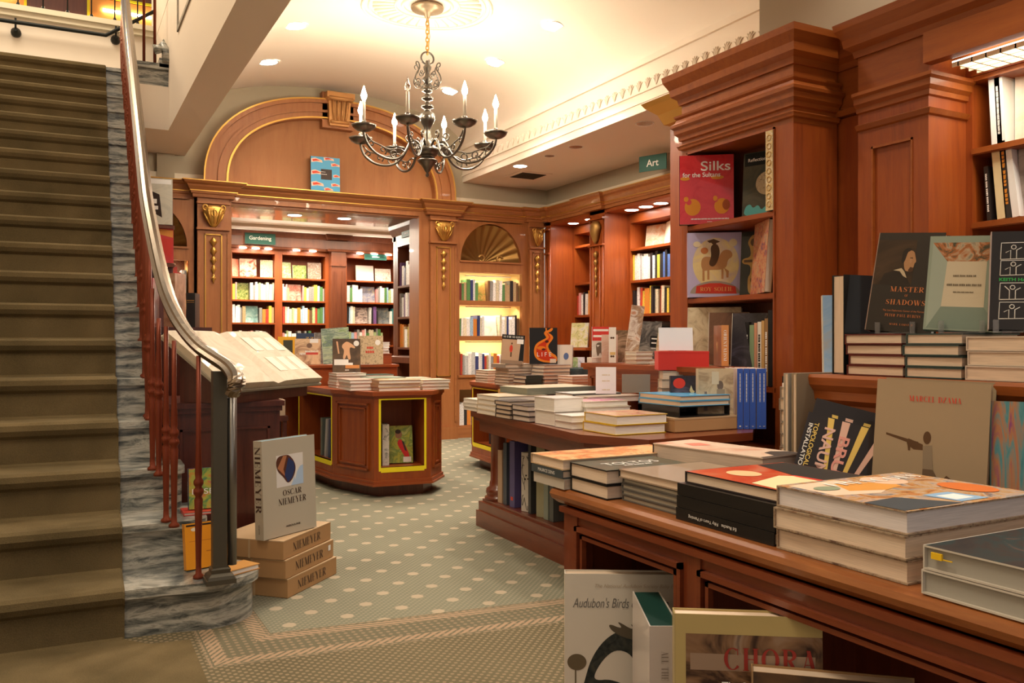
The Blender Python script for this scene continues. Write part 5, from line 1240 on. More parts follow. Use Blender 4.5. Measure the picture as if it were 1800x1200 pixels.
poly(o, 'cover_picture', [(YW, ell(.52, .52, .43, .40, 30)), (ink(.35, .30, .24), ell(.5, .05, .46, .20, 24, 0, 180)), (RED2, [(.14, .06), (.16, .17), (.4, .215), (.6, .215), (.88, .16), (.9, .05)]),
    (TANK, [(.24, .50), (.27, .62), (.40, .63), (.56, .58), (.62, .70), (.72, .74), (.82, .70), (.83, .62), (.74, .58), (.72, .46), (.62, .42), (.40, .42), (.28, .40)]), (TANK, rect(.27, .25, .31, .46)), (TANK, rect(.36, .27, .40, .46)), (TANK, rect(.62, .28, .66, .46)), (TANK, [(.66, .46), (.76, .40), (.75, .30), (.71, .30), (.71, .38)]),
    (BRN, [(.38, .50), (.44, .64), (.42, .76), (.46, .82), (.56, .82), (.60, .70), (.56, .56), (.48, .46)]), (BRN, [(.36, .87), (.48, .90), (.60, .86), (.56, .84), (.40, .84)]), (BRN, ell(.49, .85, .05, .04)), (ink(.55, .20, .06), ell(.31, .72, .07, .05)), (ink(.75, .66, .40), ell(.84, .84, .075, .06)), (ink(.78, .68, .45), ell(.17, .82, .07, .045))], .285, .35, .04)
letter(o, 'ROY SOLEIL', ink(.75, .40, .12), .15, .043, .042, width=.17, height=.022, serif=True)
o = book('black cover with a large jewelled gold cross, in the tall bookcase', .27, .34, .03, ST(3.20, 3.42, z, -66, 5), C(.012, .015, .012), None, None, 'L', name='picture_book')
GC = mat('cross_gold', (.36, .22, .07), .5, .3); GD = ink(.10, .06, .03)
poly(o, 'cover_picture', [(GC, [(.16, .02), (.14, .28), (.20, .34), (.20, .48), (.02, .50), (.02, .58), (.20, .60), (.18, .74), (.12, .82), (.16, .90), (.24, .96), (.32, .90), (.36, .82), (.30, .74), (.30, .60), (.56, .60), (.64, .68), (.74, .64), (.80, .56), (.74, .46), (.64, .42), (.56, .50), (.30, .48), (.30, .34), (.36, .28), (.32, .02)]),
    (GD, rect(.22, .06, .27, .44)), (GD, rect(.06, .52, .54, .56)), (GD, ell(.24, .83, .06, .06)), (GD, ell(.67, .55, .07, .06)), (GD, ell(.25, .24, .05, .05)), (ink(.25, .2, .12), rect(.5, .80, .85, .81)), (ink(.25, .2, .12), rect(.5, .74, .85, .75))], .27, .34, .03)
book('paisley patterned book turned edgewise at the right of the middle tall-case shelf', .24, .36, .035, ST(3.17, 3.28, z, -118, 4, 0), C(.45, .25, .12), busy('paisley_cover', [(.08, .06, .14), (.45, .12, .06), (.50, .30, .14), (.12, .10, .2)], 28), name='picture_book')
# lower shelf of the tall case: standing row
z = .902
for k, (yy, t_, h, m, lab, dx) in enumerate(((3.02, .055, .37, C(.018, .018, .018), 'tall black book standing at the near end of the tall-case row', 0), (3.075, .022, .33, C(.30, .17, .07), 'brown book with gold lettering beside the tall black one', 0), (3.10, .018, .32, C(.55, .33, .12), 'ochre spine in the tall-case row', 0),
        (3.12, .025, .315, C(.75, .70, .60), 'cream spine with dark lettering in the tall-case row', 0), (3.15, .018, .31, C(.60, .30, .18), 'salmon spine in the tall-case row', 0), (3.17, .03, .30, C(.25, .36, .20), 'sage green spine in the tall-case row', 0), (3.205, .03, .315, C(.02, .02, .02), 'black spine with a tan top in the tall-case row', 0))):
    o = book(lab, .2, h, t_, Matrix.Translation((3.045 + dx, yy, z)) @ Matrix.Rotation(R(0), 4, 'Z') @ Matrix.Rotation(R(90), 4, 'X') @ Matrix.Translation((0, 0, -t_)), m)
    if k in (1, 3, 6): spine_letter(o, ['', '~~~~~~~~~~~~~~~~~~~~', '', '~~~~~~~~~~~~~~~~', '', '', '~~~~~~~~~~~~'][k], INKW if k != 3 else INKB, h, t_, h * .6, t_ * .5)
faceout('dark cover with white flying figures, titled A Journey into the world', busy('night_cover', [(.02, .02, .025), (.04, .035, .04), (.12, .10, .14)], 7), 3.00, 3.28, .962, .17, .30, -58)
faceout('brown cover titled A Journey behind the white card', busy('umber_cover', [(.10, .05, .03), (.2, .10, .05)], 7), 2.99, 3.44, 1.0, .2, .27, -52)
faceout('wide cream photograph book at the left of the tall-case row', busy('cream_engraving_cover', [(.70, .62, .42), (.6, .5, .32), (.3, .22, .14)], 12), 3.02, 3.64, .95, .28, .35, -50, t=.05)

# ---------------------------------------------------------------- near bookcase at the right edge
def nbk(lab, s, t_, h, m, z, lean=0, d=.24, title=None, ink_=None, front=0.0):
    """s = distance from the left end of the shelf"""
    o = book(lab, d, h, t_, Matrix.Translation((3.52 + front, 2.33 - s, z)) @ Matrix.Rotation(R(lean), 4, 'X') @ Matrix.Rotation(R(90), 4, 'X'), m)
    if title: spine_letter(o, title, ink_, h, t_, h * .72, t_ * .45)
    return o
z = 1.957
nbk('white book at the left end of the upper shelf, right edge', .075, .06, .285, C(.85, .84, .80), z, -3)
nbk('brown spined book with fine white lettering beside the white one', .10, .022, .285, C(.16, .08, .05), z, -3, title='~~~~~~~~~~~~~~~~~~~~~~~~~~~~~~~~~~', ink_=INKW)
o = book('tall pale peach cover turned outwards on the upper shelf, right edge', .15, .35, .03, ST(3.60, 2.20, z, -62, 3), C(.75, .66, .58), busy('peach_swirl_cover', [(.75, .60, .45), (.78, .66, .55), (.80, .56, .30)], 7), name='picture_book')
nbk('bright yellow orange spine on the upper shelf, right edge', .26, .035, .27, C(.80, .42, .05), z, title='~~~~~~~~', ink_=INKW)
nbk('slim mauve spine on the upper shelf, right edge', .285, .022, .275, C(.35, .18, .26), z)
nbk('floral dark spine on the upper shelf, right edge', .33, .042, .31, busy('floral_spine', [(.12, .10, .10), (.4, .25, .18), (.6, .4, .25)], 25), z)
nbk('blue spine at the far right of the upper shelf', .37, .036, .32, C(.16, .20, .36), z)
nbk('grey spine cut by the frame on the upper shelf', .41, .036, .30, C(.3, .3, .3), z)
z = 1.637
nbk('short black paperback with white lettering on the lower shelf, right edge', .055, .018, .235, C(.03, .025, .022), z, -4, title='~~~~~~~~~~~~~~~~~~~~', ink_=INKW)
nbk('cream yellow spine on the lower shelf, right edge', .10, .040, .30, C(.78, .66, .38), z, -5)
nbk('black spine with gold lettering on the lower shelf, right edge', .135, .026, .33, C(.03, .028, .025), z, -5, title='~~~~~~~~~~~~', ink_=ORG)
nbk('white book with an orange edge leaning on the lower shelf, right edge', .165, .03, .30, C(.84, .82, .78), z, -7)
book('grey stone face photograph cover turned outwards on the lower shelf, right edge', .14, .29, .02, ST(3.56, 2.165, z, -60, 3), C(.05, .04, .04), busy('stone_face_cover', [(.22, .18, .15), (.40, .34, .29), (.10, .08, .07)], 8), name='picture_book')
nbk('red spine titled China on the lower shelf, right edge', .30, .040, .315, C(.52, .03, .04), z, title='China', ink_=INKW)
nbk('charcoal spine titled China Calligraphy on the lower shelf, right edge', .345, .042, .335, C(.05, .055, .055), z, title='China Calligraphy', ink_=INKW)
nbk('pale blue spine at the far right of the lower shelf', .39, .04, .33, C(.35, .48, .56), z)
o = thing('glass_tumbler', 'small drinking glass on the shelf behind the green book', 'glass', (3.56, 2.22, 1.302)); b = MB(); b.lathe([(.028, 0), (.03, .09), (.027, .09), (.025, .01)], n=16); b.build('bowl', GLASSM, o)
o2 = copy_tree(o); o2.location = (3.56, 2.13, 1.302); o2['label'] = 'second small glass, nearer the stick figure book'; o2.scale = (1, 1, 1.25)
book('cream book lying on the shelf behind the stick figure cover', .2, .2, .05, FL(3.52, 1.84, 1.302), C(.75, .7, .58), pg=PGW)

# ================================================================ NEAR TABLE (top z .72)
z0 = ZT + .0025
def flat(lab, px, py, z, w, d, t, cover, front=None, spine=None, side='B', ang=0, pg=None, name='book', cat='book', group=None):
    q = at(px, py, z); return book(lab, w, d, t, FL(q[0], q[1], z, ang), cover, front, spine, side, pg, name, cat, group)
# frescoes stack (near corner 1600,1032)
qx, qy = 1.222, .925
FR = busy('fresco_cover', [(.10, .14, .10), (.62, .20, .05), (.70, .42, .18), (.72, .52, .40), (.25, .30, .34), (.60, .22, .06)], 11, .22, 2.2, coat=.6)
edge = busy('marbled_edge', [(.12, .07, .05), (.4, .3, .2), (.2, .1, .06)], 40)
zz = z0
for k, lab in enumerate(('thick shrink-wrapped fresco book, bottom one of the pile of three at the table edge', 'shrink-wrapped fresco book in the middle of the pile of three', 'thick glossy FRESCOES book with an orange painted cover on top of the pile')):
    dx = (0, -.004, .0)[k]
    o = book(lab, .36, .285, .0395, FL(qx + dx, qy, zz, (0, .8, 0)[k]), edge, FR if k == 2 else edge, edge, 'B', PG if k < 2 else pages('bright_page_edges', (.74, .68, .66)), 'art_book', 'book', 'thick fresco books piled at the table edge', inset_=.005)
    zz += .0405
    if k == 2:
        poly(o, 'cover_picture', [(ink(.72, .55, .40), [(.03, .55), (.04, .95), (.40, .97), (.52, .62), (.30, .48)]), (ink(.66, .30, .06), [(.20, .62), (.30, .86), (.62, .78), (.58, .60), (.4, .54)]), (ink(.70, .48, .34), ell(.64, .8, .12, .16)), (ink(.05, .06, .07), [(.0, .02), (.0, .30), (.25, .33), (.42, .02)]), (ink(.25, .42, .62), [(.44, .05), (.42, .3), (.62, .3), (.66, .05)]), (ink(.78, .80, .80), rect(.46, .10, .60, .24)), (ink(.62, .16, .03), ell(.84, .35, .12, .20)), (ink(.25, .30, .20), ell(.15, .75, .08, .07))], .36, .285, .0395)
        letter(o, 'FRESCOES', INKW, .21, .235, .0412, width=.26, height=.032, serif=True, M=None)
# two big grey-cased books at the right edge
GB = busy('dark_opera_cover', [(.015, .012, .012), (.03, .02, .016), (.012, .03, .03), (.12, .05, .03)], 8, .65, coat=0)
for k, lab in enumerate(('grey-edged large book at the right edge, lower of the two', 'grey-edged large book with a dark cover and yellow tag, upper of the two')):
    o = book(lab, .50, .50, .038, FL(1.205, .385 - .003 * k, z0 + k * .0392), C(.55, .50, .42), GB if k else None, C(.55, .50, .42), 'B', mat('grey_page_edge', (.36, .34, .29), .6), 'art_book', inset_=.006)
    if k: b = MB(); b.box(-.004, .0, .468, .486, .02, .030); b.box(-.002, .0, .452, .47, .021, .0225); b.build('yellow_tag', mat('tag_yellow', (.80, .50, .02), .4), o)
# black trio with a red and white book on top
zz = z0
for k, lab in enumerate(('bottom black shrink-wrapped book lettered Fifty Years of Painting', 'middle black shrink-wrapped book of the three', 'top black book of the three, under the red one')):
    o = book(lab, .28, .298, .0262, FL(1.228 + .002 * k, 1.222, zz, 0), C(.016, .014, .013), None, None, 'L', PG, 'art_book', 'book', 'three black books under the red one')
    if k == 0: spine_letter(o, 'Ed Ruscha   Fifty Years of Painting', INKW, .298, .0262, .15, .009, flip=True, x=.03)
    zz += .027
o = book('red and cream glossy cover on top of the three black books', .30, .295, .0255, FL(1.245, 1.215, zz, 0), C(.03, .02, .02), busy('red_flame_cover', [(.55, .05, .02), (.62, .10, .04), (.60, .22, .12)], 9, .2), C(.02, .015, .015), 'B', PG, 'art_book')
poly(o, 'cover_picture', [(ink(.80, .66, .38), [(.02, .03), (.05, .35), (.45, .50), (.55, .42), (.50, .03)]), (ink(.02, .018, .016), [(.58, .0), (.55, .45), (.70, .98), (.99, .98), (.99, .0)]), (ink(.60, .04, .02), [(.52, 0), (.52, .45), (.56, .45), (.58, 0)]), (ink(.72, .48, .25), ell(.3, .70, .12, .14))], .30, .295, .0255)
# grey linen stack
zz = stack('thin grey linen book with sage page edges', 4, .26, .235, .0135, 1.25, 1.525, z0, C(.12, .11, .095), side='B', pg=pages('grey_cream_pages', (.55, .50, .40)), group='thin grey books by the black trio', jit=.003)
book('plain grey-brown linen book on top of the thin grey stack', .27, .242, .021, FL(1.245, 1.52, zz, 1), C(.30, .22, .15), None, C(.02, .02, .02), 'B', PG, 'art_book')
# Toltos pair
TOL = busy('dark_olive_photo_cover', [(.03, .03, .02), (.08, .065, .035), (.05, .07, .05), (.12, .08, .04)], 9)
book('thick book with a black board, lower of the pair at the table corner', .27, .17, .036, FL(1.213, 1.775, z0), C(.015, .013, .012), None, None, 'B', PG, 'art_book')
o = book('thick dark olive photo-covered book with white capitals, upper of the corner pair', .27, .17, .037, FL(1.213, 1.777, z0 + .037, 0), C(.015, .013, .012), TOL, None, 'B', PG, 'art_book')
letter(o, 'TOLTOS', INKW, .135, .085, .0382, width=.17, height=.036, serif=False, bold=.0); letter(o, '~~~~~~~~~~~', INKW, .135, .05, .0382, width=.09)
# Maurice Denis pair hanging over the far end
o = book('lower pale-edged book hanging over the far end of the near table', .42, .165, .028, FL(1.20, 1.955, z0), C(.5, .45, .38), None, C(.5, .45, .38), 'L', PG, 'art_book')
o = book('book with a slate spine and upside-down white lettering, far end of near table', .42, .17, .022, FL(1.195, 1.955, z0 + .029), C(.06, .075, .08), None, C(.055, .068, .075), 'L', PG, 'art_book'); spine_letter(o, 'MAURICE DENIS', INKW, .17, .022, .09, .009)
o = book('orange and rust painted cover on top of the far end pile', .42, .172, .028, FL(1.192, 1.953, z0 + .052), C(.5, .36, .22), busy('rust_landscape_cover', [(.25, .10, .04), (.60, .20, .05), (.68, .45, .20), (.40, .14, .05)], 10), None, 'B', PG, 'art_book')
book('cream paper cover lying open beyond the dark olive book', .30, .17, .02, FL(1.50, 1.80, z0 + .03, -6), C(.72, .62, .42), None, None, 'B', PG)
book('flat tan book under the cream cover in the middle of the near table', .30, .22, .026, FL(1.52, 1.76, z0, -3), C(.45, .33, .22), None, None, 'B', PG)
# thick block behind
q = at(1204, 838, ZT)
o = book('very thick book with a pale map cover lying before the riser', .16, .38, .072, FL(1.556, 1.59, z0 + .035, 8), C(.62, .50, .40), busy('pale_map_cover', [(.70, .54, .42), (.66, .50, .38), (.6, .3, .2)], 7), C(.05, .04, .04), 'B', pages('buff_pages', (.60, .48, .38)), 'art_book', inset_=.003)
poly(o, 'cover_picture', [(ink(.05, .04, .035), [(.35, .02), (.5, .15), (.75, .18), (.98, .1), (.98, .0)]), (ink(.62, .20, .14), [(.25, .7), (.4, .85), (.7, .8), (.6, .65)]), (ink(.08, .06, .05), [(.0, .0), (.0, .02), (1, .02), (1, 0)])], .16, .38, .072)
book('flat brown book under the thick map-covered one', .17, .36, .034, FL(1.56, 1.60, z0, 8), C(.25, .17, .11), None, None, 'B', PG)
# upright tan boards against the riser end
TAN = mat('tan_linen', (.34, .265, .17), .8)
book('tall tan linen book standing at the far end of the riser, left of the pair', .20, .31, .018, Matrix.Translation((1.785, 1.715, z0)) @ Matrix.Rotation(R(-3), 4, 'Z') @ Matrix.Rotation(R(90), 4, 'X'), TAN, None, C(.5, .44, .36), 'R', PG, 'art_book')
book('tall grey-tan book standing behind the other one at the end of the riser', .20, .31, .018, Matrix.Translation((1.780, 1.74, z0)) @ Matrix.Rotation(R(-3), 4, 'Z') @ Matrix.Rotation(R(90), 4, 'X'), C(.42, .38, .31), None, C(.42, .38, .31), 'R', PG, 'art_book')
# Bruce Nauman, two copies leaning on the riser
def nauman(x, y, z, lab):
    o = book(lab, .188, .235 + (.03 if y > 2.15 else 0), .012, sd(x, y, z, .012, -52, 17, 14), C(.03, .02, .02), C(.022, .016, .015), None, 'L', PG, 'art_book', 'book', 'two fanned-rays books leaning on the riser', inset_=.001)
    P, Y2 = ink(.78, .50, .40), ink(.80, .58, .15)
    poly(o, 'cover_picture', [(Y2, [(.24, .99), (.32, .99), (.46, .02), (.44, .02)]), (P, [(.42, .99), (.52, .99), (.50, .02), (.48, .02)]), (Y2, [(.66, .99), (.75, .99), (.54, .02), (.52, .02)]), (P, [(.90, .99), (.98, .96), (.58, .02), (.56, .02)]), (ink(.55, .03, .02), [(.75, .02), (.8, .3), (.9, .5), (.88, .15), (.86, .02)]), (ink(.55, .03, .02), [(.66, .02), (.7, .18), (.72, .02)])], .188, .235, .012)
    Rm = lambda u, v: Matrix.Translation((u * .188, v * .235, .0134)) @ Matrix.Rotation(R(-90), 4, 'Z')
    for s, u, m, L, H in (('BRUCE', .50, ink(.80, .36, .30), .155, .026), ('NAUMAN', .30, ink(.78, .50, .42), .18, .026), ('TOPOLOGICAL GARDENS', .125, Y2, .19, .011), ('INSTALLATION VIEWS', .055, INKW, .18, .010)):
        letter(o, s, m, 0, 0, 0, width=L, height=H, name='cover_title', M=Rm(u, .5), bold=.02)
    return o
nauman(1378, 2.10, z0, 'black cover with fanned pink and yellow rays, leaning on the riser in front')
nauman(1388, 2.19, z0, 'second copy of the fanned-rays cover, only its top strip showing behind')
# Marcel Dzama
LIN = mat('oatmeal_linen', (.36, .27, .165), .85)
def dz(x, y, lab, front=True):
    o = book(lab, .228, .312, .022, sd(x, y, z0, .022, -66, 7, 1.5), LIN, LIN, LIN, 'L', PG, 'art_book', 'book', 'oatmeal linen books leaning on the riser')
    if front:
        letter(o, 'MARCEL DZAMA', INKR, .120, .272, .0232, width=.105, height=.012, serif=True)
        poly(o, 'cover_picture', [(BRN, [(.10, .60), (.10, .615), (.34, .575), (.40, .565), (.40, .545), (.33, .55)]), (BRN, [(.29, .57), (.31, .585), (.44, .55), (.45, .51), (.36, .51), (.30, .54)]), (BRN, [(.30, .55), (.33, .55), (.33, .50), (.31, .50)]), (BRN, ell(.475, .60, .035, .045)), (ink(.26, .20, .13), [(.44, .54), (.52, .55), (.54, .38), (.45, .38)]), (ink(.13, .085, .05), [(.45, .38), (.54, .38), (.61, .29), (.52, .22), (.45, .23)]), (BRN, [(.64, .33), (.66, .35), (.80, .28), (.78, .26)]), (BRN, [(.46, .18), (.50, .18), (.5, .10), (.46, .10)])], .228, .312, .022)
    return o
dz(1530, 1.93, 'oatmeal linen book with red title and a crouching rifle figure')
dz(1546, 2.0, 'oatmeal linen copy standing right behind the rifle figure cover', False)
book('teal and rainbow striped cover at the right edge behind the frescoes pile', .26, .27, .02, sd(1742, 1.80, z0, .02, -60, 6), C(.08, .2, .2), busy('rainbow_paint_cover', [(.03, .16, .20), (.10, .28, .30), (.45, .20, .08), (.25, .06, .20), (.5, .35, .08)], 5, stretch=(7, .7, 1)), name='art_book')
# ---- on the riser
zr = ZR + .001
RUB = C(.14, .02, .018)
def rstack(lab, n, px, t_, w, d, cover, cols, wrap=True, xoff=.0):
    yy = None
q1 = atX(1478, 655, 1.87)
stack('thick cream-paged book with dark red boards under the Master of Shadows', 4, .22, .17, .0265, 1.865, 1.425, zr, C(.12, .025, .02), side='F' if False else 'B', group='dark red boards stack on the riser')
stack('cream-paged book with teal boards in the middle of the riser', 4, .22, .148, .0265, 1.865, 1.268, zr - 0.0, C(.04, .07, .065), side='B', group='teal boards stack on the riser')
stack('thick white-paged block of paper at the right of the riser', 3, .22, .325, .033, 1.862, .93, zr, C(.62, .52, .42), side='B', group='thick blocks on the riser')
book('black book standing open-edge out at the far left of the riser', .17, .235, .05, Matrix.Translation((1.90, 1.69, zr)) @ Matrix.Rotation(R(-25), 4, 'Z') @ Matrix.Rotation(R(90), 4, 'X'), C(.015, .015, .014), C(.015, .015, .014), PG, 'R', PGW, 'art_book') if False else None
o = book('black-backed book standing with its cream fore-edge outwards at the left end of the riser', .17, .27, .042, Matrix.Translation((1.875, 1.655, zr)) @ Matrix.Rotation(R(-2), 4, 'Z') @ Matrix.Rotation(R(90), 4, 'X'), C(.012, .014, .014), None, C(.02, .02, .02), 'R', PG, 'art_book')
# easels and display books
def esl(px, D, z, face, lab, w=.10):
    q = atD(px, 600, D); return easel(q[0], q[1], z, face, lab, w)
def easel(x, y, z, ang, lab, w=.10):
    t = thing('book_easel', lab, 'book easel', (x, y, z), R(ang), 'clear acrylic easels on the riser'); b = MB()
    b.box(0, w, 0, .10, 0, .004); b.build('base', ACR, t)
    for xx in (.0, w - .012): b = MB(); b.box(xx, xx + .012, -.008, -.003, .0, .03); b.build('lip', ACR, t)
    b = MB(); b.add([(0.02, .03, .004), (w - .02, .03, .004), (w - .02, .07, .16), (.02, .07, .16), (0.02, .034, .004), (w - .02, .034, .004), (w - .02, .074, .16), (.02, .074, .16)], [(0, 1, 2, 3), (7, 6, 5, 4), (0, 4, 5, 1), (1, 5, 6, 2), (2, 6, 7, 3), (3, 7, 4, 0)]); b.build('back_rest', ACR, t)
zt = zr + 4 * .0273

o = book('black portrait cover titled MASTER OF SHADOWS standing on the riser stacks', .165, .262, .034, sd(1521, 2.26, zt + .006, .034, -74, 9, 5), C(.012, .010, .009), C(.018, .014, .011), C(.3, .2, .15), 'L', PGW, 'art_book')
SKIN, SH = ink(.46, .25, .12), ink(.030, .022, .016)
poly(o, 'cover_picture', [(busy('umber_glow', [(.02, .016, .012), (.05, .03, .016), (.09, .05, .025)], 4), rect(.0, .5, .6, .99)), (SH, [(.10, .50), (.16, .62), (.34, .66), (.5, .60), (.60, .50)]), (SKIN, [(.47, .66), (.44, .74), (.44, .84), (.50, .88), (.58, .87), (.61, .80), (.63, .755), (.605, .74), (.60, .70), (.57, .655), (.52, .65)]), (SH, [(.40, .74), (.40, .86), (.46, .905), (.54, .90), (.52, .87), (.48, .86), (.46, .78), (.44, .74)]),
    (ink(.08, .04, .02), [(.55, .70), (.60, .69), (.60, .66), (.56, .64), (.52, .66)]), (ink(.06, .035, .02), rect(.53, .79, .57, .80)), (ink(.55, .45, .30), [(.30, .66), (.42, .685), (.47, .65), (.52, .58), (.46, .60), (.40, .65)]), (ink(.5, .28, .15), ell(.545, .765, .02, .03, 8))], .165, .245, .034)
OI = ink(.58, .20, .07)
letter(o, 'MASTER', OI, .092, .112, .0352, width=.085, height=.013, serif=True); letter(o, 'OF', OI, .092, .096, .0352, width=.008, height=.006, serif=True); letter(o, 'SHADOWS', OI, .092, .078, .0352, width=.10, height=.013, serif=True)
letter(o, 'The Last Diplomatic Career of the Painter', OI, .09, .055, .0352, width=.105); letter(o, 'PETER PAUL RUBENS', OI, .09, .043, .0352, width=.09, height=.007, serif=True); letter(o, 'MARK LAMSTER', OI, .09, .020, .0352, width=.06, height=.005, serif=True)

SAGE = mat('sage_paper', (.30, .36, .28), .6)
o = book('sage green cover with a cream panel and a strip of baroque painting, on the riser', .165, .235, .03, sd(1624, 2.10, zt + .005, .03, -62, 9, 3), SAGE, SAGE, SAGE, 'L', PGW, 'art_book')
poly(o, 'cover_picture', [(busy('baroque_strip', [(.04, .04, .025), (.10, .09, .05), (.45, .16, .05), (.50, .40, .26), (.15, .14, .10)], 24), [(.03, .97), (.97, .97), (.76, .76), (.24, .76)]), (ink(.62, .54, .38), [(.24, .76), (.76, .76), (.76, .26), (.20, .26)]), (ink(.22, .28, .22), [(.20, .26), (.76, .26), (.97, .02), (.02, .02)]), (ink(.36, .42, .34), [(.03, .97), (.24, .76), (.20, .26), (.02, .02)])], .165, .225, .03)
for v, s, wd in ((.60, '~~~~~~~~~~~~~~', .05), (.50, '~~~~~~~~~~~~~~~~~~~~~~~', .075), (.42, '~~~~~~~~~~~~~~~~~~~~', .045)): letter(o, s, ink(.2, .16, .1), .08, v * .225, .0315, width=wd)

o = book('black cover with white outlined stick figures in boxes and a green name', .20, .232, .03, sd(1738, 1.98, zt + .004, .03, -55, 8, 2), C(.022, .018, .016), C(.022, .018, .016), C(.5, .4, .35), 'L', PGW, 'art_book')
b = MB(); zz_ = .0306
esl(1540, 2.235, zt, -74, 'clear easel under the Master of Shadows book'); esl(1650, 2.08, zt, -62, 'clear easel under the sage green book'); esl(1745, 1.96, zt, -55, 'clear easel under the black cover of white outlined figures')
def ln(pts): b.tube([(x, y, zz_) for x, y in pts], .0011, 4)
for cx, cy in ((.045, .185), (.045, .145), (.045, .090), (.045, .045), (.105, .185), (.105, .145), (.105, .090), (.105, .045), (.165, .185), (.165, .09), (.165, .145), (.165, .045)):
    w_, h_ = .026, .018 if cy in (.145,) else .02
    ln([(cx - w_, cy - h_), (cx + w_, cy - h_ + .002), (cx + w_ - .001, cy + h_), (cx - w_ + .001, cy + h_ - .001), (cx - w_, cy - h_)])
    ln([(cx - .006, cy - h_ + .002), (cx - .006, cy + .002), (cx - .016, cy + (.012 if int(cx * 1e3 + cy * 1e3) % 2 else -.004))]); ln([(cx + .006, cy - h_ + .002), (cx + .006, cy + .002), (cx + .016, cy + .008)]); ln([(cx + .005 * math.cos(a * .9), cy + .009 + .005 * math.sin(a * .9)) for a in range(8)])
b.build('cover_picture', INKW, o); letter(o, 'KEITH HARING', ink(.05, .45, .10), .06, .1175, .0308, width=.085, height=.008, bold=.03)
# blue sky cathedral postcard book and pamphlets behind the riser
faceout('book with a blue sky and stone tower, peeping out left of the riser stacks', busy('sky_tower_cover', [(.12, .28, .55), (.30, .45, .62), (.45, .36, .25)], 5), 2.08, 1.87, .9825, .14, .28, -40)
stack('large book of the tall pile hidden behind the tan boards', 7, .30, .17, .036, 1.99, 1.79, z0, C(.3, .25, .2), group='tall pile behind the tan boards')
book('red-printed white leaflet lying at the far end of the riser', .16, .12, .012, Matrix.Translation((1.93, 1.78, .9825)) @ Matrix.Rotation(R(-5), 4, 'Z'), C(.8, .72, .68), busy('leaflet_print', [(.82, .78, .74), (.80, .70, .66), (.65, .2, .15)], 40))

# ================================================================ UNDER THE NEAR TABLE
zb = .087
AUW = mat('ivory_jacket', (.60, .55, .46), .5)
o = book("tall ivory book with a dark crested heron and a slanted title", .34, .455, .05, ST(1.125, 1.83, zb, -30, 3), AUW, AUW, AUW, 'L', PG, 'art_book')
HER = busy('heron_plumage', [(.01, .013, .013), (.03, .035, .03), (.06, .055, .04)], 30)
poly(o, 'cover_picture', [(m_, [(u, v * .88) for u, v in p_]) for m_, p_ in [(HER, [(.13, .47), (.11, .42), (.15, .35), (.25, .26), (.40, .16), (.62, .02), (.90, .02), (.90, .22), (.72, .34), (.45, .46), (.32, .50), (.22, .49), (.20, .52), (.27, .62), (.36, .68), (.46, .66), (.50, .60), (.58, .64), (.60, .72), (.52, .79), (.40, .80), (.28, .74), (.18, .62)]),
    (ink(.10, .08, .05), [(.34, .78), (.30, .84), (.42, .80), (.36, .86), (.50, .79), (.46, .85), (.56, .76), (.5, .73)]), (ink(.45, .22, .08), [(.56, .64), (.60, .66), (.84, .36), (.82, .34)]), (ink(.12, .09, .05), ell(.08, .60, .07, .05)), (ink(.12, .09, .05), rect(.065, .30, .075, .6)), (ink(.12, .09, .05), ell(.05, .42, .05, .035)), (ink(.14, .10, .05), ell(.10, .12, .11, .10)), (ink(.12, .09, .05), ell(.35, .08, .09, .05))]], .34, .455, .05)
letter(o, "Audubon's Birds of America", ink(.12, .11, .10), .135, .385, .0512, width=.235, height=.024, bold=-.006); letter(o, 'The National Audubon Society Baby Elephant Folio', ink(.45, .36, .25), .20, .425, .0512, width=.26)
# shear the title into an italic
for ch_ in o.children:
    if ch_.name.startswith('cover_title'):
        ch_.data = ch_.data.copy()
        for v in ch_.data.vertices: v.co.x += .32 * v.co.y
o = book("thick white book with a dark green top edge, spine lettered ALL THE WORLD'S", .25, .435, .065, Matrix.Translation((1.098, 1.45, zb)) @ Matrix.Rotation(R(62), 4, 'Z') @ Matrix.Rotation(R(90), 4, 'X'), C(.55, .50, .46), C(.03, .03, .03), C(.62, .55, .50), 'L', mat('green_top_edge', (.01, .045, .035), .5), 'art_book', inset_=.002)
spine_letter(o, "ALL THE WORLDS", ink(.30, .24, .20), .435, .065, .13, .014, serif=True, x=.10); spine_letter(o, "BIRDS", ink(.15, .12, .1), .435, .065, .1, .03, x=-.04)
o = book('yellow-framed photo cover titled CHORA, The Scroll of Heaven', .27, .515, .045, ST(1.045, 1.30, zb, -34, 3), C(.42, .32, .13), busy('mosaic_dome_cover', [(.012, .010, .01), (.05, .025, .015), (.22, .12, .06), (.30, .20, .13), (.03, .02, .02)], 7, .3), C(.42, .32, .13), 'L', PG, 'art_book')
YF = ink(.45, .34, .13); cx_ = ink(.28, .03, .02)
poly(o, 'cover_picture', [(YF, rect(0, .93, 1, 1)), (YF, rect(0, 0, .07, 1)), (ink(.30, .20, .13), rect(.1, .80, .95, .86)), (ink(.02, .015, .015), [(.08, .5), (.08, .74), (.4, .7), (.62, .5)]), (ink(.25, .14, .07), ell(.45, .30, .28, .18))], .27, .515, .045)
letter(o, 'CHORA', cx_, .175, .435, .0470, width=.17, height=.04, serif=True); letter(o, 'The Scroll of Heaven', INKW, .17, .385, .0470, width=.17, bold=.01)
spine_letter(o, 'CHORA', ink(.3, .2, .06), .46, .045, .18, .018, serif=True)
o = book('tan leather-look book standing at the bottom right in the opening', .28, .43, .05, ST(1.13, 1.18, zb, -42, 4), C(.30, .18, .08), busy('watch_strap_cover', [(.02, .015, .01), (.06, .035, .02), (.16, .08, .03)], 5), C(.34, .21, .10), 'L', PG, 'art_book')
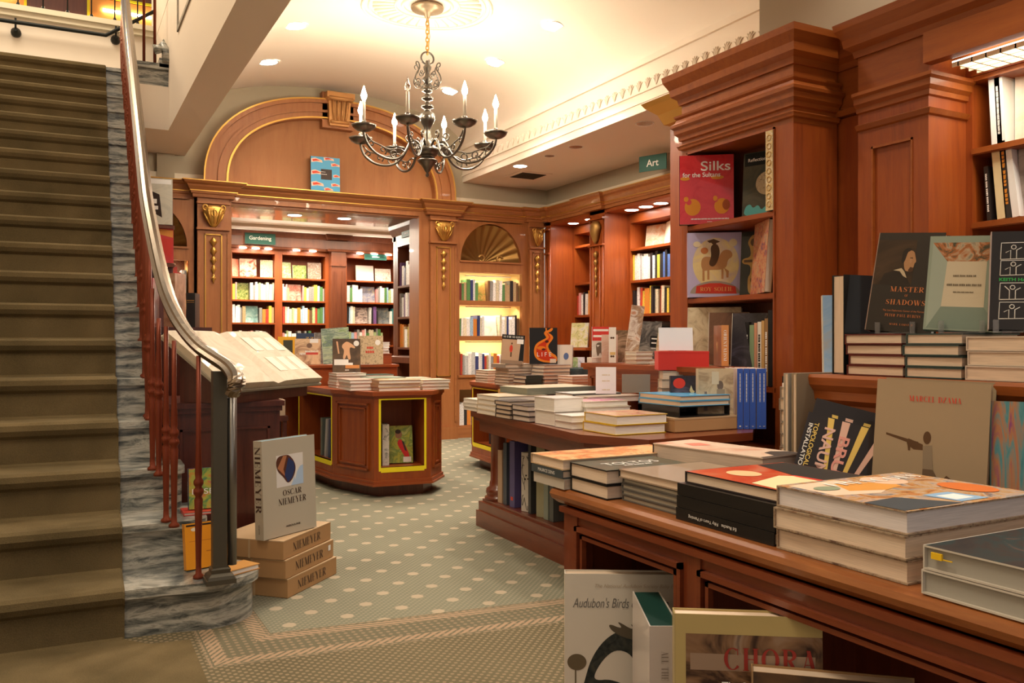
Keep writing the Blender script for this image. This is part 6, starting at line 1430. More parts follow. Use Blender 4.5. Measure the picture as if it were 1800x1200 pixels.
b = MB(); b.tube([(.05, .34, .052), (.09, .30, .056), (.11, .24, .056), (.15, .20, .052)], .014, 6); b.build('cover_picture', ink(.18, .08, .03), o)
poly(o, 'buckle', [(ink(.45, .34, .2), ell(.62, .70, .06, .04)), (BLACK, ell(.62, .70, .045, .028)), (ink(.45, .34, .2), ell(.80, .72, .05, .035)), (BLACK, ell(.80, .72, .038, .025))], .28, .43, .05)

# ================================================================ COLUMN TABLE
zm = .7215
stack('white book hanging over the far left corner of the column table', 3, .30, .18, .022, 2.10, 4.37, zm, C(.8, .74, .64), pg=PGW, group='white books at the far corner of the column table')
stack('cream book of the pale pile on the column table edge', 4, .30, .26, .026, 2.06, 4.03, zm, C(.70, .58, .42), pg=PGW, group='pale pile on the column table')
stack('small dark-bound book of the left small pile', 4, .16, .16, .022, 2.035, 3.855, zm, C(.05, .035, .03), pg=PG, group='small dark-bound piles')
stack('small dark-bound book of the right small pile', 3, .16, .17, .026, 2.045, 3.67, zm, C(.05, .035, .03), pg=pages('pinkish_pages', (.74, .62, .54)), group='small dark-bound piles')
zz = stack('thick white paper block on the column table', 2, .17, .18, .065, 2.065, 3.46, zm, C(.80, .75, .70), pg=PGW, group='white blocks')
stack('white book beside the yellow-edged pair', 2, .18, .15, .030, 2.055, 3.285, zm, C(.80, .75, .70), pg=PGW, group='white books by the yellow pair')
YE = mat('yellow_board', (.72, .48, .03), .3, coat=.5)
stack('yellow-edged book with a red and cream cover at the near corner', 2, .27, .25, .041, 2.085, 2.99, zm, YE, front=busy('red_cream_cover', [(.55, .05, .03), (.75, .42, .30), (.8, .6, .35), (.78, .52, .04)], 6, .15), side='B', pg=PGW, group='yellow-edged pair')
kb = thing('cardboard_box', 'flat kraft cardboard box under the black slipcase', 'box', (2.375, 2.955, zm)); b = MB(); b.box(0, .385, 0, .3, 0, .062, bev=.003); b.build('tray', KRAFT, kb); b = MB(); b.box(-.001, .386, -.001, .301, .055, .0635); b.build('lid', mat('kraft_lid', (.50, .34, .19), .7), kb)
zk = zm + .0655
sl = thing('slipcase', 'black slipcase with an open end under the blue books', 'slipcase', (2.40, 2.955, zk)); b = MB(); b.box(0, .29, 0, .3, 0, .004); b.box(0, .29, 0, .3, .042, .046); b.box(0, .004, 0, .3, .004, .042); b.box(.286, .29, 0, .3, .004, .042); b.box(0, .29, .27, .3, .004, .042); b.build('shell', C(.015, .014, .014), sl)
SKY = mat('sky_blue_cover', (.10, .40, .68), .3, coat=.4)
for k in range(2): book(('lower', 'upper')[k] + ' of the two sky blue books on the black slipcase', .285, .30, .023, FL(2.405 + .003 * k, 2.955, zk + .047 + k * .024), SKY, SKY, SKY, 'B', pages('peach_pages', (.80, .62, .44)), 'art_book', 'book', 'two sky blue books')
stack('cream book of the coloured-cover pile behind the yellow pair', 4, .26, .17, .027, 2.22, 3.43, zm, C(.75, .68, .55), front=busy('purple_red_cover', [(.75, .55, .5), (.45, .12, .25), (.7, .6, .5), (.6, .3, .1)], 8), pg=PGW, group='coloured-cover pile')
stack('white-paged book in the pile under the long grey album', 3, .30, .24, .034, 2.36, 3.76, zm, C(.06, .06, .06), pg=PGW, group='pile under the dark album')
book('wide charcoal book with a white top on the column table', .30, .18, .026, FL(2.33, 3.72, zm + .1045), C(.10, .10, .095), C(.75, .72, .68), C(.10, .10, .095), 'F', PGW)
stack('grey book of the low pile under the long grey-green album', 3, .30, .2, .035, 2.38, 4.12, zm, C(.3, .28, .24), pg=PG, group='pile under the grey-green album')
book('very long grey-green album lying across the column table', .46, .30, .036, FL(2.25, 4.06, zm + .1080, 3), mat('grey_green_cloth', (.22, .23, .18), .6), busy('grey_sand_cover', [(.45, .42, .30), (.55, .50, .36), (.35, .35, .28)], 5), mat('grey_green_cloth', (.22, .23, .18), .6), 'F', mat('grey_green_cloth', (.22, .23, .18), .6))
book('orange-yellow flat book at the foot of the riser', .25, .20, .03, FL(2.42, 4.48, zm + .075, 8), C(.70, .36, .06), pg=PG); book('thick buff book under the orange-yellow one', .25, .20, .074, FL(2.41, 4.47, zm, 4), C(.4, .3, .2), pg=PG)
o = book('white card standing with faint gold lettering before the riser', .10, .135, .012, stand(1048, 692, 0, .1, .13, .012, tilt=5, D=4.32), C(.80, .79, .80), C(.82, .81, .82), name='display_card', cat='sign', pg=PGW)
for v, s in ((.095, '~~~~~'), (.065, '~~~~~~~~'), (.02, '~~~~~~~')): letter(o, s, ink(.65, .52, .25), .05, v, .0132, width=.04)
book('pile of flat books under the white card, upper', .42, .14, .03, FL(2.35, 3.60, zm + .09, 2), C(.6, .5, .4), pg=PGW)
book('small grey linen box-shaped book before the riser', .135, .09, .035, stand(1094, 690, 0, .13, .08, .03, tilt=0, D=4.2), C(.26, .22, .18), name='art_book')
# five blue volumes and their photo-faced neighbour
BLU = mat('royal_blue_spine', (.045, .11, .46), .35, coat=.2)
for k in range(5):
    t_ = (.026, .027, .027, .03, .02)[k]; sx = (.0, .030, .061, .092, .127)[k]
    ang = -35; ca, sa = math.cos(R(ang)), math.sin(R(ang)); x, y = 2.712 + ca * sx, 2.965 + sa * sx * .75
    o = book(('leftmost', 'second', 'third', 'fourth', 'rightmost')[k] + ' of the five royal blue volumes standing at the table corner', .22, .275, t_, Matrix.Translation((x, y, zm)) @ Matrix.Rotation(R(90 + ang * .75), 4, 'Z') @ Matrix.Rotation(R(90), 4, 'X') @ Matrix.Translation((0, 0, -t_)) if False else Matrix.Translation((x + t_ * ca, y + t_ * sa * .75, zm)) @ Matrix.Rotation(R(90 + ang * .75), 4, 'Z') @ Matrix.Rotation(R(90), 4, 'X'), mat('pinkish_board', (.62, .50, .45), .5), None, BLU, 'L', PGW, 'book', 'book', 'five royal blue volumes')
    spine_letter(o, '~~~~~~~~~~~~~~~~~~~~~~~~~~~~~~~~~', ink(.65, .66, .72), .275, t_, .13, .006, x=.05); spine_letter(o, str(k + 1), ink(.75, .72, .65), .275, t_, .006, .008, x=-.125)
o = book('beige photo-montage cover to the left of the blue volumes', .165, .275, .03, ST(2.585, 3.06, zm, -22, 0), C(.60, .46, .28), busy('sepia_montage_cover', [(.62, .47, .28), (.66, .52, .33), (.40, .28, .17), (.58, .44, .26)], 9), name='picture_book')
poly(o, 'cover_picture', [(ink(.18, .13, .10), ell(.62, .72, .09, .08)), (ink(.35, .26, .17), rect(.52, .55, .75, .66)), (ink(.70, .62, .45), rect(.38, .74, .58, .95)), (ink(.22, .18, .15), [(.15, .3), (.17, .62), (.24, .62), (.26, .3)]), (ink(.25, .2, .15), [(.78, .3), (.8, .58), (.9, .55), (.9, .3)])], .165, .275, .03)
o = book('dark cover with a round red sticker left of the beige montage', .17, .175, .03, ST(2.545, 3.20, zm + .062, -26, 2), C(.03, .025, .03), busy('night_figures_cover', [(.02, .018, .02), (.05, .04, .05), (.25, .22, .3)], 8), name='picture_book')
poly(o, 'cover_picture', [(ink(.70, .05, .03), ell(.22, .80, .17, .14)), (ink(.70, .58, .30), [(.5, .6), (.55, .75), (.6, .62), (.65, .58), (.58, .5)]), (ink(.72, .66, .5), [(.75, .55), (.72, .66), (.82, .7), (.86, .6), (.9, .5)])], .17, .175, .03)
book('brown box-like book hidden beneath the red-sticker cover', .25, .1, .058, FL(2.50, 3.22, zm, -20), C(.25, .15, .08), pg=PG)
rb = thing('red_box', 'plain red gift-style box with a white card on it, behind the blue books', 'box', (2.60, 3.36, zm + .257), R(-27)); b = MB(); b.box(0, .25, 0, .10, 0, .092, bev=.002); b.build('box_body', mat('vermilion_card', (.62, .045, .035), .5), rb); b = MB(); b.box(-.001, .251, -.001, .101, .085, .0935); b.build('box_lid', mat('vermilion_card', (.62, .045, .035), .5), rb)
stack('buff book under the red box', 6, .22, .10, .0415, 2.615, 3.355, zm, C(.5, .4, .3), ang=-27, group='buff books under the red box')
o = book('blank white card leaning on top of the red box', .165, .115, .006, ST(2.63, 3.39, zm + .353, -30, 10), C(.80, .82, .86), C(.82, .84, .88), name='display_card', cat='sign', pg=PGW)
o = book('orange spine lettered ORIENTALISM between the card and dark cover', .16, .20, .035, Matrix.Translation((2.86, 3.20, 1.0)) @ Matrix.Rotation(R(62), 4, 'Z') @ Matrix.Rotation(R(90), 4, 'X'), C(.25, .08, .04), None, C(.62, .26, .08), 'L'); spine_letter(o, 'ORIENTALISM', INKW, .20, .035, .15, .015, serif=True)
# ---- on the riser of the column table
zt2 = .999
def rz(px, off=.0): q = atX(px, 640, 2.74 + off); return q
def onr(lab, px, w, h, t_, cover, front, face=None, tilt=5, roll=0, off=.03, side='L', pg=None, name='picture_book', z=None):
    q = rz(px, off); a = facing(px + 15) if face is None else face
    return book(lab, w, h, t_, ST(q[0], q[1], (z or zt2), a, tilt, roll), cover, front, None, side, pg or PGW, name)
o = onr('red and white cover with an African mask, at the left of the riser', 1041, .105, .205, .035, C(.75, .72, .66), busy('mask_cover', [(.72, .66, .6), (.66, .6, .54), (.35, .28, .22)], 8))
poly(o, 'cover_picture', [(ink(.66, .05, .04), rect(0, .60, 1, 1)), (INKW, rect(.06, .87, .9, .93)), (INKW, rect(.06, .70, .75, .76)), (ink(.14, .10, .07), [(.3, .1), (.2, .4), (.25, .55), (.6, .55), (.7, .4), (.55, .1), (.45, .3)]), (INKW, [(.3, .42), (.25, .48), (.42, .47)]), (INKW, [(.52, .47), (.68, .48), (.62, .42)])], .105, .205, .035)
onr('pale pink portrait pamphlet right of the mask cover', 1058, .09, .16, .012, C(.75, .6, .5), busy('pink_portrait_cover', [(.75, .62, .52), (.7, .45, .35), (.8, .75, .7)], 9), off=.0)
o = onr('narrow white spine with small dark vases, standing near the mask cover', 1071, .038, .20, .02, C(.82, .78, .70), None, off=.0)
poly(o, 'cover_picture', [(BRN, ell(.3, .70, .15, .03)), (BRN, ell(.6, .70, .15, .03)), (BRN, ell(.3, .18, .15, .03)), (BRN, ell(.6, .18, .15, .03)), (ink(.7, .5, .2), rect(.1, .22, .9, .30))], .038, .20, .02)
onr('brown portrait cover behind the white vase spine', 1080, .10, .185, .02, C(.35, .25, .16), busy('old_master_cover', [(.08, .05, .03), (.2, .13, .07), (.55, .38, .24), (.65, .5, .4)], 7), off=.10)
stack('small cream book with a gold seal on the riser pile', 3, .115, .10, .022, 2.745, 3.74, zt2, C(.75, .66, .5), pg=PGW, group='small cream pile on the riser')
onr('tall leaning book with a food photograph cover', 1100, .07, .255, .035, C(.72, .55, .42), busy('food_cover', [(.7, .55, .35), (.35, .2, .12), (.75, .68, .6), (.5, .2, .08)], 12), roll=8, off=.05, z=zt2 + .07)
o = onr('black and white street photograph cover with white titles', 1118, .13, .235, .02, C(.05, .05, .05), busy('street_photo_cover', [(.04, .038, .035), (.12, .11, .10), (.35, .32, .28), (.10, .09, .08)], 10), roll=3, off=.10)
poly(o, 'cover_picture', [(BLACK, rect(.55, .40, .95, .66)), (INKW, rect(.6, .58, .9, .61)), (INKW, rect(.6, .48, .95, .51)), (INKW, rect(.6, .36, .8, .38)), (ink(.7, .55, .48), [(.0, .06), (.5, .16), (.7, .28), (.62, .14), (.95, .06)])], .13, .235, .02)
stack('thin white pamphlet lying at the front of the riser', 2, .17, .05, .008, 2.71, 3.52, zt2, C(.8, .76, .7), pg=PGW, group='thin pamphlets on the riser')
o = onr('green-edged food book with a salad photograph leaning right', 1150, .085, .19, .02, C(.20, .24, .12), busy('salad_cover', [(.15, .22, .08), (.6, .42, .25), (.75, .6, .45), (.2, .3, .1)], 12), roll=7, off=.0)
poly(o, 'cover_picture', [(INKW, ell(.3, .72, .16, .09)), (ink(.10, .09, .06), rect(0, .88, 1, 1))], .085, .19, .02)
o = onr('dark cover with an orange pattern and white oval, at the right of the riser', 1174, .085, .195, .02, C(.10, .07, .05), busy('dark_orange_cover', [(.06, .05, .04), (.12, .09, .06), (.5, .2, .04)], 10), roll=6, off=.02)
poly(o, 'cover_picture', [(INKW, ell(.3, .48, .14, .10))], .085, .195, .02)
book('small white slab at the left end of the riser', .07, .05, .03, FL(2.70, 4.10, zt2), C(.8, .74, .66), pg=PGW)
# ---- books standing on the plinth of the column table
zp = .1685
for k, (y, t_, h, d, m, lab) in enumerate(((4.50, .045, .31, .22, C(.48, .32, .20), 'tan book standing nearest the column, under the column table'), (4.43, .035, .36, .24, C(.07, .08, .10), 'dark slate book between the tan and purple ones'), (4.35, .05, .38, .26, C(.10, .08, .22), 'purple-blue tall book with a red dot on the spine'),
        (4.21, .08, .33, .26, C(.58, .53, .46), 'white rounded slipcase with black scribbled pattern'), (4.13, .025, .38, .26, C(.05, .05, .05), 'slim black book behind the scribbled one'), (4.04, .06, .39, .26, C(.30, .28, .17), 'large olive and cream book under the column table'), (3.96, .04, .34, .26, C(.22, .25, .20), 'grey-green book right of the olive one'), (3.90, .035, .33, .26, C(.09, .09, .08), 'dark book right of the grey-green one'))):
    o = book(lab, d, h, t_, Matrix.Translation((2.30, y + .0, zp)) @ Matrix.Rotation(R(18 if k in (3, 5) else 6), 4, 'Z') @ Matrix.Rotation(R(90), 4, 'X') @ Matrix.Translation((0, 0, -.0)), m)
    if k == 3:
        b = MB(); rr = random.Random(4)
        for j in range(9):
            pts = [(-.0034, .02 + .31 * rr.random(), .01 + .06 * rr.random())]
            for _ in range(3): p_ = pts[-1]; pts.append((-.0034, max(.01, min(.32, p_[1] + rr.uniform(-.07, .07))), max(.005, min(.075, p_[2] + rr.uniform(-.03, .03)))))
            b.tube(smooth_path(pts, 2), .0016, 4)
        for j in range(6): yy, zz2 = .18 + .13 * rr.random(), .01 + .06 * rr.random(); b.lathe([(.001, 0), (.001, .001)], 0, 0, 3) if False else b.tube([(-.0036, yy - .004, zz2), (-.0036, yy + .004, zz2)], .0045, 6)
        b.build('scribble_pattern', BLACK, o)
    if k == 2: b = MB(); b.box(-.0036, -.0026, .04, .06, .012, .034); b.build('red_dot', INKR, o)

# ================================================================ CENTRE TABLE
zc = .7615
stack('pink and white book of the left front pile on the octagonal table', 3, .235, .30, .026, 1.87, 6.02, zc, C(.74, .52, .42), pg=PGW, group='left front pile, octagonal table')
stack('large brown-spined book of the middle front pile on the octagonal table', 3, .32, .26, .026, 2.035, 5.86, zc, C(.62, .45, .25), spine=C(.40, .20, .07), side='L', pg=PGW, group='middle front pile, octagonal table')
stack('white paperback of the right front pile on the octagonal table', 3, .22, .24, .024, 2.385, 5.90, zc, C(.72, .62, .46), pg=PGW, group='right front pile, octagonal table')
book('pale green flat cover behind the front piles', .30, .24, .03, FL(2.08, 6.22, zc + .052), C(.30, .42, .32), pg=PGW); stack('white book under the pale green cover', 2, .32, .25, .025, 2.07, 6.21, zc, C(.7, .6, .5), pg=PGW, group='white books under the green cover')
stack('white-paged book with a dark green spine, second row of the octagonal table', 3, .26, .20, .03, 2.15, 6.58, zc, C(.05, .12, .10), spine=C(.03, .07, .06), side='L', pg=PGW, group='dark green spines')
stack('white book at the right of the second row, octagonal table', 3, .20, .2, .024, 2.40, 6.25, zc, C(.8, .66, .5), pg=PGW, group='right second row, octagonal table')
stack('white-paged book of the pile under the dancer cover', 5, .24, .22, .022, 1.885, 6.42, zc, C(.6, .5, .4), pg=PGW, group='low pile behind dancer cover')
def cen(lab, px, py, D, w, h, m, cover=None, tilt=8, roll=0, face=None, t=.02, name='picture_book', z=.9275):
    q = (*atD(px, py, D)[:2], z); a = facing(px + 20) if face is None else face
    return book(lab, w, h, t, ST(q[0], q[1], max(q[2], zc), a, tilt, roll), cover or C(.5, .45, .4), m, None, 'L', PGW, name)
o = cen('dark cover with a pale dancing figure and white title bars on the octagonal table', 585, 655, 6.72, .215, .265, busy('dancer_ground', [(.06, .04, .03), (.12, .08, .05), (.2, .12, .07)], 6), C(.02, .02, .02), face=-16, z=zc + .115)
PK = ink(.72, .42, .24)
poly(o, 'cover_picture', [(PK, [(.35, .40), (.42, .66), (.32, .74), (.34, .82), (.45, .90), (.52, .92), (.70, .84), (.82, .74), (.78, .70), (.62, .76), (.60, .62), (.66, .38), (.56, .36), (.50, .55), (.44, .38)]), (PK, [(.12, .92), (.18, .92), (.24, .55), (.19, .55)]), (INKW, rect(.05, .28, .56, .38)), (INKW, rect(.05, .21, .72, .28)), (INKW, ell(.85, .86, .10, .085)), (ink(.60, .25, .08), rect(.45, .11, .96, .21)), (INKW, rect(.44, .05, .58, .07))], .215, .265, .02)
cen('green water garden painting cover behind the dancer book', 569, 640, 7.15, .225, .30, busy('water_garden_cover', [(.20, .32, .12), (.45, .55, .38), (.15, .22, .20), (.35, .5, .2)], 9, stretch=(1, 3, 1)), C(.45, .55, .42), roll=-4)
o = cen('beige cover dotted with black script marks and a white sticker', 630, 641, 7.15, .205, .24, busy('speckled_cover', [(.62, .48, .30), (.60, .46, .28), (.14, .10, .06)], 55, dist=.6), tilt=6)
poly(o, 'cover_picture', [(INKW, ell(.80, .78, .11, .10))], .20, .235, .02); letter(o, '~~~~', INKR, .10, .14, .0215, width=.06, height=.02); letter(o, '~~~~', INKR, .10, .105, .0215, width=.08, height=.02)
o = cen('peach cover titled MAKING IT NEW with a red band', 519, 658, 7.08, .205, .215, busy('peach_nude_cover', [(.68, .45, .25), (.72, .52, .32), (.35, .2, .12), (.72, .6, .35)], 6))
poly(o, 'cover_picture', [(ink(.60, .08, .06), rect(.45, .36, .97, .44)), (INKW, rect(.62, .80, .98, .95)), (ink(.2, .12, .08), ell(.6, .70, .12, .09))], .19, .225, .02); letter(o, 'MAKING IT', INKW, .135, .108, .0215, width=.11, height=.016, bold=.03); letter(o, 'NEW', INKW, .06, .088, .0215, width=.05, height=.02, bold=.03)
o = cen('mustard book with a dark square in its middle, left on the octagonal table', 489, 645, 7.55, .165, .235, C(.68, .36, .02), C(.6, .3, .03)); poly(o, 'cover_picture', [(ink(.05, .05, .03), rect(.28, .32, .80, .80))], .155, .255, .02)
o = cen('navy cover with sideways gold capitals NOHO NEXT behind the peach book', 521, 640, 7.4, .165, .265, C(.03, .045, .09), C(.02, .02, .03))
for s, u in (('NOHO', .60), ('NEXT', .85)): letter(o, s, ink(.62, .42, .12), 0, 0, 0, width=.09, height=.028, M=Matrix.Translation((u * .155, .185, .0215)) @ Matrix.Rotation(R(-90), 4, 'Z'))
cen('wavy grey patterned cover at the back of the octagonal table', 553, 640, 7.4, .11, .27, busy('wavy_grey_cover', [(.05, .045, .04), (.25, .22, .2), (.08, .07, .06), (.3, .27, .25)], 14, stretch=(1, 3, 1)))
bxw = thing('wooden_box', 'small cherry box at the back right of the octagonal table', 'box', (2.40, 6.98, .928), R(-10)); b = MB(); b.box(0, .13, 0, .13, 0, .08, bev=.002); b.build('box_body', CHH, bxw); b = MB(); b.box(-.004, .134, -.004, .134, .08, .088); b.build('box_lid', CHH, bxw)
stack('white leaflet pile on the small cherry box', 4, .11, .1, .024, 2.405, 6.985, 1.017, C(.82, .80, .78), ang=-10, pg=PGW, group='white leaflets on the cherry box')
# in its openings
zq = .2165
def inopen(lab, x, y, w, h, t_, m, face, tilt=6, cover=None, spine=None, roll=0, pg=None):
    return book(lab, w, h, t_, ST(x, y, zq, face, tilt, roll), cover or m, m, spine, 'L', pg or PG, 'picture_book')
o = inopen('green and red painted cover of a girl in a red dress, in the front opening', 2.125, 6.02, .215, .275, .03, busy('meadow_painting', [(.10, .12, .04), (.45, .42, .06), (.18, .26, .06), (.50, .50, .12), (.10, .12, .25)], 9), -12, 10, C(.02, .02, .02))
poly(o, 'cover_picture', [(ink(.60, .03, .03), [(.50, .62), (.60, .64), (.74, .50), (.92, .12), (.78, .08), (.62, .30), (.46, .50)]), (ink(.30, .14, .07), ell(.52, .76, .12, .11)), (ink(.05, .03, .02), ell(.50, .84, .10, .06)), (ink(.75, .70, .62), rect(.66, .02, .94, .16)), (ink(.05, .04, .03), [(.62, .60), (.70, .56), (.80, .30), (.72, .34)])], .215, .275, .03)
book('dark upright book behind the girl in red', .20, .28, .03, Matrix.Translation((2.115, 5.99, zq)) @ Matrix.Rotation(R(82), 4, 'Z') @ Matrix.Rotation(R(90), 4, 'X'), C(.03, .03, .03))
book('cream scribbled spine at the left of the front opening', .20, .30, .05, Matrix.Translation((2.08, 5.92, zq)) @ Matrix.Rotation(R(84), 4, 'Z') @ Matrix.Rotation(R(90), 4, 'X'), C(.6, .55, .46), None, busy('scribble_spine', [(.62, .58, .48), (.6, .55, .45), (.1, .12, .1)], 22))
for k, (u, m, lab) in enumerate(((.12, busy('night_photo', [(.03, .03, .03), (.15, .12, .1), (.3, .25, .2)], 9), 'dark framed cover in the left side opening, nearest the panel'), (.20, C(.05, .07, .14), 'navy spine in the left side opening'), (.27, C(.42, .40, .38), 'grey spine in the left side opening'), (.34, C(.12, .14, .12), 'dark green spine in the left side opening'), (.72, C(.02, .02, .02), 'black portfolio leaning in the far left opening'), (.80, C(.45, .33, .2), 'tan book beside the black portfolio'))):
    a, e_ = Vector((1.83, 6.32)), Vector((1.72, 7.45)); p_ = a.lerp(e_, u) + Vector((.05, 0)); book(lab, .24, .30, .035, Matrix.Translation((p_.x, p_.y, zq)) @ Matrix.Rotation(R(8), 4, 'Z') @ Matrix.Rotation(R(90 + (k % 3) * 3), 4, 'X'), m)
cb = thing('cardboard_box', 'small buff carton left of the octagonal table beyond the atlas stand', 'box', (1.42, 6.95, .52)); b = MB(); b.box(0, .20, 0, .2, 0, .13, bev=.003); b.build('carton', mat('buff_card', (.50, .36, .24), .7), cb); b = MB(); b.box(-.001, .201, .09, .11, .125, .1315); b.build('tape', mat('parcel_tape', (.6, .48, .34), .3), cb)
bag = MB(); bag.rings([[(.09 * s_ * math.cos(q * math.pi / 5) * (1 + .1 * math.sin(3 * q)), .06 * s_ * math.sin(q * math.pi / 5), z_) for q in range(10)] for s_, z_ in ((.9, 0), (1.05, .04), (.9, .09), (.5, .13), (.3, .15))])
o = bag.build('paper_bag', mat('white_tissue', (.75, .74, .74), .6)); o.location = (1.51, 7.05, .6525); tag(o, 'crumpled white bag on the buff carton', 'bag')
stl = thing('low_stool', 'dark low stool under the buff carton', 'stool', (1.40, 6.93, 0)); b = MB(); b.box(0, .24, 0, .24, .48, .518); b.build('seat', DK, stl)
for x in (.01, .20):
    for y in (.01, .20): b = MB(); b.box(x, x + .03, y, y + .03, 0, .48); b.build('leg', DK, stl)

# ================================================================ FAR TABLE
zw = .7615
stack('white magazine of the far left pile beyond the column table', 5, .24, .24, .021, 3.27, 6.60, zw, C(.6, .5, .4), pg=PG, group='magazines on the far table')
zz = stack('cream-paged book of the tall pile left of the lava cover', 6, .26, .24, .023, 3.22, 6.12, zw, C(.35, .28, .22), pg=PG, group='tall pile on the far table')
book('thick grey book on top of the tall pile left of the lava cover', .30, .26, .032, FL(3.205, 6.14, zz), C(.30, .26, .22), pg=PG)
stack('black-boarded book before the tall pile', 3, .15, .2, .03, 3.235, 5.86, zw, C(.04, .04, .045), spine=C(.03, .05, .045), side='F', pg=PG, group='black-boarded pile')
stack('pinkish flat book at the front of the far table', 4, .27, .22, .022, 3.50, 5.60, zw, C(.55, .44, .38), pg=PG, group='pinkish pile')
stack('grey flat book under the lava cover', 6, .25, .20, .028, 3.40, 5.86, zw, C(.2, .18, .17), pg=PG, group='grey pile under the lava cover')
stack('dark teal jacketed book of the right pile on the far table', 5, .32, .22, .027, 3.67, 5.90, zw, C(.05, .09, .10), side='F', spine=busy('teal_jacket', [(.02, .05, .06), (.06, .10, .11), (.12, .15, .15)], 8), pg=PG, group='teal pile')
stack('brown-paged book at the right end of the far table', 5, .2, .2, .024, 4.02, 5.80, zw, C(.25, .16, .1), pg=PG, group='brown-paged pile')
def twn(lab, px, py, D, w, h, m, cover=None, tilt=8, roll=0, face=None, t=.025, z=.902):
    q = (*atD(px, py, D)[:2], z); a = facing(px + 20) if face is None else face
    return book(lab, w, h, t, ST(q[0], q[1], q[2], a, tilt, roll), cover or C(.5, .45, .4), m, None, 'L', PGW, 'picture_book')
o = twn('black-topped cover with a small red figure, left of the lava cover', 880, 635, 7.0, .185, .24, C(.50, .33, .20), C(.02, .02, .02), roll=4, z=.940)
poly(o, 'cover_picture', [(BLACK, rect(0, .84, 1, 1)), (BLACK, [(.78, .1), (.99, .1), (.99, .86), (.84, .86)]), (INKW, rect(.66, .70, .95, .86)), (RED2, ell(.42, .52, .07, .13)), (BRN, ell(.44, .70, .035, .035)), (BRN, rect(.40, .24, .46, .40)), (ink(.3, .2, .13), rect(0, 0, .95, .12))], .185, .24, .025); letter(o, 'SO FAR SO GOUDE', INKW, .09, .222, .0265, width=.165, height=.016, serif=True)
o = twn('black cover titled LIFE with a glowing orange lava stream', 931, 639, 6.95, .225, .295, C(.012, .010, .009), C(.012, .010, .009), tilt=4, face=-26, z=.936)
L1, L2 = mat('lava_orange', (.75, .22, .02), .4), mat('lava_red', (.55, .04, .01), .4)
lava = [(.55, .99), (.60, .93), (.50, .86), (.56, .78), (.62, .72), (.45, .66), (.22, .56), (.14, .38), (.18, .18), (.40, .05), (.99, .02), (.99, .22), (.80, .30), (.68, .42), (.66, .52), (.82, .66), (.86, .74), (.78, .82), (.64, .86), (.80, .90), (.86, .99), (.76, .99), (.72, .95), (.60, .91), (.64, .99)]
lava2 = [(.60, .87), (.66, .80), (.72, .72), (.52, .62), (.30, .52), (.22, .38), (.28, .20), (.46, .10), (.97, .07), (.97, .15), (.72, .24), (.60, .40), (.58, .54), (.74, .68), (.76, .75), (.68, .83)]
poly(o, 'cover_picture', [(L1, lava), (L2, lava2), (L1, ell(.42, .44, .16, .05)), (ink(.08, .01, .01), ell(.62, .62, .07, .04)), (ink(.08, .01, .01), ell(.50, .40, .07, .03)), (ink(.70, .55, .42), rect(.73, .03, .95, .14))], .225, .295, .025); letter(o, 'L I F E', INKW, .118, .078, .0266, width=.115, height=.034)
o = twn('off-white cover with a blue splash, right of the lava cover', 980, 640, 7.0, .13, .19, C(.58, .50, .42), roll=0, face=-50); poly(o, 'cover_picture', [(ink(.08, .12, .25), ell(.6, .5, .18, .16, 9))], .13, .19, .025)
twn('small pale green card beside the blue splash cover', 1003, 638, 7.1, .06, .085, b_lawn); twn('small lilac patterned card at the far table end', 1013, 638, 7.15, .07, .085, busy('lilac_cover', [(.45, .4, .5), (.7, .66, .7), (.3, .3, .4)], 20))
faceout('landscape painting cover propped on the corner bay shelf', busy('field_painting', [(.15, .18, .08), (.5, .45, .2), (.55, .5, .42), (.3, .35, .3)], 10), 5.20, 8.33, 1.052, .22, .28, -62)
faceout('white cover with a green label beside the landscape painting', busy('white_label_cover', [(.8, .77, .7), (.75, .7, .6), (.2, .4, .2)], 6), 5.38, 8.12, 1.052, .16, .22, -62)
lg = MB(); lg.box(5.15, XS + .02, 7.95, 8.9, 1.02, 1.05); struct('trim_17', lg, CHH, 'ledge before the corner bay')
for y, lab, m in ((6.75, 'dark book on the shelf under the far table opening', C(.02, .02, .03)), (6.68, 'pale spine in the far table opening', C(.6, .55, .46)), (6.62, 'reddish spine in the far table opening', C(.35, .12, .06)), (6.56, 'cream spine in the far table opening', C(.55, .48, .38)), (6.49, 'brown spine in the far table opening', C(.2, .1, .06))):
    book(lab, .22, .27, .04, Matrix.Translation((3.36, y, .2165)) @ Matrix.Rotation(R(5), 4, 'Z') @ Matrix.Rotation(R(90), 4, 'X'), m)

# ================================================================ STAND BY THE STAIR
at_ = thing('atlas', 'very large open atlas with yellowed map pages lying on the dark stand', 'book')
A0 = Vector((.54, 4.18, .90)); th = R(-13)
Mx = Matrix.Translation((.678, 4.113, .893)) @ Matrix.Rotation(R(43.5), 4, 'Z') @ Matrix.Rotation(R(35), 4, 'X') @ Matrix.Translation((.42, 0, 0))
PAGE = busy('map_page', [(.42, .35, .24), (.58, .49, .36), (.44, .35, .23)], 4, .5, coat=.05)
at_.matrix_world = Mx
b = MB(); b.box(-.42, .42, -.01, .45, -.012, 0); b.build('binding', C(.30, .26, .19), at_)
for x0, x1, s_ in ((-.41, .0, -1), (.0, .41, 1)):
    n_ = 8; rs = []
    for i in range(n_ + 1):
        u = i / n_; x = x0 + (x1 - x0) * u; hgt = .024 + .012 * math.sin(math.pi * (1 - u if s_ < 0 else u) * .55 + .6) - (.012 if (u == 1 and s_ < 0) or (u == 0 and s_ > 0) else 0)
        rs.append([(x, .0, 0), (x, .44, 0), (x, .44, hgt), (x, .0, hgt)])
    b = MB(); b.rings(rs, smooth=False); b.build('page_block', PAGE, at_)
b = MB()
